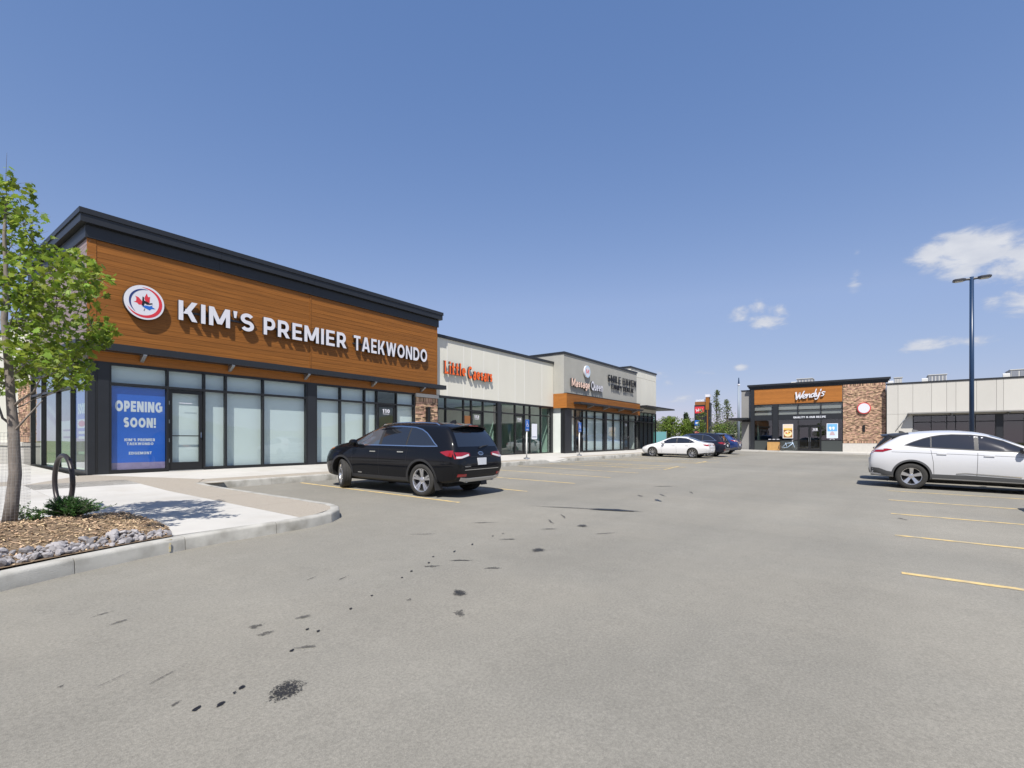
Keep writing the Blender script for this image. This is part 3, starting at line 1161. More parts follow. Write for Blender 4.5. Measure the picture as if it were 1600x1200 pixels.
# skirt polygon so that the bed's outline is exact
k0 = len(mb.v)
for (x, y) in bed_poly:
    mb.v.append((x, y, zw(x, y) + .010))
mb.f.append(list(range(k0, len(mb.v))))
mb.m.append(0)
mb.build('mulch_soil', M['mulch_soil'], bed, smooth=True)
rm = random.Random(3)
mb = MB()
n = 0
while n < 9500:
    x, y = rm.uniform(-3.2, 2.75), rm.uniform(4.4, 10.3)
    if not inside(bed_poly, x, y) or (x < -1.2 and rm.random() < .6):
        continue
    d = edge_dist(bed_poly, x, y)
    if y < 6.3 + .33 * x + .30 and rm.random() < .7:
        continue
    n += 1
    L = rm.choice((.02, .03, .045, .06, .085)) * rm.uniform(.7, 1.2)
    W = rm.uniform(.006, .016)
    T = rm.uniform(.002, .006)
    mt = Matrix.Translation((x, y, zbed(x, y) + rm.uniform(0, .02))) @ Matrix.Rotation(rm.uniform(0, 6.28), 4, 'Z') @ Matrix.Rotation(rm.gauss(0, .28), 4, 'Y') @ Matrix.Rotation(rm.gauss(0, .4), 4, 'X')
    c = [mt @ Vector(p) for p in ((-L / 2, -W / 2, 0), (L / 2, -W / 2 * rm.uniform(.3, 1), 0), (L / 2, W / 2 * rm.uniform(.3, 1), 0), (-L / 2, W / 2, 0), (-L / 2, -W / 2, T), (L / 2, -W / 2, T), (L / 2, W / 2, T), (-L / 2, W / 2, T))]
    mb.hexa(c)
mb.build('mulch_chips', M['chip'], bed, kind='stuff')
# rocks edging the bed
rocks = []
for v in range(9):
    bm = bmesh.new()
    bmesh.ops.create_icosphere(bm, subdivisions=2, radius=1)
    rv = random.Random(40 + v)
    planes = [(Vector((rv.gauss(0, 1), rv.gauss(0, 1), rv.gauss(0, 1))).normalized(), rv.uniform(.42, .78)) for _ in range(9)]
    for q in bm.verts:
        for (nn, dd) in planes:
            e = q.co.dot(nn) - dd
            if e > 0:
                q.co -= nn * e
    me = bpy.data.meshes.new('stone')
    bm.to_mesh(me)
    bm.free()
    me.materials.append(M['stone'])
    rocks.append(me)
rr = random.Random(5)
k = 0
placed = []
tries = 0
while k < 430 and tries < 20000:
    tries += 1
    s = rr.uniform(0, 1)
    x = -1.9 + 4.35 * s
    # follow the curb, in a band that widens to the left
    yb_ = None
    for i in range(len(bed_poly) - 1):
        (xa, ya), (xb, yb2) = bed_poly[i], bed_poly[i + 1]
        if xa <= x <= xb and ya < 7.2:
            yb_ = ya + (yb2 - ya) * (x - xa) / (xb - xa)
    if yb_ is None:
        continue
    y = yb_ + .045 + rr.uniform(0, 1) * (.56 - .22 * s)
    sz = rr.choice((.022, .028, .034, .04, .046, .055, .066)) * rr.uniform(.85, 1.2)
    if any((x - a) ** 2 + (y - b) ** 2 < (.60 * (sz + c)) ** 2 for a, b, c in placed):
        continue
    placed.append((x, y, sz))
    o = bpy.data.objects.new('stone', rocks[k % 9])
    COL.objects.link(o)
    o.parent = bed
    o.location = Vector((x, y, zbed(x, y) + sz * .35)) - bed.location
    o.scale = (sz * rr.uniform(.9, 1.35), sz * rr.uniform(.75, 1.1), sz * rr.uniform(.6, .9))
    o.rotation_euler = (rr.uniform(-1, 1), rr.uniform(-1, 1), rr.uniform(0, 6.28))
    k += 1


# ================================================================== buildings
def storefront(F, root, us, kinds, z0, zt, zh, gl='glass', blind=(), fr=.055, numbers=(), wall_back=.0, handle_side='r'):
    """aluminium shop front: vertical mullions, sill, transom and head rails, one pane per opening, hinged doors"""
    n = len(us) - 1
    nums = list(numbers)
    for i, u in enumerate(us):
        hw = fr / 2
        a, b = (u, u + fr) if i == 0 else ((u - fr, u) if i == n else (u - hw, u + hw))
        F.part('mullion', M['frame'], root, a, b, z0 - .1, zh, -.11, .022)
    for i in range(n):
        u0, u1 = us[i] + (fr if i == 0 else fr / 2), us[i + 1] - (fr if i == n - 1 else fr / 2)
        k = kinds[i]
        if k == 'p':
            F.part('pier_cladding', M['dark_metal'], root, u0, u1, z0 - .1, zh, -.3, .035)
            continue
        F.part('rail', M['frame'], root, u0, u1, zh - .06, zh - .001, -.10, .015)
        F.part('rail', M['frame'], root, u0, u1, zt - .035, zt + .035, -.10, .016)
        F.part('pane', M[gl], root, u0, u1, zt + .035, zh - .06, -.05, -.040)
        if k == 'd':
            F.part('threshold', M['steel'], root, u0, u1, z0 - .1, z0 + .012, -.14, .03)
            mb = MB()
            for (a, b, c, d) in ((u0 + .012, u0 + .105, z0 + .02, zt - .045), (u1 - .105, u1 - .012, z0 + .02, zt - .045), (u0 + .105, u1 - .105, z0 + .02, z0 + .25), (u0 + .105, u1 - .105, zt - .145, zt - .045)):
                F.box(mb, a, b, c, d, -.085, -.025)
            door = mb.build('door', M['frame'], root)
            F.part('pane', M[gl], door, u0 + .105, u1 - .105, z0 + .25, zt - .145, -.06, -.05)
            F.part('push_bar', M['frame'], door, u0 + .105, u1 - .105, z0 + 1.02, z0 + 1.05, -.048, -.03)
            hs = u1 - .07 if handle_side == 'r' else u0 + .07
            hi = u0 + .016 if handle_side == 'r' else u1 - .016
            F.part('handle', M['chrome'], door, hs - .014, hs + .014, z0 + .98, z0 + 1.14, -.024, .03)
            for q in (.25, .85, 1.4, 1.95):
                F.part('hinge', M['steel'], door, hi - .012, hi + .012, z0 + q, z0 + q + .11, -.024, -.008)
            if nums:
                t = nums.pop(0)
                w = .13 * len(t)
                letters(t, F, (u0 + u1) / 2 - w / 2, (u0 + u1) / 2 + w / 2, zt - .38, zt - .22, -.049, -.046, .24, [M['white'], M['white']], door, joined=True, name='lettering')
                F.part('lettering', M['white'], door, (u0 + u1) / 2 - .17, (u0 + u1) / 2 + .17, zt - .435, zt - .415, -.049, -.047)
        else:
            F.part('rail', M['frame'], root, u0, u1, z0 - .1, z0 + .09, -.10, .017)
            F.part('pane', M[gl], root, u0, u1, z0 + .09, zt - .035, -.05, -.040)
        if i in blind:
            bl = F.part('window_blind', M['blind'], root, u0 - .02, u1 + .02, z0 + .03, zh - .02, -.165, -.155)


def planks(F, root, u_joints, v0, v1, n, m, w0=0.0, th=.018, gap=.003, name='plank', lap=.003):
    h = (v1 - v0) / n
    for j in range(n):
        for i in range(len(u_joints) - 1):
            mb = MB()
            a, b = u_joints[i] + .003, u_joints[i + 1] - .003
            lo, hi = v0 + j * h + gap / 2, v0 + (j + 1) * h - gap / 2
            c = [F(a, lo, w0 + th + lap), F(b, lo, w0 + th + lap), F(b, lo, w0), F(a, lo, w0), F(a, hi, w0 + th), F(b, hi, w0 + th), F(b, hi, w0), F(a, hi, w0)]
            mb.hexa(c)
            mb.build(name, m, root)


def brickwork(F, root, u0, u1, v0, v1, proud=.03, seed=1, bl=.19, bh=.057, j=.010, soldier=0, skip=()):
    """real bricks standing proud of a mortar bed, one joined piece"""
    r_ = random.Random(seed)
    mb = MB()

    def brick(a, b, c, d):
        q = proud + r_.uniform(-.009, .009)
        for (sa, sb, sc, sd_) in skip:
            if a < sb and b > sa and c < sd_ and d > sc:
                return
        P = [F(a, c, 0), F(b, c, 0), F(b, d, 0), F(a, d, 0), F(a, c, q), F(b, c, q), F(b, d, q), F(a, d, q)]
        mb.add(P, [(4, 5, 6, 7), (0, 1, 5, 4), (1, 2, 6, 5), (2, 3, 7, 6), (3, 0, 4, 7)])
    v = v0
    row = 0
    while v + bh <= v1 + .002:
        if (soldier and row == 0) or (soldier and v + bh + .19 > v1 and v1 - v > .1):
            hh = min(.19, v1 - v)
            u = u0
            while u + .05 < u1:
                brick(u, u + .057, v, v + hh)
                u += .067
            v += hh + j
        else:
            u = u0 - (row % 2) * (bl + j) / 2
            while u < u1 - .01:
                a, b = max(u, u0), min(u + bl, u1)
                if b - a > .02:
                    brick(a, b, v, v + bh)
                u += bl + j
            v += bh + j
        row += 1
    F.part('mortar_bed', M['mortar'], root, u0 + .002, u1 - .002, v0 + .002, v1 - .002, -.06, .012)
    return mb.build('brickwork', M['brick'], root, kind='stuff')


def shell(name, root, x0, x1, y0, y1, z0, ztop, zh, m, zi='interior', floor_z=None, parapet=.5, back=True):
    """walls, roof and room behind a shop front whose glass faces -Y at y0"""
    mb = MB()
    mb.box(x0, x1, y1 - .25, y1, z0 - .6, ztop)
    mb.box(x0, x0 + .22, y0 + .24, y1 - .252, zh + .35, ztop)
    mb.box(x1 - .22, x1, y0 + .24, y1 - .252, zh + .35, ztop)
    mb.build('wall', m, root)
    q = MB()
    q.box(x0 + .225, x1 - .225, y0 + .245, y1 - .255, ztop - parapet - .2, ztop - parapet)
    q.build('roof', M['roof'], root)


def room(root, x0, x1, y0, y1, z0, zc, m='interior', skip_left=False):
    mb = MB()
    mb.box(x0, x1, y0, y1, z0 - .12, z0 - .02)                 # floor
    mb.box(x0, x1, y0, y1, zc, zc + .12)                      # ceiling
    mb.box(x0, x1, y1, y1 + .12, z0 - .02, zc)                # back
    mb.box(x1, x1 + .12, y0 + .05, y1, z0 - .02, zc)
    if not skip_left:
        mb.box(x0 - .12, x0, y0 + .05, y1, z0 - .02, zc)
    return mb.build('interior', M[m], root)


# ------------------------------------------------------------------ the wood-clad end shop
KX0, KX1, KY, KB = 3.83, 16.62, 16.7, 23.4
kim = thing('store_building', (10.2, 20, .58), 'wood-clad end shop with wide black cornice, black shop front and drawn white blinds', 'building', 'shop units of the retail strip')
FK = Face((0, KY, 0), (1, 0, 0), (0, -1, 0))
FS = Face((KX0, 0, 0), (0, -1, 0), (-1, 0, 0))
z0 = .58
# upper walls
mb = MB()
mb.box(KX0 + .002, KX1, KY + .001, KY + .22, 3.58, 7.3)
mb.box(KX0 + .002, KX0 + .22, KY + .222, KB, 3.58, 7.3)
mb.box(KX1 - .22, KX1, KY + .222, KB - .25, 3.58, 7.3)
mb.box(KX0 + .222, KX1, KB - .248, KB, .3, 7.3)
mb.build('wall', M['panel'], kim)
mb = MB()
mb.box(KX0 + .23, KX1 - .23, KY + .23, KB - .26, 6.7, 6.9)
mb.build('roof', M['roof'], kim)
planks(FK, kim, [KX0 + .17, 10.16, KX1 - .02], 4.08, 6.80, 18, M['wood'])
for u in (KX0, 10.13, ):
    FK.part('trim', M['wood'], kim, u if u > 4 else u - .03, u + (.06 if u > 4 else .165), 4.07, 6.80, 0, .03)
FK.part('trim', M['wood'], kim, KX1 - .018, KX1 + .02, 4.07, 6.8, -.22, .03)
planks(FK, kim, [KX0, 10.16, KX1 - .02], 3.585, 3.87, 2, M['wood_l'], name='plank')
planks(FS, kim, [-KB, -KY - .004], 4.08, 6.80, 18, M['mauve'], name='siding_board')
planks(FS, kim, [-KB, -KY - .004], 3.585, 3.87, 2, M['mauve'], name='siding_board')
# cornice: fascia, gap, stepped cap with sheet joints


def cornice(root, x0, x1, y0, y1, za, zb, zc, zd, o1, o2, joint=3.1, m='dark_metal'):
    """y0 is the front wall face; wraps the left side up to y1"""
    def ring(name, o, a, b, seg):
        n = max(1, int((x1 - x0) / seg))
        for i in range(n):
            q = MB()
            e0 = x0 - o if i == 0 else x0 + (x1 - x0) * i / n + .004
            e1 = x1 + o if i == n - 1 else x0 + (x1 - x0) * (i + 1) / n
            q.box(e0, e1, y0 - o, y0 + .2, a, b)
            q.build(name, M[m], root)
        n2 = max(1, int((y1 - y0) / seg))
        for i in range(n2):
            for (xa, xb) in ((x0 - o, x0 + .2), (x1 - .2, x1 + o)):
                q = MB()
                q.box(xa, xb, y0 + .203 + (y1 - y0 - .2) * i / n2, y0 + .2 + (y1 - y0 - .2) * (i + 1) / n2 - .004, a, b)
                q.build(name, M[m], root)
    ring('fascia', o1, za, zb, joint)
    ring('soffit_trim', o1 - .02, zb + .001, zb + .03, 30)
    ring('cornice_band', o2, zb + .031, zc, joint)
    ring('coping', o2 + .03, zc + .002, zd, joint)


cornice(kim, KX0, KX1, KY, KB, 6.805, 7.12, 7.36, 7.50, .075, .20)
# front shop front
us = [3.97, 4.29, 5.64, 6.62, 7.25, 8.44, 10.02, 10.4, 11.43, 12.56, 13.17, 14.2, 15.24]
storefront(FK, kim, us, ['p', 'w', 'd', 'w', 'w', 'w', 'p', 'w', 'w', 'w', 'd', 'w'], z0, 3.02, 3.58, blind=(1, 2, 3, 4, 5, 7, 8, 9, 11), numbers=('', '110'))
FK.part('corner_post', M['dark_metal'], kim, KX0 - .02, 3.965, .4, 3.58, -.14, .03)
# side shop front
us2 = [-23.3, -21.75, -19.9, -18.3, -16.86]
storefront(FS, kim, us2, ['w', 'w', 'w', 'w'], z0, 2.98, 3.58, gl='glass_clear', blind=())
FK.part('head_flashing', M['dark_metal'], kim, 3.95, 15.28, 3.581, 3.592, -.1, .03)
room(kim, KX0 + .22, KX1 - .25, KY + .2, KB - .3, z0, 3.58, skip_left=True)
# brick pier with pale cap and dark wall light
brickwork(FK, kim, 15.3, KX1 + .02, .62, 3.44, .045, 3, soldier=1)
FK.part('pier_cap', M['cast'], kim, 15.27, KX1 + .06, 3.445, 3.60, -.2, .09)
FK.part('pier_core', M['mortar'], kim, 15.31, KX1, .4, 3.44, -.3, -.062)
wl_ = FK.part('wall_light', M['black'], kim, 15.87, 16.03, 2.25, 2.95, .05, .20)
FK.part('lamp_shade', M['black'], wl_, 15.86, 16.04, 2.952, 3.0, .05, .22)
# brick pier on the side corner and its stone base
FS2 = Face((KX0 - .02, 0, 0), (0, -1, 0), (-1, 0, 0))
brickwork(FS2, kim, -25.0, -23.42, 1.42, 3.5, .05, 4, soldier=1)
FS2.part('pier_base', M['cast'], kim, -29.5, -23.40, .45, 1.28, -.3, .16)
FS2.part('pier_base_cap', M['cast'], kim, -29.5, -23.38, 1.282, 1.40, -.3, .20)
FS2.part('pier_core', M['mortar'], kim, -25.0, -23.42, 1.41, 3.5, -.5, -.062)
# slim canopies with steel brackets


def canopy(F, root, u0, u1, v0, v1, reach, brackets, w0=.028, m='dark_metal', bm_='stucco_d'):
    c = F.part('canopy', M[m], root, u0, u1, v0, v1, w0, reach)
    for u in brackets:
        mb = MB()
        mb.prism([(.03, v0 - .20), (.03, v0 - .002), (reach * .92, v0 - .002), (reach * .92, v0 - .035)], lambda a, b, w: F(u + w, b, a), -.045, .045)
        recalc(mb.build('bracket', M['steel'], c))
    return c


canopy(FK, kim, KX0 - .33, KX1 + .32, 3.875, 4.065, .33, (5.0, 7.35, 9.95, 12.9, 15.6))
canopy(FS, kim, -23.2, -16.66, 3.875, 4.065, .33, (-22.3, -20.0, -18.0))
# lower cream-panelled back part of the end shop, seen beside the tree
back = thing('rear_wing', (5, 28, .6), 'cream panelled low wing behind the maple with a stone base course', 'building', 'shop units of the retail strip')
FSB = Face((KX0 + .08, 0, 0), (0, -1, 0), (-1, 0, 0))
for k in range(8):
    FSB.part('wall_panel', M['panel'], back, -25.05 - 1.1 * (k + 1) + .008, -25.05 - 1.1 * k, 1.40, 5.9, -.1, .0)
mb = MB()
mb.box(KX0 + .19, 16.6, KB + .02, 34, .4, 5.85)
mb.build('wall', M['panel'], back)
mb = MB()
mb.box(KX0 + .0, 16.6, 25.0, 34.1, 5.905, 6.0)
mb.build('coping', M['dark_metal'], back)

# wall sign: letters and round emblem
sign = thing('wall_sign', (10.9, KY - .03, 5.3), 'large white raised capital letters of the martial arts school on wood cladding', 'sign')
FL = Face((0, KY - .026, 0), (1, 0, 0), (0, -1, 0))


def letters_run(txt, u0, u1):
    letters(txt, FL, u0, u1, 5.04, 5.62, .035, .13, .195, [M['white'], M['sign_side']], sign)


letters_run("KIM'S", 5.87, 8.06)
letters_run("PREMIER", 8.38, 11.60)
letters_run("TAEKWONDO", 11.93, 15.86)
for (a, b) in ((5.9, 8.0), (8.4, 11.55), (11.95, 15.8)):      # raceway the letters are fixed to
    FL.part('mounting_rail', M['sign_side'], sign, a, b, 5.29, 5.35, .004, .034)

emb = thing('emblem_sign', (5.03, KY - .03, 5.35), 'round white emblem sign with blue and red swooshes and a split maple leaf', 'sign')
ec, er = (5.03, 5.35), .475
mb = MB()
mb.prism(lathe_disc(FL, *ec, er, 0, 0, 48), FL, .02, .13)
recalc(mb.build('disc', [M['white']], emb))
mb = MB()
mb.prism(lathe_disc(FL, *ec, er + .008, 0, 0, 48), FL, .012, .11)
recalc(mb.build('disc_return', M['sign_side'], emb))


def crescent(a0, a1, r0, r1, wmax, depth, m, ox=0, oy=0):
    n = 36
    o_, i_ = [], []
    for k in range(n + 1):
        t = k / n
        th = R(a0 + (a1 - a0) * t)
        w = wmax * sin(pi * t) ** .8
        r_ = r0 + (r1 - r0) * t
        o_.append((ec[0] + ox + r_ * cos(th), ec[1] + oy + r_ * sin(th)))
        i_.append((ec[0] + ox + (r_ - w) * cos(th), ec[1] + oy + (r_ - w) * sin(th)))
    mb = MB()
    for k in range(n):
        mb.add([FL(*o_[k], depth), FL(*o_[k + 1], depth), FL(*i_[k + 1], depth), FL(*i_[k], depth)], [(0, 1, 2, 3)])
    recalc(mb.build('swoosh', m, emb))


crescent(100, -160, .42, .43, .085, .1325, M['red'])
crescent(75, 235, .375, .36, .05, .1335, M['navy'])
leaf_half = [(0, .30), (.045, .20), (.105, .225), (.085, .10), (.15, .155), (.165, .12), (.235, .135), (.205, .06), (.235, .03), (.12, -.06), (.13, -.10), (0, -.085)]


def leafpoly(pts, m, depth, rot, sx=1, sc=1.0, name='leaf_mark', dx=0, dy=0):
    mb = MB()
    P = []
    for (u, v) in pts:
        u *= sx * sc
        v *= sc
        P.append((ec[0] + dx + u * cos(rot) - v * sin(rot), ec[1] + dy + u * sin(rot) + v * cos(rot)))
    mb.add([FL(*p, depth) for p in P], [tuple(range(len(P)))])
    recalc(mb.build(name, m, emb))


leafpoly([(-.235, .12), (-.15, .10), (-.06, .02), (-.06, -.08), (-.13, -.10), (-.17, -.06), (-.25, -.055), (-.20, -.02), (-.20, .06)], M['red'], .1325, -.1)
leafpoly([(.03, .0), (-.01, .12), (.02, .20), (.05, .27), (.08, .17), (.13, .18), (.12, .10), (.12, .02)], M['red'], .1325, 0)
leafpoly([(-.06, -.12), (.02, -.075), (.12, -.08), (.20, -.04), (.17, -.085), (.26, -.135), (.16, -.15), (.12, -.20), (.05, -.17)], M['blue'], .1325, 0)
leafpoly([(-.05, .16), (-.02, .15), (-.01, .05), (.07, .03), (.11, .0), (.18, .02), (.19, -.01), (.11, -.04), (.05, -.05), (.0, -.02), (-.02, -.1), (-.07, -.1), (-.06, 0)], M['black'], .1335, 0, name='figure_mark')
leafpoly([(.0, -.16), (.012, -.16), (-.01, -.24), (-.025, -.24)], M['black'], .1335, 0, name='stem_mark')

# OPENING SOON banner behind the first pane, and smaller notices behind the side panes
ban = thing('window_banner', (4.97, KY - .0, 1.8), 'tall blue opening banner behind the front pane beside the corner', 'banner')
FB = Face((0, KY + .075, 0), (1, 0, 0), (0, -1, 0))
FB.part('sheet', M['poster_blue'], ban, 4.345, 5.60, .86, 2.97, 0, .004)
FB.part('bottom_strip', M['lilac'], ban, 4.345, 5.60, .66, .86, 0, .0035)
pw = [M['poster_white'], M['poster_white']]
letters('OPENING', FB, 4.42, 5.53, 2.28, 2.58, .005, .007, .27, pw, ban, joined=True, name='lettering', gap=.12)
letters('SOON!', FB, 4.61, 5.37, 1.84, 2.12, .005, .007, .27, pw, ban, joined=True, name='lettering', gap=.12)
letters("KIM'S PREMIER", FB, 4.63, 5.35, 1.455, 1.535, .005, .007, .24, pw, ban, joined=True, name='lettering')
letters("TAEKWONDO", FB, 4.68, 5.31, 1.345, 1.42, .005, .007, .24, pw, ban, joined=True, name='lettering')
letters("EDGEMONT", FB, 4.73, 5.27, 1.08, 1.16, .005, .007, .24, pw, ban, joined=True, name='lettering')
sb = thing('window_banner', (KX0 + .05, -0 + 17.55, 1.8), 'blue and lilac notice sheet with red oval behind the side pane nearest the corner', 'banner')
FBS = Face((KX0 + .075, 0, 0), (0, -1, 0), (-1, 0, 0))
FBS.part('sheet', M['poster_blue'], sb, -18.2, -16.95, 1.55, 2.92, 0, .004)
FBS.part('sheet', M['lilac'], sb, -18.2, -16.95, .72, 1.55, 0, .0035)
FBS.part('print_block', M['poster_white'], sb, -18.0, -17.2, 1.82, 2.06, .004, .006)
mb = MB()
mb.prism([(-17.6 + .33 * cos(2 * pi * k / 24), 1.94 + .085 * sin(2 * pi * k / 24)) for k in range(24)], FBS, .006, .008)
recalc(mb.build('red_oval', M['red'], sb))
letters('SOON!', FBS, -17.95, -17.15, 2.2, 2.5, .005, .007, .27, pw, sb, joined=True, name='lettering', gap=.12)
for z_ in (1.66, 1.52, 1.10):
    FBS.part('print_block', M['poster_white'], sb, -17.9, -17.3, z_, z_ + .07, .005, .007)
sb2 = thing('window_banner', (KX0 + .05, 19.1, 1.5), 'pale white notice sheet hanging behind the second side pane', 'banner')
FBS.part('sheet', mat('pale_notice', (.55, .60, .60), .6), sb2, -19.75, -18.5, .75, 2.05, 0, .004)
for z_ in (1.75, 1.55, .95):
    FBS.part('print_block', M['navy'], sb2, -19.5, -18.75, z_, z_ + .05, .005, .007)

# ------------------------------------------------------------------ cream panelled middle shop
LX0, LX1, LY = 16.64, 27.44, 16.95
mid = thing('store_building', (22, 20, .63), 'cream panelled low shop unit with dark roof edge beside the wood-clad shop', 'building', 'shop units of the retail strip')
FM = Face((0, LY, 0), (1, 0, 0), (0, -1, 0))
z1 = .63
mb = MB()
mb.box(LX0 + .002, LX1, LY + .05, LY + .25, 3.64, 6.42)
mb.box(LX0, LX1, 33.8, 34, .3, 6.42)
mb.build('wall', M['panel'], mid)
mb = MB()
mb.box(LX0, LX1, LY + .26, 33.79, 5.8, 6.0)
mb.build('roof', M['roof'], mid)
js = [LX0 + .01, 17.6, 18.8, 19.4, 20.4, 21.65, 23.25, 24.2, 26.1, LX1]
for i in range(len(js) - 1):
    FM.part('wall_panel', M['panel'], mid, js[i] + .018, js[i + 1] - .018, 3.66, 6.44, -.05, 0)
    if i:
        FM.part('joint_trim', M['panel_trim'], mid, js[i] - .016, js[i] + .016, 3.66, 6.43, -.05, .004)
for a, b in ((LX0, 20.3), (20.303, 24.0), (24.003, LX1 + .06)):
    FM.part('coping', M['dark_metal'], mid, a, b, 6.445, 6.585, -.3, .07)
FM.part('flashing', M['dark_metal'], mid, LX0, LX1, 3.60, 3.655, -.2, .02)
us = [16.9, 17.5, 18.8, 19.4, 20.35, 21.57, 21.92, 23.25, 24.2, 24.8, 26.0, 27.2]
storefront(FM, mid, us, ['w', 'w', 'w', 'd', 'w', 'p', 'w', 'd', 'w', 'w', 'w'], z1, 3.02, 3.6, gl='glass_clear', numbers=('112', '114'))
FM.part('pier_cladding', M['dark_metal'], mid, LX0, 16.895, .4, 3.6, -.3, .0)
FM.part('pier_cladding', M['dark_metal'], mid, 27.205, LX1, .4, 3.6, -.3, .0)
room(mid, LX0 + .15, LX1 - .15, LY + .15, LY + 7, z1, 3.62)
mb = MB()
mb.box(21.65, 21.8, LY + .2, LY + 6.9, z1, 3.6)
mb.build('partition', M['interior'], mid)
mb = MB()
mb.box(17.2, 20.8, LY + 2.4, LY + 3.0, z1, z1 + 1.1)
mb.build('counter', M['brown'], mid)
for (nm, ua, ub, va, vb, m_, lb) in (('window_poster', 18.86, 19.33, 1.65, 2.75, 'brown', 'tall brown poster on the narrow pane left of the door numbered 112'), ('window_poster', 19.58, 19.86, 1.7, 2.25, 'yellow', 'small orange poster on the door numbered 112'),
                                   ('window_poster', 19.92, 20.20, 1.6, 2.15, 'poster_white', 'small white notice on the door numbered 112'), ('window_poster', 25.0, 25.6, 1.55, 2.5, 'poster_white', 'white paper notice on the pane right of the door numbered 114')):
    t = thing(nm, ((ua + ub) / 2, LY, va), lb, 'poster')
    FM.part('sheet', M[m_], t, ua, ub, va, vb, -.030, -.026)
    if m_ != 'poster_white':
        FM.part('print_block', M['poster_white'], t, ua + .08, ub - .08, va + .2, va + .36, -.0255, -.024)
    else:
        FM.part('print_block', M['navy'], t, ua + .06, ub - .06, va + .12, va + .16, -.0255, -.024)
ls = thing('wall_sign', (19, LY, 4.9), 'orange raised serif letters on the cream panelled wall', 'sign')
FLC = Face((0, LY - .006, 0), (1, 0, 0), (0, -1, 0))
letters('Little', FLC, 17.28, 18.80, 4.72, 5.34, .05, .14, .20, [M['orange'], M['sign_side']], ls, serif=.055, gap=.2)
letters('Caesars', FLC, 18.98, 20.95, 4.64, 5.28, .05, .14, .20, [M['orange'], M['sign_side']], ls, serif=.05, gap=.15)

# ------------------------------------------------------------------ grey stucco shop with wood band
GX0, GX1, GY = 27.46, 39.38, 16.15
gre = thing('store_building', (33, 20, .7), 'grey stucco shop unit with wood band, projecting in front of the cream shop', 'building', 'shop units of the retail strip')
FG = Face((0, GY, 0), (1, 0, 0), (0, -1, 0))
z2 = .69
mb = MB()
mb.box(GX0, GX1, GY, GY + .25, 4.5, 7.05)
mb.box(GX0, GX0 + .22, GY + .252, 24.6, 3.6, 7.05)
mb.box(GX1 - .22, GX1, GY + .252, 24.6, 3.6, 7.05)
mb.box(GX0, GX1, 24.602, 24.85, .3, 7.05)
mb.build('wall', M['stucco'], gre)
mb = MB()
mb.box(GX0 + .23, GX1 - .23, GY + .26, 24.6, 6.4, 6.6)
mb.build('roof', M['roof'], gre)
for a, b in ((GX0 - .05, 31.4), (31.404, 35.4), (35.404, GX1 + .05)):
    FG.part('coping', M['dark_metal'], gre, a, b, 7.055, 7.18, -.3, .06)
FGS = Face((GX0, 0, 0), (0, -1, 0), (-1, 0, 0))
FGS.part('coping', M['dark_metal'], gre, -24.8, -GY - .305, 7.055, 7.18, -.25, .05)
FGB = Face((0, GY - .22, 0), (1, 0, 0), (0, -1, 0))
FG.part('band_core', M['interior_dark'], gre, GX0 + .001, GX1 + .12, 3.56, 4.49, -.02, .215)
planks(FGB, gre, [GX0 - .02, 33.4, GX1 + .14], 3.56, 4.50, 6, M['wood'], w0=-.004)
planks(FGS, gre, [-16.94, -GY + .215], 3.56, 4.50, 6, M['wood_l'])
FG.part('band_cap', M['dark_metal'], gre, GX0 - .02, GX1 + .14, 4.502, 4.53, .002, .25)
cg = canopy(FGB, gre, 28.3, 38.9, 3.86, 3.98, .55, (30.2, 32.6, 35.2, 37.8), w0=.02)
us = [27.5, 28.75, 28.83, 29.98, 30.6, 31.85, 33.28, 33.68, 34.9, 36.3, 36.85, 37.78, 39.3]
us = [27.5, 28.42, 29.0, 29.98, 30.6, 31.85, 33.28, 33.68, 34.9, 36.3, 36.85, 37.78, 39.3]
storefront(FG, gre, us, ['p', 'w', 'd', 'w', 'w', 'w', 'p', 'w', 'w', 'w', 'd', 'w'], z2, 3.02, 3.55, gl='glass', blind=(1, 3, 4, 5, 7, 8, 9), numbers=('116', '118'))
room(gre, GX0 + .3, GX1 - .15, GY + .15, GY + 6, z2, 3.58)
mb = MB()
mb.box(30, 32.5, GY + 1.6, GY + 2.2, z2, z2 + .95)
mb.box(35.2, 37.6, GY + 2.2, GY + 2.7, z2, z2 + .8)
mb.build('counter', M['brown'], gre)
ms = thing('wall_sign', (31, GY, 5.3), 'peach and white raised letters on grey stucco under a round logo', 'sign')
FGL = Face((0, GY - .006, 0), (1, 0, 0), (0, -1, 0))
letters('Massage', FGL, 28.2, 30.72, 5.03, 5.55, .05, .15, .19, [M['peach'], M['sign_side']], ms, gap=.1)
letters('Queen', FGL, 30.95, 32.75, 4.98, 5.62, .05, .15, .19, [M['white'], M['sign_side']], ms, gap=.1)
lg = thing('logo_sign', (30.5, GY, 6.2), 'round pale blue ringed logo disc with a red M above peach letters', 'sign')
mb = MB()
mb.prism(lathe_disc(FGL, 30.4, 6.2, .42, 0, 0, 36), FGL, .05, .14)
recalc(mb.build('disc', M['white'], lg))
mb = MB()
pth = arc(30.42, 6.2, .33, .36, 0, 350, 36)
a_, b_ = rib(pth, .07, True)
mb.add([FGL(*p, .144) for p in a_] + [FGL(*p, .144) for p in b_], [(len(a_) + i, len(a_) + (i + 1) % len(a_), (i + 1) % len(a_), i) for i in range(len(a_))])
recalc(mb.build('ring', M['paleblue'], lg))
letters('M', FGL, 30.22, 30.62, 6.06, 6.36, .141, .146, .13, [M['red'], M['red']], lg, joined=True, name='lettering')
sm = thing('wall_sign', (36, GY, 5.9), 'black raised capitals in two lines at the right end of the grey stucco wall', 'sign')
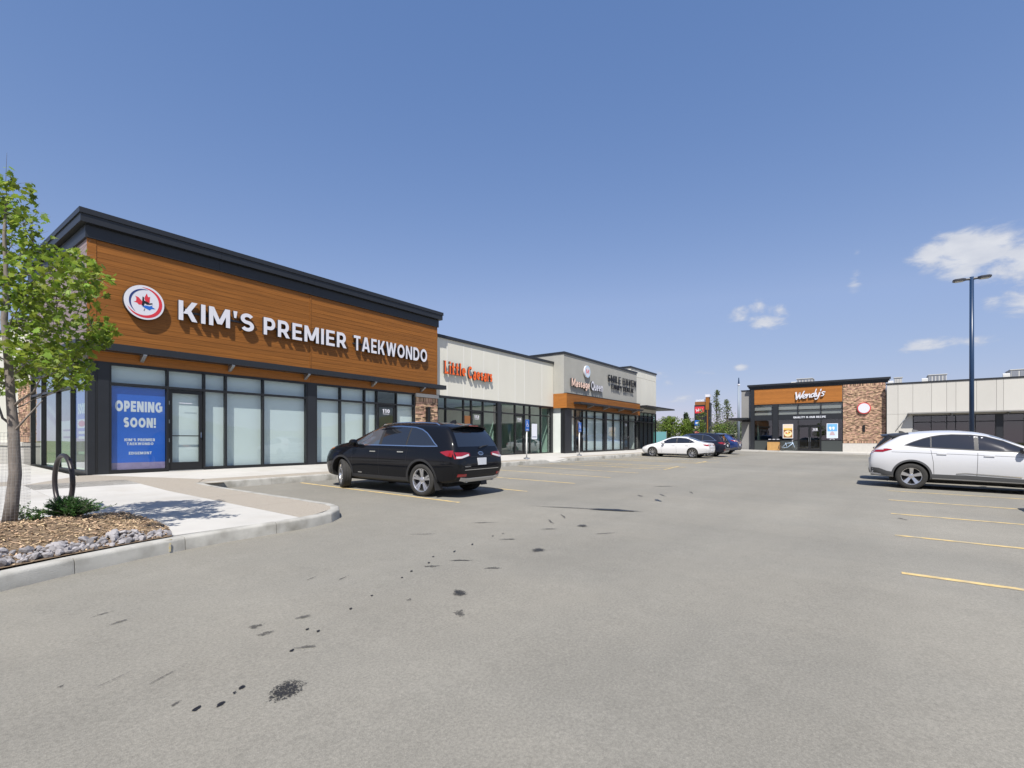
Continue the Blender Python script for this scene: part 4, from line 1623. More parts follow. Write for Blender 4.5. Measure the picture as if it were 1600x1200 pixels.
letters('SMILE', FGL, 33.75, 35.95, 5.86, 6.38, .06, .12, .14, [M['black'], M['black']], sm, gap=.30)
letters('HAVEN', FGL, 36.4, 39.0, 5.86, 6.38, .06, .12, .14, [M['black'], M['black']], sm, gap=.27)
letters('FAMILY', FGL, 34.35, 36.2, 5.36, 5.70, .06, .12, .14, [M['black'], M['black']], sm, gap=.25)
letters('DENTAL', FGL, 36.5, 38.5, 5.36, 5.70, .06, .12, .14, [M['black'], M['black']], sm, gap=.25)
tb = thing('patio_table', (35.5, 14.9, zw(35.5, 14.9)))

# ------------------------------------------------------------------ cream end tower
TX0, TX1, TY = 39.4, 45.4, 16.7
tow = thing('store_building', (42.4, 20, .75), 'tall cream end unit of the strip with thin dark canopy and glazed corner', 'building', 'shop units of the retail strip')
FT = Face((0, TY, 0), (1, 0, 0), (0, -1, 0))
FTL = Face((TX0, 0, 0), (0, -1, 0), (-1, 0, 0))
mb = MB()
mb.box(TX0 + .05, TX1, TY + .05, TY + .3, 3.7, 7.6)
mb.box(TX0 + .05, TX0 + .3, TY + .302, 24, 3.7, 7.6)
mb.box(TX1 - .25, TX1, TY + .302, 24, 3.7, 7.6)
mb.box(TX0, TX1, 24.01, 24.2, .3, 7.6)
mb.build('wall', M['panel'], tow)
mb = MB()
mb.box(TX0 + .31, TX1 - .26, TY + .31, 24, 7.0, 7.15)
mb.build('roof', M['roof'], tow)
for i in range(5):
    a, b = TX0 + .01 + 1.196 * i, TX0 + .01 + 1.196 * (i + 1)
    FT.part('wall_panel', M['panel'], tow, a, b - .012, 4.0, 6.94, -.05, 0)
    FT.part('wall_panel', M['panel'], tow, a, b - .012, 6.96, 7.6, -.05, 0)
for i in range(5):
    FTL.part('wall_panel', M['panel'], tow, -24 + 1.46 * i, -24 + 1.46 * (i + 1) - .012, 6.5, 7.6, -.05, 0)
FT.part('coping', M['dark_metal'], tow, TX0 - .06, TX1 + .06, 7.605, 7.74, -.35, .06)
FTL.part('coping', M['dark_metal'], tow, -24.1, -TY - .355, 7.605, 7.74, -.3, .06)
us = [39.45, 40.4, 41.4, 42.4, 43.4, 44.4, 45.36]
storefront(FT, tow, us, ['w'] * 6, .72, 3.1, 3.95, gl='glass_clear')
for i in range(6):
    FT.part('rail', M['frame'], tow, us[i] + .03, us[i + 1] - .03, 3.5, 3.55, -.1, .014)
FTR = Face((TX1, 0, 0), (0, 1, 0), (1, 0, 0))
storefront(FTR, tow, [16.75, 18.2, 19.7, 21.2], ['w'] * 3, .72, 3.1, 3.95, gl='glass_clear')
room(tow, TX0 + .2, TX1 - .25, TY + .15, TY + 6, .72, 3.96, m='interior_dark')
mb = MB()
mb.box(TX0 + .22, 46.6, TY - 1.35, TY - .005, 4.28, 4.40)
mb.box(TX1 + .005, 46.6, TY - .003, 22, 4.28, 4.40)
cn = mb.build('canopy', M['dark_metal'], tow)
FT.part('canopy_beam', M['cast'], cn, TX0 + .3, 41.1, 4.05, 4.27, .03, .5)

# ------------------------------------------------------------------ the burger restaurant across the lot
WX = 54.5
wen = thing('restaurant_building', (58, 4.7, .46), 'restaurant with wood fascia, brick corner and black cornice facing across the lot', 'building')
FWn = Face((WX, 0, 0), (0, -1, 0), (-1, 0, 0))      # u = -y
zb_ = .46
mb = MB()
mb.box(WX + .02, WX + .3, -.62, 10.05, 4.98, 6.9)
mb.box(WX + .602, 66, 10.85, 11.2, .2, 6.5)
mb.box(WX + .302, WX + .6, 10.06, 11.2, .2, 6.5)
mb.box(65.7, 66, -.6, 10.84, .2, 6.5)
mb.build('wall', M['stucco_d'], wen)
mb = MB()
mb.box(WX + .31, 65.69, -.55, 10.0, 6.0, 6.2)
mb.build('roof', M['roof'], wen)
FWb = Face((WX + .302, 0, 0), (0, -1, 0), (-1, 0, 0))
FWb.part('coping', M['dark_metal'], wen, -11.24, -10.3, 6.505, 6.6, -.3, .05)
planks(FWn, wen, [-9.93, -2.56], 5.05, 6.56, 10, M['wood_l'])
FWn.part('corner_post', M['dark_metal'], wen, -10.28, -9.94, .3, 6.58, -.28, .06)
# tapered cornice
for (a, b, o) in ((6.585, 6.72, .07), (6.722, 6.86, .16), (6.862, 7.04, .25)):
    FWn.part('cornice_band', M['dark_metal'], wen, -10.3 - o, .72 + o, a, b, -.3, o)
us = [-9.94, -8.3, -7.79, -6.1, -4.22, -2.54]
# tall glazing: three tiers per bay
for i in range(len(us)):
    FWn.part('mullion', M['frame'], wen, us[i] - .03, us[i] + .03, .3, 5.0, -.12, .03)
for i, k in enumerate(['w', 'p', 'w', 'd', 'w']):
    a, b = us[i] + .03, us[i + 1] - .03
    if k == 'p':
        FWn.part('pier_cladding', M['dark_metal'], wen, a, b, .3, 5.0, -.3, .07)
        continue
    FWn.part('rail', M['frame'], wen, a, b, 4.96, 5.03, -.1, .02)
    FWn.part('rail', M['frame'], wen, a, b, 4.40, 4.45, -.1, .02)
    FWn.part('pane', M['glass'], wen, a, b, 4.45, 4.96, -.05, -.04)
    FWn.part('pane', M['glass'], wen, a, b, 3.98, 4.40, -.05, -.04)
    FWn.part('spandrel_blind', M['stucco_d'], wen, a, b, 3.98, 4.96, -.12, -.11)
    if k == 'd':
        FWn.part('rail', M['frame'], wen, a, b, 2.86, 2.94, -.1, .02)
        FWn.part('pane', M['glass_clear'], wen, a, b, 2.94, 3.45, -.05, -.04)
        mid_ = (a + b) / 2
        for (p, q) in ((a, mid_ - .004), (mid_ + .004, b)):
            mb = MB()
            for (c, d, e, f) in ((p, p + .1, zb_ + .02, 2.85), (q - .1, q, zb_ + .02, 2.85), (p + .1, q - .1, zb_ + .02, zb_ + .25), (p + .1, q - .1, 2.73, 2.85)):
                FWn.box(mb, c, d, e, f, -.09, -.02)
            dr = mb.build('door', M['frame'], wen)
            FWn.part('pane', M['glass_clear'], dr, p + .1, q - .1, zb_ + .25, 2.73, -.06, -.05)
            FWn.part('handle', M['steel'], dr, (q - .07 if p == a else p + .05), (q - .05 if p == a else p + .07), zb_ + .9, zb_ + 1.3, -.02, .03)
            for r_ in range(6):
                FWn.part('grille_bar', M['frame'], dr, p + .14 + r_ * .105, p + .16 + r_ * .105, zb_ + .25, zb_ + 1.15, -.049, -.04)
            if p != a:
                letters('128', FWn, (p + q) / 2 - .2, (p + q) / 2 + .2, 2.44, 2.62, -.045, -.042, .24, [M['white']] * 2, dr, joined=True, name='lettering')
                FWn.part('lettering', M['white'], dr, (p + q) / 2 - .25, (p + q) / 2 + .25, 2.37, 2.40, -.045, -.042)
    else:
        FWn.part('pane', M['glass_clear'], wen, a, b, 1.52, 3.45, -.05, -.04)
        FWn.part('rail', M['frame'], wen, a, b, 2.50, 2.53, -.1, -.03)
        FWn.part('rail', M['frame'], wen, a, b, 1.45, 1.52, -.1, .03)
        FWn.part('kick_panel', mat('dark_green_grey_panel', (.045, .052, .050), .5), wen, a, b, .3, 1.45, -.1, .012)
FWn.part('sign_band', M['dark_metal'], wen, -9.91, -8.33, 3.45, 3.98, -.14, .025)
FWn.part('sign_band', M['dark_metal'], wen, -7.76, -2.57, 3.45, 3.98, -.14, .036)
wn_t = thing('slogan_sign', (WX, 5.2, 3.7), 'white slogan lettering on the dark band above the restaurant doors', 'sign')
letters('QUALITY IS OUR RECIPE', FWn, -6.5, -3.85, 3.60, 3.78, .038, .042, .21, [M['poster_white']] * 2, wn_t, joined=True, name='lettering')
mb = MB()
mb.box(WX + .3, 62, -.2, 9.9, zb_ - .1, zb_)
mb.box(WX + 5.5, WX + 5.7, -.2, 9.9, zb_, 4.9)
mb.box(WX + .35, 62, 9.6, 9.72, zb_, 4.9)
mb.box(WX + .3, 62, -.2, 9.9, 4.92, 5.0)
mb.build('interior', M['interior_dark'], wen)
mb = MB()
mb.box(WX + 2.4, WX + 3.1, 3, 8.5, zb_, 1.5)
mb.build('counter', M['brown'], wen)
# brick corner on a stone base
brickwork(FWn, wen, -2.50, .62, 1.22, 6.57, .06, 9, soldier=1)
FWn.part('brick_core', M['mortar'], wen, -2.50, .62, 1.21, 6.57, -.3, -.062)
FWn.part('pier_base', M['cast'], wen, -2.53, .64, .2, 1.20, -.3, .11)
lt = FWn.part('wall_light', M['black'], wen, -1.02, -.86, 2.25, 2.85, .06, .2)
ds = thing('disc_sign', (WX, .94, 4.36), 'round white disc sign with red rim on the restaurant brick corner', 'sign')
mb = MB()
mb.prism(lathe_disc(FWn, -.94, 4.36, .50, 0, 0, 36), FWn, .10, .22)
recalc(mb.build('rim', M['red'], ds))
mb = MB()
mb.prism(lathe_disc(FWn, -.94, 4.36, .43, 0, 0, 36), FWn, .2, .235)
recalc(mb.build('disc', M['white'], ds))
# canopy over the side lane, its front edge extended to shade the wall below
mb = MB()
mb.box(WX - 1.3, WX + 6, 10.36, 12.1, 3.55, 3.73)
mb.build('side_canopy', M['dark_metal'], wen)
mb = MB()
mb.box(WX + .2, WX + .296, 10.29, 11.1, 3.36, 3.549)
mb.build('canopy_beam', M['dark_metal'], wen)
# script sign
wsg = thing('wall_sign', (WX, 5.2, 5.8), 'white raised brush-script name sign on the restaurant wood fascia', 'sign')
FWs = Face((WX - .028, 0, 0), (0, -1, 0), (-1, 0, 0))
SC = {'W': ([[(0, 1.0), (.10, .50), (.16, .02), (.34, .55), (.42, .86), (.46, .35), (.52, .04), (.70, .55), (.86, 1.04)]], .74),
      'e': ([[(.02, .27), (.22, .30), (.36, .42), (.30, .55), (.16, .54), (.05, .38), (.05, .18), (.16, .04), (.32, .06), (.44, .18)]], .40),
      'n': ([[(.04, .56), (.06, .30), (.06, .03)], [(.07, .22), (.18, .46), (.30, .54), (.36, .44), (.35, .22), (.38, .05), (.50, .10)]], .46),
      'd': ([[(.36, .46), (.22, .55), (.07, .40), (.05, .18), (.14, .04), (.27, .14), (.38, .42), (.50, 1.12)], [(.40, .50), (.37, .22), (.42, .05), (.52, .10)]], .50),
      'y': ([[(.04, .56), (.06, .24), (.15, .08), (.28, .20), (.38, .56)], [(.40, .58), (.34, .10), (.22, -.26), (.06, -.34), (.0, -.22)]], .42),
      "'": ([[(.06, 1.0), (.04, .78)]], .12),
      's': ([[(.36, .56), (.20, .62), (.10, .50), (.20, .36), (.30, .24), (.22, .07), (.04, .06)]], .40)}
x = 0
sc_ = 1.0
for ch in "Wendy's":
    strokes, adv = SC[ch]
    mb = MB()
    for k, st_ in enumerate(strokes):
        # smooth the stroke
        P = [Vector((a, b)) for a, b in st_]
        sm_ = []
        for i in range(len(P) - 1):
            p0, p1, p2, p3 = P[max(i - 1, 0)], P[i], P[i + 1], P[min(i + 2, len(P) - 1)]
            for q in range(6):
                t = q / 6
                sm_.append(.5 * ((2 * p1) + (-p0 + p2) * t + (2 * p0 - 5 * p1 + 4 * p2 - p3) * t * t + (-p0 + 3 * p1 - 3 * p2 + p3) * t ** 3))
        sm_.append(P[-1])
        tk = [(.17 if ch == 'W' else .145) * (1 - .25 * (i / len(sm_))) for i in range(len(sm_))]
        a, b = rib([tuple(p) for p in sm_], tk)
        f_ = lambda p: (-6.33 + (x + p[0] + .10 * p[1]) * .79, 5.40 + p[1] * .66 + (x + p[0]) * .075)
        d0, d1 = .06, .16 - .001 * k
        n_ = len(a)
        for i in range(n_ - 1):
            qd = [f_(b[i]), f_(b[i + 1]), f_(a[i + 1]), f_(a[i])]
            mb.add([FWs(*p, d1 - .0002 * (i % 2)) for p in qd] + [FWs(*p, d0) for p in qd], [(0, 1, 2, 3)], 0)
            mb.add([FWs(*p, d1) for p in qd] + [FWs(*p, d0) for p in qd], [(0, 4, 5, 1), (2, 6, 7, 3)], 1)
        for p in (sm_[0], sm_[-1]):
            r_ = (tk[0] if p == sm_[0] else tk[-1]) / 2
            mb.prism([f_((p[0] + r_ * cos(2 * pi * q / 12), p[1] + r_ * sin(2 * pi * q / 12))) for q in range(12)], FWs, d0, d1 - .0011, 0)
    mb.build('letter', [M['white'], M['sign_side']], wsg)
    x += adv + .0
# posters on the glass
for (ua, ub, lb, kind_) in ((-7.40, -6.52, 'food poster with yellow plate on the restaurant window left of the doors', 'f'), (-3.78, -2.90, 'blue price poster on the restaurant window right of the doors', 'p')):
    t = thing('window_poster', (WX, -(ua + ub) / 2, 1.7), lb, 'poster')
    FWn.part('frame', M['poster_white'], t, ua, ub, 1.68, 3.05, -.03, -.02)
    if kind_ == 'f':
        FWn.part('sheet', M['yellow'], t, ua + .05, ub - .05, 1.73, 3.0, -.02, -.017)
        FWn.part('print_block', M['peach'], t, ua + .08, ub - .08, 2.66, 2.96, -.017, -.015)
        FWn.part('print_block', M['brown'], t, ua + .06, ub - .06, 1.76, 2.5, -.017, -.015)
        mb = MB()
        mb.prism([((ua + ub) / 2 + .34 * cos(2 * pi * k / 24), 2.14 + .30 * sin(2 * pi * k / 24)) for k in range(24)], FWn, -.015, -.012)
        recalc(mb.build('plate', mat('cream_plate', (.80, .66, .38), .5), t))
        for k, (du, dv, m_, r_) in enumerate(((-.12, .06, 'red', .10), (.1, .1, 'brown', .11), (.02, .02, 'yellow', .13), (-.05, .12, 'poster_white', .05))):
            mb = MB()
            mb.prism([((ua + ub) / 2 + du + r_ * cos(2 * pi * q / 14), 2.14 + dv + r_ * .8 * sin(2 * pi * q / 14)) for q in range(14)], FWn, -.012, -.010 + .0005 * k)
            recalc(mb.build('food', M[m_], t))
    else:
        FWn.part('sheet', M['skyblue'], t, ua + .05, ub - .05, 2.32, 3.0, -.02, -.017)
        FWn.part('sheet', mat('pale_blue_sheet', (.56, .66, .78), .5), t, ua + .05, ub - .05, 1.73, 2.318, -.02, -.017)
        letters('99', FWn, ua + .18, ub - .25, 2.42, 2.75, -.016, -.014, .26, [M['poster_white']] * 2, t, joined=True, name='lettering')
        mb = MB()
        mb.prism([(ua + .22, 1.95), (ub - .22, 1.95), (ub - .30, 2.2), ((ua + ub) / 2, 2.34), (ua + .3, 2.2)], FWn, -.017, -.014)
        recalc(mb.build('cup_print', mat('cup_print', (.48, .36, .38), .6), t))
hb = thing('window_sill_sign', (WX, 3.35, 1.55), 'small white bracket-shaped sign below the blue price poster', 'sign')
mb = MB()
FWn.box(mb, -3.52, -3.18, 1.60, 1.63, .03, .05)
FWn.box(mb, -3.52, -3.48, 1.525, 1.598, .03, .05)
FWn.box(mb, -3.22, -3.18, 1.525, 1.598, .03, .05)
mb.build('plate', M['white'], hb)

# cream panelled wing right of the restaurant
VX = 53.85
wing = thing('store_building', (58, -8, .4), 'long cream panelled wing with grey canopy to the right of the brick corner', 'building', 'shop units across the lot')
FV = Face((VX, 0, 0), (0, -1, 0), (-1, 0, 0))
vy0 = .66
j_ = [.68, 1.45, 2.44, 3.65, 4.6, 5.17, 6.4, 7.55, 7.95, 9.3, 10.4, 11.6, 12.8, 14.0, 15.2, 16.4, 17.6]
mb = MB()
mb.box(VX + .1, VX + .3, -30, -.685, 3.6, 6.28)
mb.box(VX + .05, 66, -.9, -.685, .2, 6.28)
mb.box(65.7, 66, -30, -.91, .2, 6.28)
mb.box(VX + .1, VX + .3, -2.42, -.91, .2, 3.598)
mb.build('wall', M['panel_w'], wing)
mb = MB()
mb.box(VX + .31, 65.69, -30, -.92, 5.8, 6.0)
mb.build('roof', M['roof'], wing)
for i in range(len(j_) - 1):
    FV.part('wall_panel', M['panel_w'], wing, j_[i] + .008, j_[i + 1] - .008, 3.73, 6.30, 0 - .1, 0)
    if j_[i + 1] < 2.5:
        FV.part('wall_panel', M['panel_w'], wing, j_[i] + .008, j_[i + 1] - .008, .25, 3.715, -.1, 0)
FV.part('wall_panel', M['panel_w'], wing, 17.6, 30, .25, 6.3, -.1, 0)
for i in range(6):
    FV.part('coping', M['dark_metal'], wing, .62 + 5 * i, .62 + 5 * (i + 1) - .004, 6.305, 6.42, -.3, .05)
us = [2.45, 3.63, 4.6, 5.15, 6.33, 7.5, 7.92, 9.1, 10.4, 11.6, 12.8, 14.0]
storefront(FV, wing, us, ['w', 'w', 'w', 'w', 'w', 'p', 'w', 'w', 'w', 'd', 'w'], .40, 3.0, 3.57, gl='glass_clear')
FV.part('sill_ledge', M['cast'], wing, 2.2, 2.43, 1.3, 1.4, -.05, .3)
canopy(FV, wing, 2.1, 16.5, 3.70, 3.80, .75, (4.9, 8.2, 11.5), w0=.003, m='stucco_d')
FV.part('spandrel', M['panel_w'], wing, 2.44, 17.58, 3.575, 3.70, -.1, -.03)
mb = MB()
mb.box(VX + .32, 62, -17, -2.4, .2, .3)
mb.box(60, 60.2, -17, -2.4, .3, 3.9)
mb.box(VX + .32, 60, -17, -2.4, 3.7, 3.8)
mb.box(VX + .32, 60, -17.1, -17, .3, 3.7)
mb.box(VX + .32, 60, -2.4, -2.3, .3, 3.7)
mb.build('interior', M['interior_dark'], wing)
# steel strut under the canopy end
mb = MB()
mb.tube([FV(2.15, 3.69, .05), FV(1.30, 2.30, .03)], .035, 8)
mb.build('downpipe', M['steel'], wing, smooth=True)

# rooftop units


def hvac(y0, y1, x0, x1, z0, z1, label):
    t = thing('rooftop_unit', ((x0 + x1) / 2, (y0 + y1) / 2, z0), label, 'rooftop unit', 'air handling units on the roofs')
    mb = MB()
    mb.box(x0, x1, y0, y1, z0, z1 - .06)
    mb.build('casing', M['hvac'], t)
    mb = MB()
    mb.box(x0 - .06, x1 + .06, y0 - .06, y1 + .06, z1 - .058, z1)
    mb.build('lid', M['hvac'], t)
    for k in range(5):
        q = MB()
        w = (y1 - y0) / 5
        q.box(x0 - .03, x0 - .002, y0 + w * k + .05, y0 + w * (k + 1) - .05, z0 + .12, z1 - .14)
        q.build('louvre', M['steel'], t)
    mb = MB()
    mb.prism([(x0 - .25, z0 + .25), (x0 - .031, z0 + .25), (x0 - .031, z1 - .3), (x0 - .18, z1 - .38)], lambda a, b, w: Vector((a, w, b)), y1 + .07, y1 + .5)
    recalc(mb.build('hood', M['hvac'], t))


hvac(5.25, 6.6, 58, 60, 6.2, 7.78, 'pale rooftop unit peeking over the restaurant cornice')
hvac(-1.85, -1.3, 58, 58.6, 6.0, 7.32, 'small pale rooftop unit just right of the brick corner')
hvac(-4.95, -3.75, 58, 60, 6.0, 7.38, 'grey rooftop unit in the middle of the cream wing roof')
hvac(-11.5, -9.0, 58, 60, 6.0, 7.40, 'large rooftop unit near the lamp post on the cream wing roof')
bpy.data.objects.remove(tb)


# ================================================================== vehicles
def lerp_tab(tab, x):
    if x <= tab[0][0]:
        return tab[0][1]
    for (a, va), (b, vb) in zip(tab, tab[1:]):
        if x <= b:
            t = (x - a) / (b - a)
            return va + (vb - va) * t
    return tab[-1][1]


PAINTS = {}


def paint(name, col, rough=.32, metal=0.0):
    if name not in PAINTS:
        PAINTS[name] = mat(name, col, .5 if max(col) < .1 else rough, metal, .05 if max(col) < .1 else .5, coat=.6 if max(col) < .1 else 1.0, coatrough=.02)
    return PAINTS[name]


M['car_glass'] = mat('tinted_car_glass', (.012, .014, .018), .03, 0, .9, coat=.6)
M['car_glass_l'] = mat('car_glass_lighter', (.05, .065, .085), .03, 0, .9, coat=.6)
M['tyre'] = mat('tyre_rubber', (.035, .034, .032), .8, 0, .3, var=.2, vscale=20)
M['alloy'] = mat('alloy_wheel', (.62, .62, .63), .25, .9)
M['wheel_dark'] = mat('wheel_well', (.008, .008, .008), .8)
M['plastic'] = mat('black_trim_plastic', (.022, .022, .023), .55)
M['plastic_g'] = mat('grey_trim_plastic', (.075, .077, .08), .55)
M['tail_red'] = mat('tail_lamp_red', (.24, .003, .006), .12, 0, .6, coat=1.0)
M['tail_clear'] = mat('lamp_clear', (.55, .52, .52), .1, 0, .6, coat=1.0)
M['amber'] = mat('amber_reflector', (.6, .2, .03), .2)
M['plate'] = mat('number_plate', (.62, .64, .68), .4)
M['silver'] = mat('silver_skid_plate', (.50, .50, .50), .35, .4)


class Car:
    def __init__(s, S):
        s.S = S
        s.root = thing('parked_car', (0, 0, 0))
        s.pm = S['paint']
        s.body()

    def body(s):
        S = s.S
        xs = S['stations']
        ring_n = 10
        vs_, fs = [], []
        for x in xs:
            z0, zb, zt = lerp_tab(S['z0'], x), lerp_tab(S['zb'], x), lerp_tab(S['zt'], x)
            wm, wb, wr, ws = lerp_tab(S['wm'], x), lerp_tab(S['wb'], x), lerp_tab(S['wr'], x), lerp_tab(S['ws'], x)
            zm = z0 + (zb - z0) * .48
            ze = zb + (zt - zb) * .84
            half = [(0, z0), (ws * .8, z0), (ws, z0 + .05), (wm, zm), (wm * .992, zm + (zb - zm) * .62), (wb, zb), ((wb + wr) / 2 + .018, zb + (ze - zb) * .52), (wr, ze), (wr * .62, zt - (zt - ze) * .22), (0, zt)]
            vs_.append([(x, y, z) for y, z in half] + [(x, -y, z) for y, z in reversed(half[1:-1])])
        n = len(vs_[0])
        bm = bmesh.new()
        R_ = [[bm.verts.new(p) for p in row] for row in vs_]
        for i in range(len(R_) - 1):
            for k in range(n):
                bm.faces.new((R_[i][k], R_[i][(k + 1) % n], R_[i + 1][(k + 1) % n], R_[i + 1][k]))
        bm.faces.new(list(reversed(R_[0])))
        bm.faces.new(R_[-1])
        bmesh.ops.recalc_face_normals(bm, faces=bm.faces)
        cl = bm.edges.layers.float.new('crease_edge')
        for i in range(len(R_) - 1):
            for k, c in ((2, .5), (5, .45), (7, .35)):
                for kk in (k, n - k):
                    e = bm.edges.get((R_[i][kk], R_[i + 1][kk]))
                    if e:
                        e[cl] = c
        for x_, c in S.get('rings', ()):
            i = min(range(len(xs)), key=lambda q: abs(xs[q] - x_))
            for k in range(n):
                e = bm.edges.get((R_[i][k], R_[i][(k + 1) % n]))
                e[cl] = c
        me = bpy.data.meshes.new('body')
        bm.to_mesh(me)
        bm.free()
        o = bpy.data.objects.new('body', me)
        COL.objects.link(o)
        sub = o.modifiers.new('s', 'SUBSURF')
        sub.levels = sub.render_levels = 3
        dg = bpy.context.evaluated_depsgraph_get()
        me2 = bpy.data.meshes.new_from_object(o.evaluated_get(dg))
        o.modifiers.clear()
        o.data = me2
        s.bvh = BVHTree.FromPolygons([v.co.copy() for v in me2.vertices], [list(p.vertices) for p in me2.polygons])
        # wheel arches
        mb = MB()
        for ax in (S['ax_r'], S['ax_f']):
            for sd_ in (1, -1):
                r_ = S['r'] * S.get('arch', 1.13)
                w = S['hw']
                mb.lathe([(0, .001), (0, r_), (.5, r_), (.5, .001)], (ax, sd_ * (w - .34), S['r'] + .015), (0, sd_, 0), 40)
        cut = mb.build('arch_cut', M['wheel_dark'])
        recalc(cut)
        me2.materials.clear()
        me2.materials.append(s.pm)
        b = o.modifiers.new('b', 'BOOLEAN')
        b.operation = 'DIFFERENCE'
        b.solver = 'EXACT'
        b.object = cut
        b.material_mode = 'TRANSFER'
        dg = bpy.context.evaluated_depsgraph_get()
        me3 = bpy.data.meshes.new_from_object(o.evaluated_get(dg))
        o.modifiers.clear()
        o.data = me3
        me3.polygons.foreach_set('use_smooth', [True] * len(me3.polygons))
        me3.set_sharp_from_angle(angle=R(38))
        bpy.data.objects.remove(cut)
        o.parent = s.root
        s.b = o

    # ---- conforming patches
    def hit(s, view, u, v):
        if view == 'side':
            o, d = Vector((u, 3, v)), Vector((0, -1, 0))
        elif view == 'rear':
            o, d = Vector((-3, u, v)), Vector((1, 0, 0))
        elif view == 'front':
            o, d = Vector((9, u, v)), Vector((-1, 0, 0))
        else:
            o, d = Vector((u, v, 4)), Vector((0, 0, -1))
        r_ = s.bvh.ray_cast(o, d)
        if r_[0] is None:
            q = s.bvh.find_nearest(o + d * (3 if view != 'front' else 5))
            return q[0], -d
        nn = r_[1]
        if nn.dot(d) > 0:
            nn = -nn
        return r_[0], nn

    def patch(s, mb, view, us, lo, hi, off=.004, n=10, m=4, flip=1, mi=None):
        """grid patch over u in us=(a,b) with v between lo(u) and hi(u); tabs or callables"""
        f = lambda t, u: lerp_tab(t, u) if isinstance(t, (list, tuple)) else (t(u) if callable(t) else t)
        G, B = [], []
        if isinstance(us, list):
            U = us
        else:
            U = [us[0] + (us[1] - us[0]) * i / n for i in range(n + 1)]
            for t in (lo, hi):
                if isinstance(t, (list, tuple)):
                    U += [q[0] for q in t if us[0] < q[0] < us[1]]
            U = sorted(set(round(q, 5) for q in U))
        for u in U:
            a, b = f(lo, u), f(hi, u)
            for j in range(m + 1):
                p, nn = s.hit(view, u, a + (b - a) * j / m)
                q = p + nn * off
                w = p - nn * .012
                G.append((q.x, q.y * flip, q.z))
                B.append((w.x, w.y * flip, w.z))
        k = m + 1
        N = len(U)
        fs = [(i * k + j, (i + 1) * k + j, (i + 1) * k + j + 1, i * k + j + 1) for i in range(N - 1) for j in range(m)]
        bd = [i * k for i in range(N)] + [(N - 1) * k + j for j in range(1, k)] + [i * k + m for i in range(N - 2, -1, -1)] + [j for j in range(m - 1, 0, -1)]
        T = len(G)
        fs += [(bd[i], bd[(i + 1) % len(bd)], T + bd[(i + 1) % len(bd)], T + bd[i]) for i in range(len(bd))]
        mb.add(G + B, fs, mi)

    def ribbon(s, mb, view, path, w, off=.006, flip=1, closed=False, mi=None):
        P = []
        for i in range(len(path) - (0 if closed else 1)):
            a, b = Vector(path[i]), Vector(path[(i + 1) % len(path)])
            k = max(1, int((b - a).length / .06))
            P += [tuple(a + (b - a) * q / k) for q in range(k)]
        if not closed:
            P.append(tuple(path[-1]))
        A, Bq = rib(P, w, closed)
        n = len(P)
        vs_ = []
        for side in (A, Bq):
            for dz in (off, -.01):
                for q in side:
                    p, nn = s.hit(view, q[0], q[1])
                    p = p + nn * dz
                    vs_.append((p.x, p.y * flip, p.z))
        fs = []
        for i in range(n if closed else n - 1):
            j = (i + 1) % n
            fs += [(i, j, 2 * n + j, 2 * n + i), (n + i, n + j, j, i), (2 * n + i, 2 * n + j, 3 * n + j, 3 * n + i)]
        mb.add(vs_, fs, mi)

    def part(s, mb, name, m, smooth=True, parent=None, label=None):
        o = recalc(mb.build(name, m, parent or s.root, smooth=smooth, sharp=35 if smooth else None))
        if label:
            o['label'] = label
        return o

    def both(s, name, m, fn, smooth=True):
        out = []
        for fl in (1, -1):
            mb = MB()
            fn(mb, fl)
            out.append(s.part(mb, name, m, smooth))
        return out

    def wheel(s, x, side, steer=0.0, spokes=5, style='split'):
        S = s.S
        r_, w = S['r'], S.get('tw', .225)
        c = Vector((x, side * (S['hw'] - .025 - w / 2), r_))
        rr_ = r_ * S.get('rim', .70)
        rotm = Matrix.Translation(c) @ Matrix.Rotation(steer, 4, 'Z')

        def tf(mb):
            mb.v = [tuple(rotm @ Vector(p)) for p in mb.v]
        ax = (0, side, 0)
        h = w / 2
        mb = MB()
        mb.lathe([(-h * .8, rr_ - .01), (-h * .95, rr_ + .01), (-h, r_ - .06), (-h * .88, r_ - .015), (-h * .72, r_), (-h * .30, r_), (-h * .28, r_ - .008), (-h * .24, r_ - .008), (-h * .22, r_), (h * .22, r_), (h * .24, r_ - .008), (h * .28, r_ - .008), (h * .30, r_), (h * .72, r_), (h * .88, r_ - .015), (h, r_ - .06), (h * .95, rr_ + .01), (h * .8, rr_ - .01), (h * .55, rr_ - .012), (-h * .8, rr_ - .01)], (0, 0, 0), ax, 36)
        tf(mb)
        ty = s.part(mb, 'wheel', M['tyre'])
        mb = MB()
        mb.lathe([(-h * .5, rr_ - .03), (h * .72, rr_ - .022), (h * .84, rr_ - .012), (h * .86, rr_ - .002), (h * .80, rr_ + .006)], (0, 0, 0), ax, 36)
        a_ = Vector((1, 0, 0))
        b_ = Vector((0, 0, 1))
        n_ = Vector((0, side, 0))

        def spoke(th, w0, w1, r0, r1, d0, d1):
            e, f = a_ * cos(th) + b_ * sin(th), -a_ * sin(th) + b_ * cos(th)
            P = []
            for (q, ww, dd) in ((r0, w0, d0), (r1, w1, d1)):
                P += [e * q - f * ww + n_ * (dd - .03), e * q + f * ww + n_ * (dd - .03), e * q + f * ww * .75 + n_ * dd, e * q - f * ww * .75 + n_ * dd]
            mb.add(P, [(0, 1, 5, 4), (1, 2, 6, 5), (2, 3, 7, 6), (3, 0, 4, 7), (4, 5, 6, 7), (3, 2, 1, 0)])
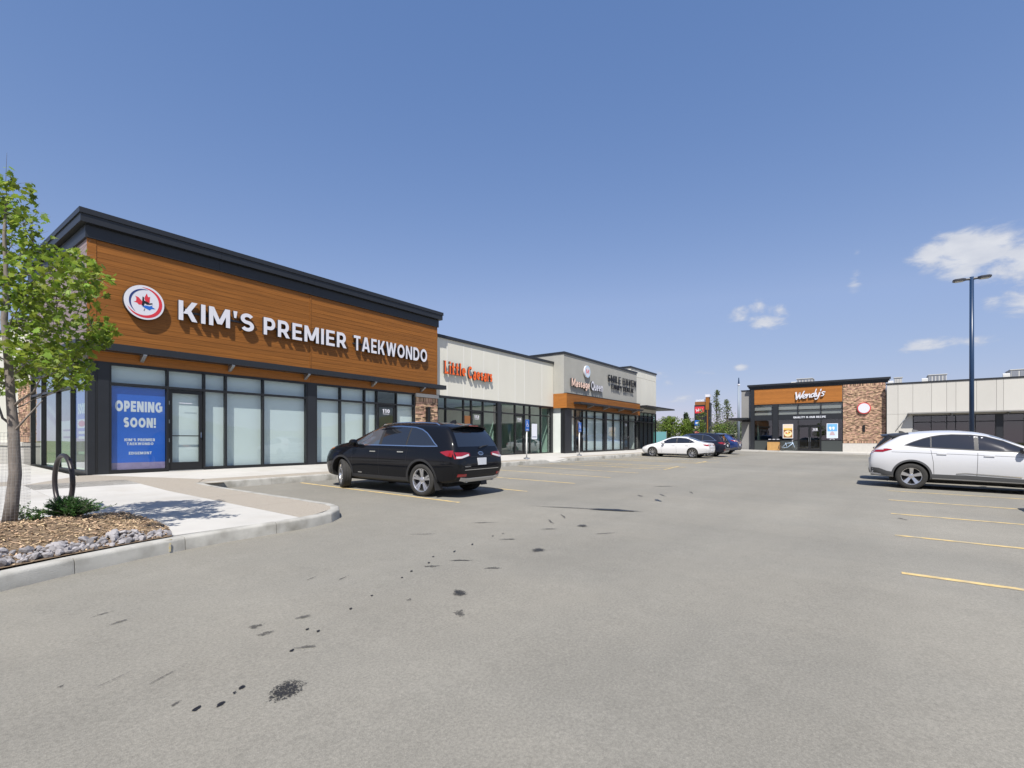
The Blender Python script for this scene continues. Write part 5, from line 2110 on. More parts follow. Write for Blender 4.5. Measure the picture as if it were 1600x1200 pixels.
        for k in range(spokes):
            th = 2 * pi * k / spokes + pi / 2
            if style == 'split':
                for dth in (-.16, .16):
                    spoke(th + dth * .9, .022, .034, .05, rr_ - .015, h * .62, h * .80)
                spoke(th, .05, .03, .03, rr_ * .45, h * .6, h * .68)
            elif style == 'wide':
                spoke(th, .040, .066, .04, rr_ - .012, h * .60, h * .82)
            else:
                spoke(th, .020, .026, .04, rr_ - .012, h * .62, h * .80)
        mb.lathe([(h * .5, .075), (h * .66, .062), (h * .70, .03), (h * .70, .001)], (0, 0, 0), ax, 20)
        tf(mb)
        rim = s.part(mb, 'rim', M['alloy'], parent=ty)
        mb = MB()
        mb.lathe([(h * .22, .001), (h * .22, rr_ - .025)], (0, 0, 0), ax, 28)
        tf(mb)
        s.part(mb, 'brake_disc', M['wheel_dark'], parent=ty)

    def common(s, spokes=5, style='split', steer=0.0):
        S = s.S
        for x in (S['ax_r'], S['ax_f']):
            for sd_ in (1, -1):
                s.wheel(x, sd_, steer if x == S['ax_f'] else 0, spokes, style)
        mb = MB()
        mb.box(S['ax_r'] - .5, S['ax_f'] + .4, -S['hw'] * .62, S['hw'] * .62, .22, .34)
        s.part(mb, 'underbody', M['wheel_dark'], False)
        # side glass
        lo, hi = S['dlo_lo'], S['dlo_hi']
        for (a, b) in S['panes']:
            gm = M['car_glass_l'] if (S.get('light_front') and b > S['panes'][-1][0] + .1 and a == S['panes'][-1][0]) else M['car_glass']
            s.both('side_window', gm, lambda mb, fl, a=a, b=b: s.patch(mb, 'side', (a, b), lo, hi, .004, 8, 4, fl))
        # pillars between the panes (black)
        for (a, b), (c, d) in zip(S['panes'], S['panes'][1:]):
            s.both('pillar_trim', M['plastic'], lambda mb, fl, b=b, c=c: s.patch(mb, 'side', (b + .002, c - .002), lo, hi, .003, 2, 4, fl))
        if S.get('dlo_trim'):
            path = [(x, z) for x, z in lo] + [(x, z) for x, z in reversed(hi)]
            pp = []
            for p in path:
                if not pp or (Vector(p) - Vector(pp[-1])).length > .012:
                    pp.append(p)
            if (Vector(pp[0]) - Vector(pp[-1])).length < .012:
                pp.pop()
            s.both('window_trim', S['dlo_trim'], lambda mb, fl: s.ribbon(mb, 'side', pp, .022, .008, fl, True))
        # windscreen
        ws_ = S['screen']
        mb = MB()
        s.patch(mb, 'top', (ws_[0], ws_[1]), lambda u: -(ws_[2] + (ws_[3] - ws_[2]) * (u - ws_[0]) / (ws_[1] - ws_[0])), lambda u: (ws_[2] + (ws_[3] - ws_[2]) * (u - ws_[0]) / (ws_[1] - ws_[0])), .004, 10, 10)
        s.part(mb, 'windscreen', M['car_glass_l'])
        # rear screen
        rs = S['rear_glass']
        mb = MB()
        if rs[0] == 'rear':
            _, za, zb2, ya, yb2 = rs
            rows = []
            G = []
            n_, m_ = 12, 6
            for j in range(m_ + 1):
                z = za + (zb2 - za) * j / m_
                y_ = ya + (yb2 - ya) * j / m_
                for i in range(n_ + 1):
                    p, nn = s.hit('rear', -y_ + 2 * y_ * i / n_, z)
                    G.append(tuple(p + nn * .004))
            mb.add(G, [(j * (n_ + 1) + i, j * (n_ + 1) + i + 1, (j + 1) * (n_ + 1) + i + 1, (j + 1) * (n_ + 1) + i) for j in range(m_) for i in range(n_)])
        else:
            _, xa, xb, ya, yb2 = rs
            s.patch(mb, 'top', (xa, xb), lambda u: -(ya + (yb2 - ya) * (u - xa) / (xb - xa)), lambda u: ya + (yb2 - ya) * (u - xa) / (xb - xa), .004, 8, 10)
        s.part(mb, 'rear_window', M['car_glass'])
        # panel gaps
        for seam in S['seams']:
            s.both('door_gap', M['black'], lambda mb, fl, q=seam: s.ribbon(mb, 'side', q, .009, .0012, fl))
        for hx, hz in S['handles']:
            def hd(mb, fl, hx=hx, hz=hz):
                p, nn = s.hit('side', hx, hz)
                y = (p.y + .012) * fl
                mb.hexa([(hx - .105, y - .016, hz - .016), (hx + .105, y - .016, hz - .018), (hx + .10, y + .016, hz - .014), (hx - .10, y + .016, hz - .012),
                         (hx - .105, y - .016, hz + .012), (hx + .105, y - .016, hz + .014), (hx + .10, y + .016, hz + .012), (hx - .10, y + .016, hz + .012)])
            s.both('door_handle', S.get('handle_mat', s.pm), hd, False)
        # mirrors
        mx, mz = S['mirror']

        def mir(mb, fl):
            p, nn = s.hit('side', mx, mz)
            c = Vector((mx - .02, (p.y + .14), mz + .05))
            prof = []
            k = 10
            vs_ = []
            for i in range(6):
                ph = -pi / 2 + pi * i / 5
                for j in range(k):
                    th = 2 * pi * j / k
                    q = c + Vector((sin(ph) * .075 + (.02 if ph > 0 else 0), cos(ph) * cos(th) * .115, cos(ph) * sin(th) * .085))
                    vs_.append((q.x, q.y * fl, q.z))
            mb.add(vs_, [(i * k + j, i * k + (j + 1) % k, (i + 1) * k + (j + 1) % k, (i + 1) * k + j) for i in range(5) for j in range(k)])
            mb.tube([(mx, (p.y - .02) * fl, mz - .01), (mx - .01, (p.y + .09) * fl, mz + .03)], .026, 6)
        s.both('wing_mirror', S.get('mirror_mat', s.pm), mir)
        # cladding
        if S.get('clad'):
            cl = S['clad']
            rr_ = S['r'] * S.get('arch', 1.13)

            def sill(mb, fl):
                s.patch(mb, 'side', (S['ax_r'] + rr_ + .0, S['ax_f'] - rr_ - .0), lambda u: lerp_tab(S['z0'], u) + .035, cl, .008, 12, 3, fl)
            s.both('sill_cladding', S.get('clad_mat', M['plastic']), sill)
            for ax in (S['ax_r'], S['ax_f']):
                def archp(mb, fl, ax=ax):
                    path = [(ax + (rr_ + .022) * cos(R(a)), S['r'] + .015 + (rr_ + .022) * sin(R(a))) for a in range(-8, 189, 7)]
                    s.ribbon(mb, 'side', path, .05, .010, fl)
                s.both('arch_cladding', S.get('clad_mat', M['plastic']), archp)
        # tail lamps
        t = S['tail']

        def lamp(mb, fl):
            s.patch(mb, 'side', (t['sx'][0], t['sx'][1]), t['slo'], t['shi'], .008, 8, 4, fl)
            s.patch(mb, 'rear', (t['ry'][0], t['ry'][1]), t['rlo'], t['rhi'], .008, 8, 4, fl)
        lamps = s.both('tail_light', M['tail_red'], lamp)
        for fl, lo_ in zip((1, -1), lamps):
            mb = MB()
            s.patch(mb, 'rear', (t['ry'][0] + .04, t['ry'][1] - .03), lambda u: lerp_tab(t['rlo'], u) + .008, lambda u: lerp_tab(t['rlo'], u) + .05, .013, 6, 2, fl)
            if t.get('clear_side'):
                a, b, c, d = t['clear_side']
                s.patch(mb, 'side', (a, b), c, d, .013, 6, 2, fl)
            s.part(mb, 'lamp_lens', M['tail_clear'], parent=lo_)
        # head lamps, grille
        hdl = S['head']

        def hl(mb, fl):
            s.patch(mb, 'front', (hdl[0], hdl[1]), hdl[2], hdl[3], .006, 6, 3, fl)
            s.patch(mb, 'side', hdl[4], hdl[5], hdl[6], .006, 6, 3, fl)
        s.both('headlight', M['tail_clear'], hl)
        mb = MB()
        g = S['grille']
        s.patch(mb, 'front', (-g[0], g[0]), g[1], g[2], .006, 10, 3)
        s.part(mb, 'grille', M['plastic'])
        mb = MB()
        s.patch(mb, 'front', (-g[0] - .1, g[0] + .1), lerp_tab(S['z0'], 4.5) + .06, g[1] - .1, .006, 10, 3)
        s.part(mb, 'lower_grille', M['plastic'])
        # plate
        py, pz = S.get('plate', (0, .8))
        p, nn = s.hit('rear', 0, pz)
        mb = MB()
        mb.box(p.x - .012, p.x + .02, -.155, .155, pz - .078, pz + .078)
        pl = s.part(mb, 'number_plate', M['plate'], False)
        # bumper insert
        bi = S.get('bumper')
        if bi:
            mb = MB()
            s.patch(mb, 'rear', (-bi[0], bi[0]), bi[1], bi[2], .008, 12, 3)
            for fl in (1, -1):
                s.patch(mb, 'side', (.06, S['ax_r'] - S['r'] * 1.16), bi[1], bi[3], .008, 6, 3, fl)
            s.part(mb, 'bumper_trim', bi[4])

    def place(s, x, y, heading, label, group, name='parked_car', pivot=None, k=1.0):
        """pivot: local x of the point that lands on (x, y)"""
        pv = pivot if pivot is not None else s.S['L'] / 2
        for ch in s.root.children:
            pass
        d = Vector((cos(heading), sin(heading)))
        pv *= k
        s.root.scale = (k, k, k)
        px, py = x - d.x * pv, y - d.y * pv
        xr, yr = px + d.x * s.S['ax_r'], py + d.y * s.S['ax_r']
        xf, yf = px + d.x * s.S['ax_f'], py + d.y * s.S['ax_f']
        zr, zf_ = zg(xr, yr), zg(xf, yf)
        pitch = -math.atan2(zf_ - zr, s.S['ax_f'] - s.S['ax_r'])
        nx_, ny_ = -d.y, d.x
        roll = math.atan2(zg(xr + nx_, yr + ny_) - zr, 1)
        zc = zr - (zf_ - zr) / (s.S['ax_f'] - s.S['ax_r']) * s.S['ax_r']
        s.root.location = (px, py, zc)
        s.root.rotation_euler = (roll, pitch, heading)
        s.root.name = name
        tag(s.root, label, 'car', group)


def suv_spec(paint_m):
    """mid-size seven-seat SUV"""
    return dict(L=4.76, hw=.945, r=.368, ax_r=1.03, ax_f=3.81, paint=paint_m, rim=.72, tw=.235,
                stations=[0, .035, .10, .20, .34, .47, .60, .95, 1.5, 2.1, 2.65, 2.95, 3.25, 3.58, 3.80, 4.15, 4.5, 4.66, 4.74, 4.76],
                z0=[(0, .50), (.035, .42), (.10, .34), (.3, .29), (1, .26), (3.8, .25), (4.5, .27), (4.70, .34), (4.76, .46)],
                zb=[(0, .70), (.035, .84), (.10, .96), (.20, 1.03), (.6, 1.075), (1.5, 1.075), (2.9, 1.075), (3.6, 1.06), (3.8, 1.055), (4.3, 1.0), (4.6, .89), (4.72, .75), (4.76, .66)],
                zt=[(0, .74), (.035, .92), (.10, 1.09), (.20, 1.27), (.34, 1.49), (.47, 1.625), (.60, 1.662), (1.2, 1.70), (1.8, 1.712), (2.3, 1.695), (2.65, 1.645), (2.95, 1.535), (3.25, 1.385), (3.58, 1.225), (3.80, 1.165), (4.15, 1.135), (4.5, 1.065), (4.66, .97), (4.74, .82), (4.76, .70)],
                ws=[(0, .62), (.1, .76), (.5, .86), (1.5, .89), (3.5, .89), (4.4, .84), (4.7, .66), (4.76, .5)],
                wm=[(0, .74), (.035, .82), (.12, .885), (.4, .935), (1.5, .945), (3.5, .945), (4.2, .925), (4.55, .84), (4.72, .70), (4.76, .58)],
                wb=[(0, .70), (.035, .79), (.12, .845), (.4, .885), (1.5, .905), (3.0, .905), (3.6, .89), (4.2, .86), (4.55, .77), (4.72, .62), (4.76, .5)],
                wr=[(0, .50), (.035, .62), (.10, .70), (.20, .735), (.34, .71), (.47, .68), (.8, .675), (2.0, .668), (2.6, .66), (2.95, .675), (3.25, .70), (3.58, .73), (3.8, .74), (4.2, .68), (4.55, .56), (4.76, .36)],
                rings=[(0.0, .25), (4.76, .2), (.47, .25)],
                dlo_lo=[(.58, 1.135), (1.0, 1.125), (2.4, 1.12), (3.46, 1.105)],
                dlo_hi=[(.58, 1.14), (.68, 1.20), (.82, 1.31), (.98, 1.42), (1.16, 1.50), (1.4, 1.548), (1.9, 1.572), (2.3, 1.563), (2.6, 1.522), (2.9, 1.41), (3.2, 1.25), (3.46, 1.11)],
                panes=[(.62, 1.50), (1.55, 2.36), (2.45, 3.42)], dlo_trim=M['chrome'], light_front=True,
                screen=(2.72, 3.72, .60, .74), rear_glass=('rear', 1.13, 1.55, .70, .58),
                seams=[[(1.50, .36), (1.50, .72), (1.46, 1.08)], [(2.40, .36), (2.42, 1.08)], [(3.34, .38), (3.38, .8), (3.30, 1.05)], [(1.5, .385), (3.34, .385)]],
                handles=[(1.66, .985), (2.60, .97)], handle_mat=M['chrome'], mirror=(3.24, 1.12),
                clad=[(1.4, .40), (3.4, .40)], tail=dict(sx=(.16, .46), slo=[(.1, .90), (.30, .93), (.46, 1.0)], shi=[(.1, 1.05), (.30, 1.045), (.46, 1.015)], ry=(.40, .85), rlo=[(.40, .93), (.7, .87), (.85, .87)], rhi=[(.40, .99), (.55, 1.01), (.85, 1.01)]),
                head=(.45, .72, [(.45, .82), (.72, .86)], [(.45, .90), (.72, .97)], (4.30, 4.56), [(4.30, 1.0), (4.56, .89)], [(4.30, 1.03), (4.56, .97)]),
                grille=(.40, .62, .86), plate=(0, .80), bumper=None)


def spoiler_loft(c, mb, x0, x1, x2, hw, th):
    """roof spoiler that follows the roof's crown; returns the height of its trailing edge"""
    n = 14
    rows = []
    for i in range(n + 1):
        y = -hw + 2 * hw * i / n
        z1, z2 = c.hit('top', x1, y)[0].z, c.hit('top', x2, y)[0].z
        e = .045 * (abs(y) / hw) ** 4
        zt_ = z1 - .012
        rows.append([(x0 + e * 2, y, zt_), (x1, y, z1 + .012), (x2, y, z2 + .003), (x2, y, z2 - .03), (x1 - .03, y, z1 - .05), (x0 + e * 2 + .01, y, zt_ - th)])
    k = 6
    mb.add([p for r in rows for p in r], [(i * k + j, (i + 1) * k + j, (i + 1) * k + (j + 1) % k, i * k + (j + 1) % k) for i in range(n) for j in range(k)] + [tuple(range(k)), tuple(reversed([n * k + j for j in range(k)]))])
    return rows[n // 2][0][2]


def finish_suv(c, steer=0.0, brand=True, rim_style='split'):
    S = c.S
    c.common(5, rim_style, steer)
    # silver skid band, red bumper reflectors, chrome strip, badge, wiper, spoiler, rails, fin, mud flaps
    mb = MB()
    c.patch(mb, 'rear', (-.70, .70), [(-.70, .40), (-.5, .36), (.5, .36), (.70, .40)], [(-.70, .47), (-.45, .44), (.45, .44), (.70, .47)], .012, 14, 3)
    c.part(mb, 'skid_plate', M['silver'])
    mb = MB()
    c.patch(mb, 'rear', (-.62, .62), .62, .635, .010, 14, 1)
    c.part(mb, 'bumper_strip', M['chrome'])
    c.both('bumper_reflector', M['tail_red'], lambda mb, fl: c.patch(mb, 'rear', (.56, .78), .485, .54, .010, 6, 2, fl))
    mb = MB()
    top = [spoiler_loft(c, mb, .27, .50, .66, .60, .03)]
    sp = c.part(mb, 'spoiler', c.pm, False)
    mb = MB()
    mb.box(.256, .272, -.16, .16, top[0] - .022, top[0] - .004)
    c.part(mb, 'brake_light', M['tail_red'], False, parent=sp)
    mb = MB()
    p, nn = c.hit('rear', 0, 1.10)
    mb.tube([(p.x - .02, .0, 1.10), (p.x - .03, -.10, 1.135), (p.x + .03, -.40, 1.16)], [.016, .014, .008], 6)
    c.part(mb, 'rear_wiper', M['plastic'])
    # raised oval badge with small bars
    p, nn = c.hit('rear', 0, .975)
    mb = MB()
    pth = [(.085 * cos(2 * pi * k / 24), .975 + .036 * sin(2 * pi * k / 24)) for k in range(24)]
    c.ribbon(mb, 'rear', pth, .014, .010, 1, True)
    for k in range(-1, 2):
        c.ribbon(mb, 'rear', [(k * .04, .96), (k * .04, .99)], .012, .010, 1)
    c.part(mb, 'badge', M['chrome'])
    mb = MB()
    c.ribbon(mb, 'rear', [(-.40, .905), (.40, .905)], .02, .008)
    c.part(mb, 'tailgate_strip', M['black'])
    mb = MB()
    c.ribbon(mb, 'rear', [(.42, .70), (.62, .70)], .022, .006)
    c.part(mb, 'script_badge', M['chrome'])
    c.both('door_badge', M['chrome'], lambda mb, fl: c.ribbon(mb, 'side', [(3.02, .445), (3.16, .445)], .022, .006, fl))
    for fl in (1, -1):
        mb = MB()
        pts = []
        for x in (.75, .85, 1.2, 1.7, 2.2, 2.55, 2.66):
            p, nn = c.hit('top', x, .60)
            pts.append((x, .60 * fl, p.z + (.0 if x in (.75, 2.66) else .042)))
        mb.tube(pts, .017, 6)
        c.part(mb, 'roof_rail', M['chrome'] if brand else M['plastic'])
    p, nn = c.hit('top', .95, 0)
    mb = MB()
    mb.hexa([(.80, -.035, p.z - .02), (1.02, -.02, p.z - .02), (1.02, .02, p.z - .02), (.80, .035, p.z - .02), (.80, -.012, p.z + .068), (.90, -.008, p.z + .05), (.90, .008, p.z + .05), (.80, .012, p.z + .068)])
    c.part(mb, 'antenna_fin', M['black'], False)
    for ax in (S['ax_r'],):
        for fl in (1, -1):
            mb = MB()
            mb.hexa([(ax - .47, fl * .70, .17), (ax - .455, fl * .70, .17), (ax - .455, fl * .935, .17), (ax - .47, fl * .935, .17), (ax - .42, fl * .70, .44), (ax - .405, fl * .70, .44), (ax - .405, fl * .93, .44), (ax - .42, fl * .93, .44)])
            c.part(mb, 'mud_flap', M['plastic'], False)
    mb = MB()
    for y in (.48, -.48):
        mb.tube([(.06, y, .37), (.4, y, .36)], .035, 10)
    c.part(mb, 'exhaust', M['steel'])
    c.both('rear_pillar_gap', M['black'], lambda mb, fl: c.ribbon(mb, 'side', [(.50, 1.02), (.50, 1.05)], .008, .001, fl))
    c.both('turn_signal', M['amber'], lambda mb, fl: c.patch(mb, 'side', (4.22, 4.50), [(4.22, 1.00), (4.50, .93)], [(4.22, 1.02), (4.50, 1.0)], .010, 4, 2, fl))


def crossover_spec(paint_m):
    """five-seat crossover with a fast rear screen"""
    return dict(L=4.80, hw=.965, r=.375, ax_r=1.02, ax_f=3.87, paint=paint_m, rim=.66, tw=.245,
                stations=[0, .03, .08, .18, .36, .55, .75, .95, 1.5, 2.1, 2.6, 2.95, 3.3, 3.65, 3.9, 4.2, 4.5, 4.68, 4.77, 4.80],
                z0=[(0, .46), (.03, .38), (.08, .34), (.3, .31), (1, .28), (3.8, .26), (4.5, .27), (4.72, .34), (4.80, .46)],
                zb=[(0, .72), (.03, .90), (.08, 1.0), (.18, 1.085), (.5, 1.15), (.95, 1.165), (1.5, 1.155), (2.9, 1.11), (3.6, 1.075), (3.9, 1.06), (4.3, 1.0), (4.62, .90), (4.76, .77), (4.80, .66)],
                zt=[(0, .76), (.03, .98), (.08, 1.08), (.18, 1.16), (.36, 1.32), (.55, 1.47), (.75, 1.61), (.95, 1.675), (1.4, 1.725), (1.9, 1.745), (2.3, 1.73), (2.6, 1.675), (2.95, 1.54), (3.3, 1.36), (3.65, 1.21), (3.9, 1.16), (4.2, 1.12), (4.5, 1.05), (4.68, .95), (4.77, .82), (4.80, .70)],
                ws=[(0, .66), (.1, .80), (.5, .88), (1.5, .90), (3.5, .90), (4.4, .86), (4.72, .68), (4.80, .5)],
                wm=[(0, .76), (.03, .85), (.1, .91), (.4, .955), (1.5, .965), (3.5, .965), (4.2, .95), (4.58, .86), (4.75, .72), (4.80, .6)],
                wb=[(0, .72), (.03, .81), (.1, .865), (.4, .905), (1.5, .915), (3.0, .915), (3.6, .90), (4.2, .87), (4.58, .78), (4.75, .64), (4.80, .5)],
                wr=[(0, .52), (.03, .64), (.08, .72), (.18, .735), (.36, .72), (.55, .69), (.75, .665), (.95, .655), (2.0, .672), (2.6, .665), (2.95, .685), (3.3, .71), (3.65, .74), (3.9, .75), (4.3, .68), (4.6, .56), (4.80, .36)],
                rings=[(0.0, .25), (4.80, .2), (.75, .3)],
                dlo_lo=[(.86, 1.275), (1.2, 1.225), (2.4, 1.17), (3.55, 1.125)],
                dlo_hi=[(.86, 1.28), (1.05, 1.375), (1.28, 1.475), (1.48, 1.54), (1.65, 1.575), (1.9, 1.595), (2.3, 1.588), (2.6, 1.545), (2.95, 1.43), (3.28, 1.265), (3.55, 1.13)],
                panes=[(.90, 1.43), (1.46, 2.36), (2.45, 3.50)], dlo_trim=M['plastic'],
                screen=(2.70, 3.82, .60, .75), rear_glass=('top', .26, .74, .57, .50),
                seams=[[(1.52, .46), (1.50, .80), (1.44, 1.16)], [(2.42, .36), (2.43, 1.10)], [(3.44, .38), (3.46, .8), (3.38, 1.06)], [(.55, 1.07), (1.5, 1.055), (2.43, 1.035), (3.4, 1.01), (4.0, 1.0)]],
                handles=[(1.68, 1.045), (2.66, 1.02)], mirror=(3.32, 1.13), mirror_mat=M['plastic'],
                clad=[(1.4, .46), (2.0, .46), (2.2, .47), (3.5, .42)], clad_mat=M['plastic_g'],
                tail=dict(sx=(.10, .56), slo=[(.1, 1.055), (.34, 1.06), (.56, 1.14)], shi=[(.1, 1.13), (.32, 1.155), (.44, 1.165), (.56, 1.15)], ry=(.40, .84), rlo=[(.40, 1.02), (.84, 1.02)], rhi=[(.40, 1.07), (.84, 1.09)], clear_side=(.14, .36, [(.14, 1.115), (.36, 1.13)], [(.14, 1.13), (.36, 1.152)])),
                head=(.45, .74, [(.45, .76), (.74, .80)], [(.45, .84), (.74, .92)], (4.35, 4.60), [(4.35, .93), (4.60, .82)], [(4.35, .97), (4.60, .90)]),
                grille=(.44, .58, .80), plate=(0, .78), bumper=(.86, [(-.9, .36), (0, .36), (.9, .36)], .56, [(0, .60), (.25, .58), (.45, .50), (.7, .46)], M['plastic_g']))


def finish_crossover(c):
    c.common(5, 'wide')
    mb = MB()
    spoiler_loft(c, mb, .46, .78, .95, .60, .03)
    c.part(mb, 'spoiler', M['plastic'], False)
    p, nn = c.hit('top', 1.2, 0)
    mb = MB()
    mb.hexa([(1.05, -.035, p.z - .02), (1.28, -.02, p.z - .02), (1.28, .02, p.z - .02), (1.05, .035, p.z - .02), (1.05, -.012, p.z + .062), (1.15, -.008, p.z + .045), (1.15, .008, p.z + .045), (1.05, .012, p.z + .062)])
    c.part(mb, 'antenna_fin', M['plastic_g'], False)
    mb = MB()
    for y in (.50, -.50):
        mb.tube([(.05, y, .37), (.4, y, .37)], .04, 10)
    c.part(mb, 'exhaust', M['chrome'])
    c.both('door_moulding', M['chrome'], lambda mb, fl: c.ribbon(mb, 'side', [(2.0, .50), (2.2, .525), (3.3, .475)], .018, .012, fl))
    mb = MB()
    pth = [(.09 * cos(2 * pi * k / 24), .96 + .036 * sin(2 * pi * k / 24)) for k in range(24)]
    c.patch(mb, 'rear', (-.09, .09), lambda u: .96 - .036 * sqrt(max(0, 1 - (u / .09) ** 2)), lambda u: .96 + .036 * sqrt(max(0, 1 - (u / .09) ** 2)), .010, 10, 2)
    c.part(mb, 'badge', M['navy'])


def sedan_spec(paint_m):
    return dict(L=4.64, hw=.90, r=.325, ax_r=1.05, ax_f=3.75, paint=paint_m, rim=.68, tw=.205,
                stations=[0, .03, .09, .22, .45, .70, 1.0, 1.3, 1.65, 2.1, 2.5, 2.8, 3.1, 3.4, 3.65, 4.0, 4.35, 4.52, 4.61, 4.64],
                z0=[(0, .42), (.03, .34), (.09, .28), (.3, .23), (1, .20), (3.8, .19), (4.4, .20), (4.56, .26), (4.64, .38)],
                zb=[(0, .66), (.03, .82), (.09, .92), (.22, .955), (.7, .965), (1.5, .94), (2.5, .905), (3.4, .865), (3.8, .83), (4.2, .75), (4.5, .66), (4.62, .54), (4.64, .5)],
                zt=[(0, .70), (.03, .91), (.09, .99), (.22, 1.03), (.45, 1.05), (.70, 1.10), (1.0, 1.23), (1.3, 1.345), (1.65, 1.415), (2.1, 1.438), (2.5, 1.41), (2.8, 1.33), (3.1, 1.19), (3.4, 1.03), (3.65, .935), (4.0, .87), (4.35, .775), (4.52, .69), (4.61, .57), (4.64, .51)],
                ws=[(0, .60), (.1, .72), (.5, .80), (1.5, .84), (3.5, .84), (4.3, .78), (4.58, .58), (4.64, .45)],
                wm=[(0, .72), (.03, .80), (.1, .85), (.4, .89), (1.5, .90), (3.5, .90), (4.1, .875), (4.45, .78), (4.6, .64), (4.64, .54)],
                wb=[(0, .68), (.03, .76), (.1, .81), (.4, .84), (1.5, .855), (3.0, .855), (3.5, .84), (4.1, .80), (4.45, .70), (4.6, .56), (4.64, .46)],
                wr=[(0, .50), (.03, .60), (.09, .66), (.22, .66), (.45, .64), (.70, .60), (1.0, .57), (1.3, .56), (2.0, .575), (2.5, .575), (2.8, .59), (3.1, .62), (3.4, .66), (3.65, .67), (4.0, .62), (4.4, .50), (4.64, .34)],
                rings=[(0.0, .25), (4.64, .2)],
                dlo_lo=[(.92, 1.03), (1.2, .99), (2.2, .965), (3.2, .92)],
                dlo_hi=[(.92, 1.035), (1.10, 1.12), (1.30, 1.215), (1.55, 1.285), (1.9, 1.315), (2.2, 1.312), (2.5, 1.275), (2.75, 1.19), (3.0, 1.06), (3.2, .925)],
                panes=[(.94, 1.22), (1.26, 2.06), (2.14, 3.16)], dlo_trim=M['plastic'],
                screen=(2.55, 3.50, .52, .66), rear_glass=('top', .72, 1.42, .52, .52),
                seams=[[(1.30, .34), (1.26, .70), (1.24, .97)], [(2.10, .30), (2.12, .94)], [(3.10, .30), (3.14, .7), (3.10, .90)]],
                handles=[(1.42, .83), (2.30, .81)], mirror=(2.98, .93),
                tail=dict(sx=(.06, .40), slo=[(.06, .80), (.25, .83), (.40, .90)], shi=[(.06, .915), (.25, .92), (.40, .905)], ry=(.20, .78), rlo=[(.2, .84), (.78, .80)], rhi=[(.2, .89), (.78, .91)]),
                head=(.42, .66, [(.42, .58), (.66, .60)], [(.42, .64), (.66, .70)], (4.18, 4.44), [(4.18, .72), (4.44, .60)], [(4.18, .755), (4.44, .70)]),
                grille=(.40, .44, .58), plate=(0, .56), bumper=(.72, [(-.9, .26), (.9, .26)], .36, [(0, .40), (.4, .34), (.7, .3)], M['plastic']))


cars_grp = 'cars parked in the shopping lot'
HN, HS = R(90), R(-90)
c = Car(suv_spec(paint('black_car_paint', (.004, .0045, .0065))))
finish_suv(c, steer=R(-27))
c.place(8.84, 8.50, R(92.6), 'glossy black SUV with chrome window trim parked nose-in by the wood-clad shop', cars_grp, pivot=1.03, k=1.03)
c = Car(crossover_spec(paint('white_car_paint', (.55, .555, .57))))
finish_crossover(c)
c.place(19.46, -.80, HS, 'white crossover with dark sill cladding parked at the right edge', cars_grp, pivot=1.02)
c = Car(sedan_spec(paint('white_sedan_paint', (.70, .70, .71))))
c.common(8, 'thin')
c.place(34.1, 9.80, HN, 'white sedan parked nose-in before the grey stucco shop', cars_grp, pivot=1.05)
c = Car(suv_spec(paint('dark_navy_car_paint', (.010, .013, .026))))
finish_suv(c, brand=False)
c.place(37.3, 9.55, HN, 'dark navy SUV parked just beyond the white sedan', cars_grp, pivot=1.03)
c = Car(crossover_spec(paint('deep_blue_car_paint', (.010, .035, .15), .3, .3)))
finish_crossover(c)
c.place(43.4, 10.0, HN, 'deep blue crossover parked near the restaurant side canopy', cars_grp, pivot=1.02)
c = Car(suv_spec(paint('charcoal_car_paint', (.018, .019, .021))))
finish_suv(c, brand=False)
c.place(22.3, -.82, HS, 'charcoal SUV mostly hidden behind the white crossover', cars_grp, pivot=1.03)
c = Car(crossover_spec(paint('silver_car_paint', (.42, .43, .45), .3, .6)))
finish_crossover(c)
c.place(13.6, -3.75, HS, 'silver crossover parked nearest the viewer beside the white crossover', cars_grp, pivot=1.02)


# ================================================================== trees and plants
M['bark'] = mat('young_maple_bark', (.20, .175, .155), .9, 0, .2, var=.35, vscale=14, stretch=(1, 1, .35), bump=.6, bscale=40)
M['bark_d'] = mat('far_bark', (.10, .08, .06), .9)


def leafmat(name, col, trans=.42, isl=.5, hue=.025):
    return mat(name, col, .5, 0, .35, trans=trans, island=isl, hue=hue)


M['maple_leaf'] = leafmat('maple_leaf', (.205, .285, .035), .5)
M['maple_leaf_one'] = mat('maple_leaf_single', (.21, .29, .036), .5, 0, .35, trans=.5, objvar=.35)
M['juniper'] = leafmat('juniper_needles', (.05, .12, .025), .2, .5, .02)
M['far_leaf'] = leafmat('far_bright_leaves', (.15, .215, .035), .4)
M['far_leaf_d'] = leafmat('far_dark_needles', (.085, .115, .07), .2)
M['far_leaf_p'] = leafmat('far_grey_green_leaves', (.15, .19, .075), .4)
M['weed'] = leafmat('weed_leaves', (.07, .14, .03), .35)

LEAF = [(0, 0), (.16, .10), (.46, .06), (.36, .26), (.52, .44), (.26, .48), (.24, .70), (.09, .64), (0, 1.0),
        (-.09, .64), (-.24, .70), (-.26, .48), (-.52, .44), (-.36, .26), (-.46, .06), (-.16, .10)]


def leaf_verts(s, mt, droop):
    return [mt @ Vector((x * s, y * s, -droop * s * (y * y * .5 + abs(x) * .5))) for x, y in LEAF]


def tree_frame(local_r, h, depth, base, rdir, fdir):
    return base + rdir * local_r + fdir * depth + Vector((0, 0, h))


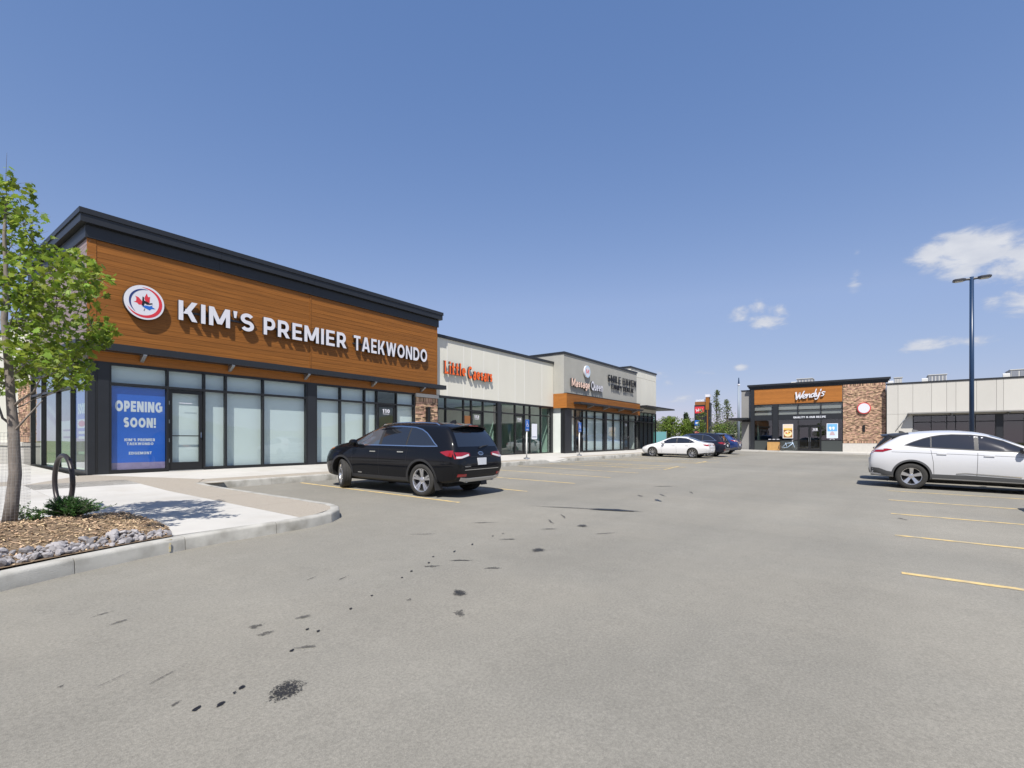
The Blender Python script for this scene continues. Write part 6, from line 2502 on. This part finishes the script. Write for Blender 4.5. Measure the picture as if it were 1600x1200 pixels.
tb_ = Vector((1.20, 8.50, zbed(1.2, 8.5) - .02))
maple = thing('maple_tree', tb_, 'young maple tree with bright green leaves and wire sleeve in the mulch bed', 'tree')
RD = Vector((FW.y, -FW.x, 0))          # towards the picture's right; FD is away from the viewer
FD = Vector((FW.x, FW.y, 0))
rt = random.Random(21)
trunk = [(0, 0, 0), (.02, .02, .30), (.045, .03, .62), (.06, .0, .95), (.03, .02, 1.22), (.02, .0, 1.55), (-.03, .02, 2.0), (-.06, .0, 2.5), (-.05, .02, 3.0), (-.06, .0, 3.5), (-.04, 0, 4.0)]
trad = [.076, .068, .063, .058, .055, .046, .043, .035, .027, .019, .010]
P = [tree_frame(a, c_, b, tb_, RD, FD) for a, b, c_ in trunk]
mb = MB()
mb.tube(P, trad, 10)


def trunk_at(h):
    for i in range(len(P) - 1):
        if P[i].z <= tb_.z + h <= P[i + 1].z:
            t = (tb_.z + h - P[i].z) / (P[i + 1].z - P[i].z)
            return P[i].lerp(P[i + 1], t)
    return P[-1]


# leaf clusters: (right offset, height above the root, spread)
clusters = []
seen = [(.00, 4.15, .26), (.08, 3.85, .30), (.22, 3.72, .27), (.12, 3.45, .32), (.40, 3.42, .22), (.28, 3.12, .30), (.05, 3.05, .3), (.58, 3.10, .24),
        (.78, 3.12, .24), (.98, 3.25, .20), (1.12, 3.12, .20), (1.22, 2.98, .18), (.90, 2.92, .24), (1.08, 2.74, .22), (.52, 2.80, .26), (.28, 2.74, .28), (.70, 2.68, .26), (1.14, 2.92, .2),
        (1.24, 2.44, .17), (1.38, 2.36, .15), (.94, 2.50, .24), (1.14, 2.22, .19), (.72, 2.36, .26), (.48, 2.40, .26), (.18, 2.45, .28), (.90, 2.12, .25),
        (.62, 2.08, .25), (1.02, 1.98, .20), (.82, 1.86, .20), (.44, 2.05, .23), (.16, 2.06, .24), (.94, 1.74, .15), (.70, 1.72, .12), (.06, 1.78, .19), (.30, 1.86, .14)]
for (r_, h, s) in seen:
    r_ = r_ * .9 - .05
    d_ = rt.uniform(-.75, .75) * min(1.0, .35 + r_)
    clusters.append(((r_ - 6.13) * (6 + d_) / 6 + 6.13, h + (h - 1.2) * d_ / 6, d_, s))
    if rt.random() < .22:
        d_ = rt.uniform(-1.0, 1.0) * min(1, .4 + r_)
        clusters.append(((r_ * .9 + rt.uniform(-.1, .05) - 6.13) * (6 + d_) / 6 + 6.13, h + (h - 1.2) * d_ / 6 + rt.uniform(-.15, .12), d_, s * .85))
for _ in range(28):
    h = rt.uniform(1.8, 4.0)
    wmax = 1.35 * (1 - max(0, (h - 2.4)) / 2.4) * min(1, .5 + (h - 1.6) * .6)
    clusters.append((-rt.uniform(.05, 1) * wmax, h, rt.uniform(-.9, .9) * wmax * .8, rt.uniform(.2, .3)))
LC = []
nodes = [trunk_at(h_) for h_ in (1.15, 1.4, 1.7, 2.0, 2.3, 2.6, 2.9, 3.2, 3.5, 3.8)]
n_tr = len(nodes)
for (r_, h, d, s) in sorted(clusters, key=lambda q: q[0] ** 2 + q[2] ** 2):
    c = tree_frame(r_, h, d, tb_, RD, FD)
    LC.append((c, s))

    def cost(q):
        v = c - q
        return v.length + (1.2 * max(0, q.z - c.z + .18)) + .25 * max(0, (q - tb_).to_2d().length - (c - tb_).to_2d().length + .12) * 4
    k = min(range(len(nodes)), key=lambda i: cost(nodes[i]))
    a = nodes[k]
    L_ = (c - a).length
    midp = a.lerp(c, .5) + Vector((rt.uniform(-.08, .08), rt.uniform(-.08, .08), -.04 + rt.uniform(-.04, .05))) * L_
    r0 = min(.017, .004 + .010 * L_) if k < n_tr else min(.008, .0035 + .005 * L_)
    pts = [a, a.lerp(midp, .5) + Vector((0, 0, -.01)), midp, midp.lerp(c, .55) + Vector((0, 0, .015)), c]
    mb.tube(pts, [r0, r0 * .85, r0 * .68, r0 * .5, .002], 5)
    nodes += pts[2:]
    for _ in range(4):
        q = c + Vector((rt.gauss(0, 1), rt.gauss(0, 1), rt.gauss(0, 1))) * s * .6
        e_ = midp.lerp(c, rt.uniform(.5, .95))
        mb.tube([e_, (e_ + q) / 2 + Vector((0, 0, .015)), q], [.003, .002, .001], 4, caps=False)
# the two bare forks low on the trunk
for (a0, pts) in ((1.12, [(.10, .0, 1.18), (.26, .02, 1.38), (.36, .05, 1.52)]), (1.20, [(-.08, 0, 1.30), (-.20, .05, 1.52), (-.32, .1, 1.8)]), (1.42, [(.14, .0, 1.52), (.30, .0, 1.62), (.40, -.02, 1.78), (.58, 0, 1.86)])):
    mb.tube([trunk_at(a0)] + [tree_frame(p[0], p[2], p[1], tb_, RD, FD) for p in pts], [.017, .013, .009, .005] if len(pts) == 3 else [.017, .014, .011, .008, .004], 6)
recalc(mb.build('trunk', M['bark'], maple, smooth=True))


def random_leaf_matrix(p, r_, up=.35):
    nrm = Vector((r_.gauss(0, 1), r_.gauss(0, 1), abs(r_.gauss(0, 1)) + up)).normalized()
    q = Vector((0, 0, 1)).rotation_difference(nrm).to_matrix().to_4x4()
    return Matrix.Translation(p) @ q @ Matrix.Rotation(r_.uniform(0, 6.283), 4, 'Z')


lv = bpy.data.meshes.new('leaf')
base_leaf = leaf_verts(1.0, Matrix.Identity(4), .35)
lv.from_pydata([tuple(v) for v in base_leaf], [], [tuple(range(16))])
lv.materials.append(M['maple_leaf_one'])
crown = MB()
singles = []
for (c, s) in LC:
    n = int(30 + 140 * s)
    for _ in range(n):
        v = Vector((rt.gauss(0, 1), rt.gauss(0, 1), rt.gauss(0, .85)))
        v = v if v.length < 1.9 else v.normalized() * 1.9
        p = c + v * s * .50
        sz = rt.uniform(.05, .10)
        mt = random_leaf_matrix(p, rt)
        to_cam = (p - Vector((0, 0, 1.4))).dot(RD)
        if len(singles) < 300 and rt.random() < .055 and (c - tb_).dot(RD) > -.2:
            singles.append((mt, sz))
        else:
            crown.add(leaf_verts(sz, mt, rt.uniform(.1, .7)), [tuple(range(16))])
cr = crown.build('crown', M['maple_leaf'], maple, kind='stuff')
for mt, sz in singles:
    o = bpy.data.objects.new('leaf', lv)
    COL.objects.link(o)
    o.parent = maple
    o.matrix_local = Matrix.Translation(-maple.location) @ mt @ Matrix.Scale(sz, 4)
# wire sleeve round the trunk
mb = MB()
rg = .185
H_ = 1.12
for k in range(30):
    th = 2 * pi * k / 30
    a, b = Vector((cos(th), sin(th), 0)), Vector((-sin(th), cos(th), 0))
    p0 = tb_ + a * rg + Vector((0, 0, .01))
    p1 = tb_ + a * (rg * .93) + Vector((.03, .02, H_))
    mb.add([p0 - b * .0008, p0 + b * .0008, p1 + b * .0008, p1 - b * .0008], [(0, 1, 2, 3)])
for j in range(28):
    f = j / 27
    z = tb_.z + .01 + (H_ - .01) * f
    r_ = rg * (1 - .07 * f)
    o = Vector((tb_.x + .03 * f, tb_.y + .02 * f, z))
    ring = []
    for k in range(28):
        th = 2 * pi * k / 28
        ring += [o + Vector((cos(th) * r_, sin(th) * r_, -.0008)), o + Vector((cos(th) * r_, sin(th) * r_, .0008))]
    mb.add(ring, [(2 * k, 2 * ((k + 1) % 28), 2 * ((k + 1) % 28) + 1, 2 * k + 1) for k in range(28)])
mb.build('trunk_guard', mat('pale_wire_mesh', (.30, .30, .30), .5, .3), maple)

# low juniper and small weeds
jx, jy = 1.82, 8.75
jun = thing('juniper_shrub', (jx, jy, zbed(jx, jy)), 'low dark green juniper shrub in the mulch in front of the hoop', 'shrub')
rj = random.Random(8)
mb, st = MB(), MB()
for _ in range(260):
    th = rj.uniform(0, 6.283)
    el = rj.uniform(.30, 1.45)
    L = rj.uniform(.20, .34) * (1.08 - .16 * el)
    d = Vector((cos(th) * cos(el) * 1.15, sin(th) * cos(el) * 1.0, sin(el) * .95))
    o = Vector((jx + rj.uniform(-.09, .09), jy + rj.uniform(-.09, .09), zbed(jx, jy)))
    e = o + d * L + Vector((0, 0, -.02))
    st.tube([o, o.lerp(e, .6) + Vector((0, 0, .02)), e], [.004, .003, .001], 4, caps=False)
    for q in range(64):
        t = rj.uniform(.15, 1.08)
        p = o.lerp(e, t) + Vector((0, 0, .03 * t * (1 - t)))
        dd = (d + Vector((rj.gauss(0, .6), rj.gauss(0, .6), rj.gauss(0, .5)))).normalized() * rj.uniform(.016, .042)
        s_ = dd.orthogonal().normalized() * rj.uniform(.0025, .005)
        mb.add([p - s_, p + s_, p + dd + s_ * .3, p + dd - s_ * .3], [(0, 1, 2, 3)])
st.build('stem', M['bark'], jun)
mb.build('foliage', M['juniper'], jun, kind='stuff')
for (wx, wy, lb, h_) in ((1.38, 8.86, 'small pale weed just right of the maple trunk at mid bed', .22), (1.42, 8.42, 'tiny weed sprig at the foot of the maple trunk', .12)):
    w = thing('weed_plant', (wx, wy, zbed(wx, wy)), lb, 'plant')
    mb, st = MB(), MB()
    for _ in range(16):
        th = rj.uniform(0, 6.28)
        e = Vector((wx + cos(th) * h_ * .6, wy + sin(th) * h_ * .6, zbed(wx, wy) + h_ * rj.uniform(.5, 1.1)))
        o = Vector((wx, wy, zbed(wx, wy)))
        st.tube([o, e], [.003, .001], 4, caps=False)
        for _ in range(12):
            p = o.lerp(e, rj.uniform(.3, 1.05))
            mt = random_leaf_matrix(p, rj)
            s_ = rj.uniform(.02, .045)
            mb.add([mt @ Vector((0, 0, 0)), mt @ Vector((s_ * .3, s_ * .5, 0)), mt @ Vector((0, s_, 0)), mt @ Vector((-s_ * .3, s_ * .5, 0))], [(0, 1, 2, 3)])
    st.build('stem', M['weed'], w)
    mb.build('foliage', M['weed'], w, kind='stuff')


def far_tree(x, y, h, w, label, m, n=1500, ls=.16, trunk_h=.25, shape='round', group=None, seed=0, name='tree', gz=None):
    z = zg(x, y) - .05 if gz is None else gz
    t = thing(name, (x, y, z), label, 'tree', group)
    r_ = random.Random(seed)
    tr = MB()
    tr.tube([(x, y, z), (x + .03, y, z + h * .4), (x - .02, y, z + h * .92)], [.035 * h ** .5, .025 * h ** .5, .008], 6)
    lobes = []
    for _ in range(22 if shape == 'round' else 46):
        if shape == 'round':
            a, b = r_.uniform(0, 6.28), r_.uniform(0, 1) ** .5
            hh = trunk_h + (1 - trunk_h) * r_.uniform(.12, .95)
            k = sqrt(max(.05, 1 - ((hh - trunk_h) / (1 - trunk_h) * 2 - .9) ** 2 * .9))
            lobes.append((x + cos(a) * b * w * .5 * k, y + sin(a) * b * w * .5 * k, z + h * hh, w * r_.uniform(.13, .22)))
        else:
            hh = trunk_h + (1 - trunk_h) * r_.uniform(0, 1)
            k = (1 - (hh - trunk_h) / (1 - trunk_h)) ** (.8 if shape == 'cone' else .45) + .06
            a = r_.uniform(0, 6.28)
            b = r_.uniform(.2, 1)
            lobes.append((x + cos(a) * b * w * .42 * k, y + sin(a) * b * w * .42 * k, z + h * hh, w * r_.uniform(.13, .20) * (k + .25)))
    for l in lobes:
        tr.tube([(x, y, max(z + h * trunk_h * .8, l[2] - .25 * h)), (l[0], l[1], l[2])], [.012 * h ** .5, .004], 4, caps=False)
    tr.build('trunk', M['bark_d'], t)
    mb = MB()
    for _ in range(int(n * 1.9)):
        l = lobes[r_.randrange(len(lobes))]
        p = Vector(l[:3]) + Vector((r_.gauss(0, 1), r_.gauss(0, 1), r_.gauss(0, 1.1))) * l[3] * .75
        if p.z > z + h * 1.03:
            continue
        mt = random_leaf_matrix(p, r_, .2)
        s = ls * r_.uniform(.6, 1.2)
        mb.add([mt @ Vector((0, -s * .5, 0)), mt @ Vector((s * .4, 0, 0)), mt @ Vector((0, s * .5, 0)), mt @ Vector((-s * .4, 0, 0))], [(0, 1, 2, 3)])
    mb.build('crown', m, t, kind='stuff')
    return t


tg = 'trees beyond the lot'
gzf = 1.0
far_tree(75, 25.5, 4.3, 2.9, 'round bright green tree nearest the end of the retail strip', M['far_leaf'], 1700, .22, .1, 'round', tg, 1)
far_tree(75, 23.1, 4.0, 2.7, 'round bright green tree left of the pylon sign', M['far_leaf'], 1500, .22, .1, 'round', tg, 2)
far_tree(88, 30.0, 5.0, 2.2, 'dark spruce rising behind the first round green tree', M['far_leaf_d'], 1000, .28, .1, 'cone', tg, 3, 'spruce_tree')
far_tree(88, 27.0, 5.5, 2.4, 'tall dark spruce rising behind the second round green tree', M['far_leaf_d'], 1000, .28, .1, 'cone', tg, 4, 'spruce_tree')
far_tree(68, 16.9, 7.4, 2.0, 'tall slender grey-green poplar right of the pylon sign', M['far_leaf_p'], 900, .17, .12, 'poplar', tg, 5, 'poplar_tree')
far_tree(68, 15.6, 6.2, 1.7, 'shorter slender poplar beside the tallest poplar', M['far_leaf_p'], 700, .17, .12, 'poplar', tg, 6, 'poplar_tree')
far_tree(66, 18.3, 5.0, 1.7, 'thin yellow-green tree overlapping the pylon sign edge', M['far_leaf'], 650, .17, .15, 'poplar', tg, 7)
far_tree(66, 15.7, 3.0, 2.6, 'low leafy tree below the two poplars', M['far_leaf'], 1000, .18, .06, 'round', tg, 8)
far_tree(78, 16.4, 3.6, 2.8, 'mid green bushy tree between the poplars and the light pole', M['far_leaf_p'], 900, .2, .1, 'round', tg, 9)
far_tree(84, 19.5, 3.3, 3.0, 'dark bushy tree far behind the pylon sign', M['far_leaf_d'], 900, .24, .1, 'round', tg, 10)
far_tree(90, 33.5, 4.2, 4.4, 'dull green tree behind the teal site fence', M['far_leaf_p'], 900, .26, .1, 'round', tg, 11)

# ------------------------------------------------------------------ street furniture
bx, by = 2.15, 10.75
hoop = thing('bike_hoop', (bx, by, zw(bx, by)), 'dark round steel bicycle hoop standing on the walkway behind the juniper', 'bike rack')
mb = MB()
ring = []
hz = zw(bx, by) + .455
dv = Vector((-sin(R(4.5)), cos(R(4.5)), 0))
N = 48
R0, r0 = .40, .036
vs_ = []
for i in range(N):
    th = 2 * pi * i / N
    c = Vector((bx, by, hz)) + dv * R0 * cos(th) + Vector((0, 0, R0 * 1.06 * sin(th)))
    rad = (dv * cos(th) + Vector((0, 0, sin(th))))
    sd2 = dv.cross(Vector((0, 0, 1)))
    for k in range(10):
        a = 2 * pi * k / 10
        vs_.append(c + rad * r0 * cos(a) + sd2 * r0 * sin(a))
mb.add(vs_, [(i * 10 + k, i * 10 + (k + 1) % 10, ((i + 1) % N) * 10 + (k + 1) % 10, ((i + 1) % N) * 10 + k) for i in range(N) for k in range(10)])
recalc(mb.build('ring', mat('bronze_powder_coat', (.028, .022, .022), .38, .2, .5), hoop, smooth=True))
mb = MB()
mb.lathe([(0, .09), (.012, .09), (.02, .05), (.02, .001)], (bx, by, zw(bx, by)), (0, 0, 1), 20)
mb.build('base_plate', M['steel'], hoop)
mb = MB()
mb.tube([(bx, by, zw(bx, by) + .01), (bx, by, zw(bx, by) + .06)], .03, 8)
mb.build('stub', M['steel'], hoop)


def access_sign(x, y, label):
    z = zw(x, y)
    t = thing('parking_sign', (x, y, z), label, 'sign', 'accessible parking signs')
    mb = MB()
    mb.tube([(x, y, z), (x, y, z + 1.55)], .035, 10)
    mb.build('post', mat('white_post_paint', (.72, .72, .70), .5), t, smooth=True)
    mb = MB()
    mb.lathe([(0, .16), (.05, .15), (.07, .06), (.07, .001)], (x, y, z), (0, 0, 1), 16)
    mb.build('base', M['steel'], t)
    F = Face((x, y - .04, 0), (1, 0, 0), (0, -1, 0))
    pl = F.part('sign_plate', M['signblue'], t, -.165, .165, z + 1.42, z + 2.0, 0, .004)
    F.part('border', M['white'], pl, -.155, .155, z + 1.43, z + 1.435, .0045, .006)
    F.part('border', M['white'], pl, -.155, .155, z + 1.985, z + 1.99, .0045, .006)
    mb = MB()
    zc = z + 1.76
    mb.prism([(-.03 + .028 * cos(2 * pi * k / 12), zc + .14 + .028 * sin(2 * pi * k / 12)) for k in range(12)], F, .004, .0062)
    for pth, w in (([(-.03, zc + .11), (-.015, zc + .0), (.06, zc + .0), (.085, zc - .095), (.115, zc - .085)], .028), ([(-.025, zc + .06), (.05, zc + .06)], .024)):
        mb.prism(ribpoly(pth, w), F, .004, .0066 + .0003 * len(pth))
    pth = arc(.0, zc - .035, .085, .085, 140, 345, 14)
    mb.prism(ribpoly(pth, .022), F, .004, .0060)
    recalc(mb.build('wheelchair_symbol', M['white'], pl))
    mb = MB()
    F.box(mb, -.11, .11, z + 1.47, z + 1.49, .004, .006)
    F.box(mb, -.08, .08, z + 1.505, z + 1.52, .004, .006)
    mb.build('lettering', M['white'], pl)
    return t


access_sign(20.75, 14.4, 'blue accessible parking sign on a white post before the cream panelled shop')
access_sign(26.3, 14.4, 'blue accessible parking sign on a white post before the grey stucco shop')

# tall lot lamp
lx, ly = 28.0, -3.18
lz = zg(lx, ly)
lamp = thing('street_lamp', (lx, ly, lz), 'tall navy lamp post with two flat lamp heads behind the white crossover', 'street lamp', 'lamp posts of the lot')
mb = MB()
mb.tube([(lx, ly, lz + .7), (lx, ly, 8.30)], [.085, .07], 12)
mb.build('pole', M['pole_blue'], lamp, smooth=True)
mb = MB()
mb.lathe([(0, .30), (.68, .30), (.70, .28), (.70, .001)], (lx, ly, lz), (0, 0, 1), 20)
mb.build('base', M['cast'], lamp)
for sgn in (1, -1):
    mb = MB()
    dv = Vector((0, sgn, .0))
    o = Vector((lx, ly, 8.22))
    mb.tube([o + dv * .05, o + dv * .20 + Vector((0, 0, .01))], [.05, .045], 8)
    prof = [(.18, .06, .04), (.28, .15, .05), (.52, .165, .048), (.60, .12, .030)]
    vs_ = []
    for d, w, h in prof:
        c = o + dv * d + Vector((0, 0, .015))
        vs_ += [c + Vector((w, 0, -h)), c + Vector((w, 0, 0)), c + Vector((w * .7, 0, h)), c + Vector((-w * .7, 0, h)), c + Vector((-w, 0, 0)), c + Vector((-w, 0, -h))]
    fs = [(i * 6 + k, i * 6 + (k + 1) % 6, (i + 1) * 6 + (k + 1) % 6, (i + 1) * 6 + k) for i in range(3) for k in range(6)] + [(0, 1, 2, 3, 4, 5), (18, 19, 20, 21, 22, 23)]
    mb.add(vs_, fs)
    hd = recalc(mb.build('lamp_head', M['sign_side'], lamp))
    mb = MB()
    a, b = o + dv * .27, o + dv * .53
    mb.box(lx - .12, lx + .12, min(a.y, b.y), max(a.y, b.y), 8.17, 8.186)
    mb.build('lens', M['lamp_lens'], hd)
# far pole between the strip and the restaurant
fx, fy = 72.0, 15.05
fz = zg(fx, fy)
fp = thing('street_lamp', (fx, fy, fz), 'tall grey light pole with pale collar left of the restaurant', 'street lamp', 'lamp posts of the lot')
mb = MB()
mb.tube([(fx, fy, fz), (fx, fy, 8.9)], [.20, .13], 10)
mb.build('pole', mat('grey_pole', (.22, .26, .31), .5), fp, smooth=True)
mb = MB()
mb.tube([(fx, fy, 8.901), (fx, fy, 9.1)], .17, 10)
mb.build('collar', M['white'], fp)
mb = MB()
mb.tube([(fx, fy, 9.101), (fx, fy, 9.95)], [.12, .05], 8)
mb.build('tip', M['pole_blue'], fp)

# pylon sign
PX = 74
pz = zg(PX, 20)
py_ = thing('pylon_sign', (PX, 20.6, pz), 'tall dark pylon sign with red, blue and pink panels and wood column', 'sign')
FP = Face((PX, 0, 0), (0, -1, 0), (-1, 0, 0))
FP.part('cabinet', M['dark_metal'], py_, -21.5, -19.9, 1.0, 6.6, -.5, 0)
FP.part('column', M['wood'], py_, -19.89, -19.42, 5.9, 7.7, -.55, .12)
FP.part('column_strip', M['wood'], py_, -19.70, -19.55, pz - .1, 5.895, -.5, .10)
FP.part('column_base', M['dark_metal'], py_, -19.89, -19.705, pz - .1, 5.895, -.5, .08)
FP.part('column_cap', M['white'], py_, -19.93, -19.30, 7.71, 8.1, -.6, .16)
FP.part('column_edge', M['dark_metal'], py_, -19.545, -19.2, pz - .1, 6.9, -.5, .08)
FP.part('top_board', M['brown'], py_, -21.45, -19.9, 6.62, 7.1, -.4, -.1)
FP.part('sign_panel', M['red'], py_, -21.42, -20.1, 5.42, 6.38, .002, .05)
FP.part('sign_panel', M['blue'], py_, -21.42, -20.72, 3.65, 4.4, .002, .05)
FP.part('sign_panel', M['cast'], py_, -21.42, -20.72, 3.2, 3.5, .002, .05)
FP.part('sign_panel', mat('pink_panel', (.62, .16, .16), .5), py_, -21.42, -20.72, 1.9, 2.8, .002, .05)
FP.part('sign_panel', M['poster_white'], py_, -21.42, -20.72, 1.1, 1.7, .002, .05)
FP.part('lettering', M['poster_white'], py_, -21.3, -20.85, 3.9, 4.1, .051, .056)
FP.part('lettering', M['poster_white'], py_, -21.3, -20.85, 2.3, 2.4, .051, .056)
mb = MB()
for k, q in enumerate(([(-21.25, 6.05), (-21.15, 5.7), (-21.05, 5.95), (-20.95, 5.7), (-20.85, 6.1)], [(-20.82, 5.8), (-20.7, 5.95), (-20.62, 5.72)], [(-20.55, 5.95), (-20.48, 5.75), (-20.35, 6.05), (-20.5, 5.55)])):
    mb.prism(ribpoly(q, .09), FP, .05, .056 + .001 * k)
recalc(mb.build('lettering', M['poster_white'], py_))
letters('EDGEMONT', FP, -21.35, -19.95, 7.12, 7.42, -.3, -.22, .2, [M['poster_white']] * 2, py_, joined=True, name='lettering')

# teal site fence panels
tf_ = thing('site_fence', (72, 27.5, zg(72, 27)), 'teal site fence panels beyond the end of the retail strip', 'fence')
M['teal'] = mat('teal_fence_sheet', (.12, .30, .31), .7, var=.06, vscale=1)
for k in range(5):
    mb = MB()
    y0 = 24.9 + 2.0 * k
    mb.box(72, 72.05, y0, y0 + 1.97, zg(72, 27) - .1, 2.75)
    mb.build('panel', M['teal'], tf_)
    mb = MB()
    mb.box(71.93, 71.995, y0 - .04, y0 + .02, zg(72, 27) - .1, 2.85)
    mb.build('post', M['steel'], tf_)
wp = thing('marker_post', (73, 27.45, zg(73, 27)), 'pale yellow marker post behind the teal site fence', 'post')
mb = MB()
mb.tube([(73, 27.45, zg(73, 27)), (73, 27.45, 4.3)], .07, 8)
mb.build('shaft', mat('pale_yellow', (.7, .66, .40), .6), wp)
mb = MB()
mb.tube([(73, 27.45, 4.301), (73, 27.45, 4.4)], [.08, .03], 8)
mb.build('cap', M['white'], wp)
# distant houses
for i, (hx, hy, w, h, lb, m_) in enumerate(((150, 58, 12, 4.2, 'distant grey house with dark gable roof behind the teal fence', 'stucco'), (155, 44, 10, 4.6, 'distant brown house between the two round trees', 'mauve'),
                                          (150, 33, 11, 4.4, 'distant cream house behind the poplars', 'cast'), (158, 26.5, 9, 4.0, 'distant tan house left of the restaurant', 'panel'))):
    z = zg(hx, hy) - .3
    t = thing('house', (hx, hy, z), lb, 'house', 'houses beyond the road')
    mb = MB()
    mb.box(hx, hx + 9, hy - w / 2, hy + w / 2, z, z + h)
    mb.build('wall', M[m_], t)
    F = Face((hx, 0, 0), (0, -1, 0), (-1, 0, 0))
    mb = MB()
    mb.prism([(-hy - w / 2 - .5, z + h), (-hy + w / 2 + .5, z + h), (-hy, z + h + 2.6)], F, -9.4, .4)
    recalc(mb.build('roof', mat('dark_shingle', (.08, .075, .07), .9), t))
    for k in range(2):
        wd = F.part('window', M['white'], t, -hy - w * .3 + k * w * .45, -hy - w * .3 + k * w * .45 + 1.5, z + 1.4, z + 2.8, .002, .06)
        F.part('pane', M['car_glass'], wd, -hy - w * .3 + k * w * .45 + .1, -hy - w * .3 + k * w * .45 + 1.4, z + 1.5, z + 2.7, .061, .07)

# bins and bicycle by the restaurant
bin_ = thing('litter_bin', (54.0, 8.1, .45), 'slatted wooden three-bay litter bin by the restaurant windows', 'bin')
FBn = Face((53.75, 0, 0), (0, -1, 0), (-1, 0, 0))
zb0 = zg(53.7, 8) + .13
for k in range(9):
    FBn.part('slat', mat('pale_bin_wood', (.50, .29, .10), .6, var=.2, vscale=5, stretch=(9, 9, .5)), bin_, -8.64 + .119 * k, -8.64 + .119 * k + .108, zb0 + .02, zb0 + .86, -.02, .0)
mb = MB()
FBn.box(mb, -8.63, -7.59, zb0, zb0 + .85, -.5, -.022)
mb.build('cabinet', M['brown'], bin_)
FBn.part('top_board', M['dark_metal'], bin_, -8.66, -7.56, zb0 + .852, zb0 + .88, -.52, .02)
for k in range(3):
    u = -8.45 + .36 * k
    hd = FBn.part('hood', M['black'], bin_, u - .12, u + .12, zb0 + .881, zb0 + 1.06, -.42, -.1)
    FBn.part('lid', M['white'], hd, u - .11, u + .11, zb0 + 1.061, zb0 + 1.12, -.40, -.09)
bike = thing('bicycle', (53.55, 6.8, zg(53.5, 7) + .13), 'pale blue and white bicycle leaning by the restaurant doors', 'bicycle')
FBk = Face((53.6, 0, 0), (0, -1, 0), (-1, 0, 0))
zk = zg(53.6, 7) + .135


def bp(u, v, w=0):
    return FBk(-6.80 + u, zk + v, w)


for u in (-.52, .52):
    mb = MB()
    pts = [bp(u + .32 * cos(2 * pi * k / 24), .335 + .32 * sin(2 * pi * k / 24)) for k in range(25)]
    mb.tube(pts, .022, 6, caps=False)
    wh = mb.build('wheel', M['tyre'], bike, smooth=True)
    mb = MB()
    for k in range(10):
        mb.tube([bp(u, .335), bp(u + .30 * cos(2 * pi * k / 10), .335 + .30 * sin(2 * pi * k / 10))], .004, 4, caps=False)
    mb.build('spokes', M['steel'], wh)
mb = MB()
for a, b, r_ in (((-.52, .335), (-.12, .30), .018), ((-.12, .30), (-.24, .80), .022), ((-.22, .72), (.36, .78), .028), ((-.12, .30), (.36, .72), .034), ((.34, .84), (.52, .335), .026), ((-.52, .335), (-.22, .70), .016)):
    mb.tube([bp(*a), bp(*b)], r_, 6)
mb.build('frame', mat('pale_blue_frame', (.45, .58, .74), .3), bike, smooth=True)
mb = MB()
mb.hexa([bp(-.36, .83, -.07), bp(-.12, .83, -.03), bp(-.12, .83, .03), bp(-.36, .83, .07), bp(-.36, .88, -.07), bp(-.12, .86, -.03), bp(-.12, .86, .03), bp(-.36, .88, .07)])
mb.build('saddle', M['black'], bike)
mb = MB()
mb.tube([bp(.34, .84), bp(.31, .98), bp(.36, 1.02, .25)], .015, 6)
mb.tube([bp(.31, .98), bp(.36, 1.02, -.25)], .015, 6)
mb.build('handlebar', M['white'], bike)
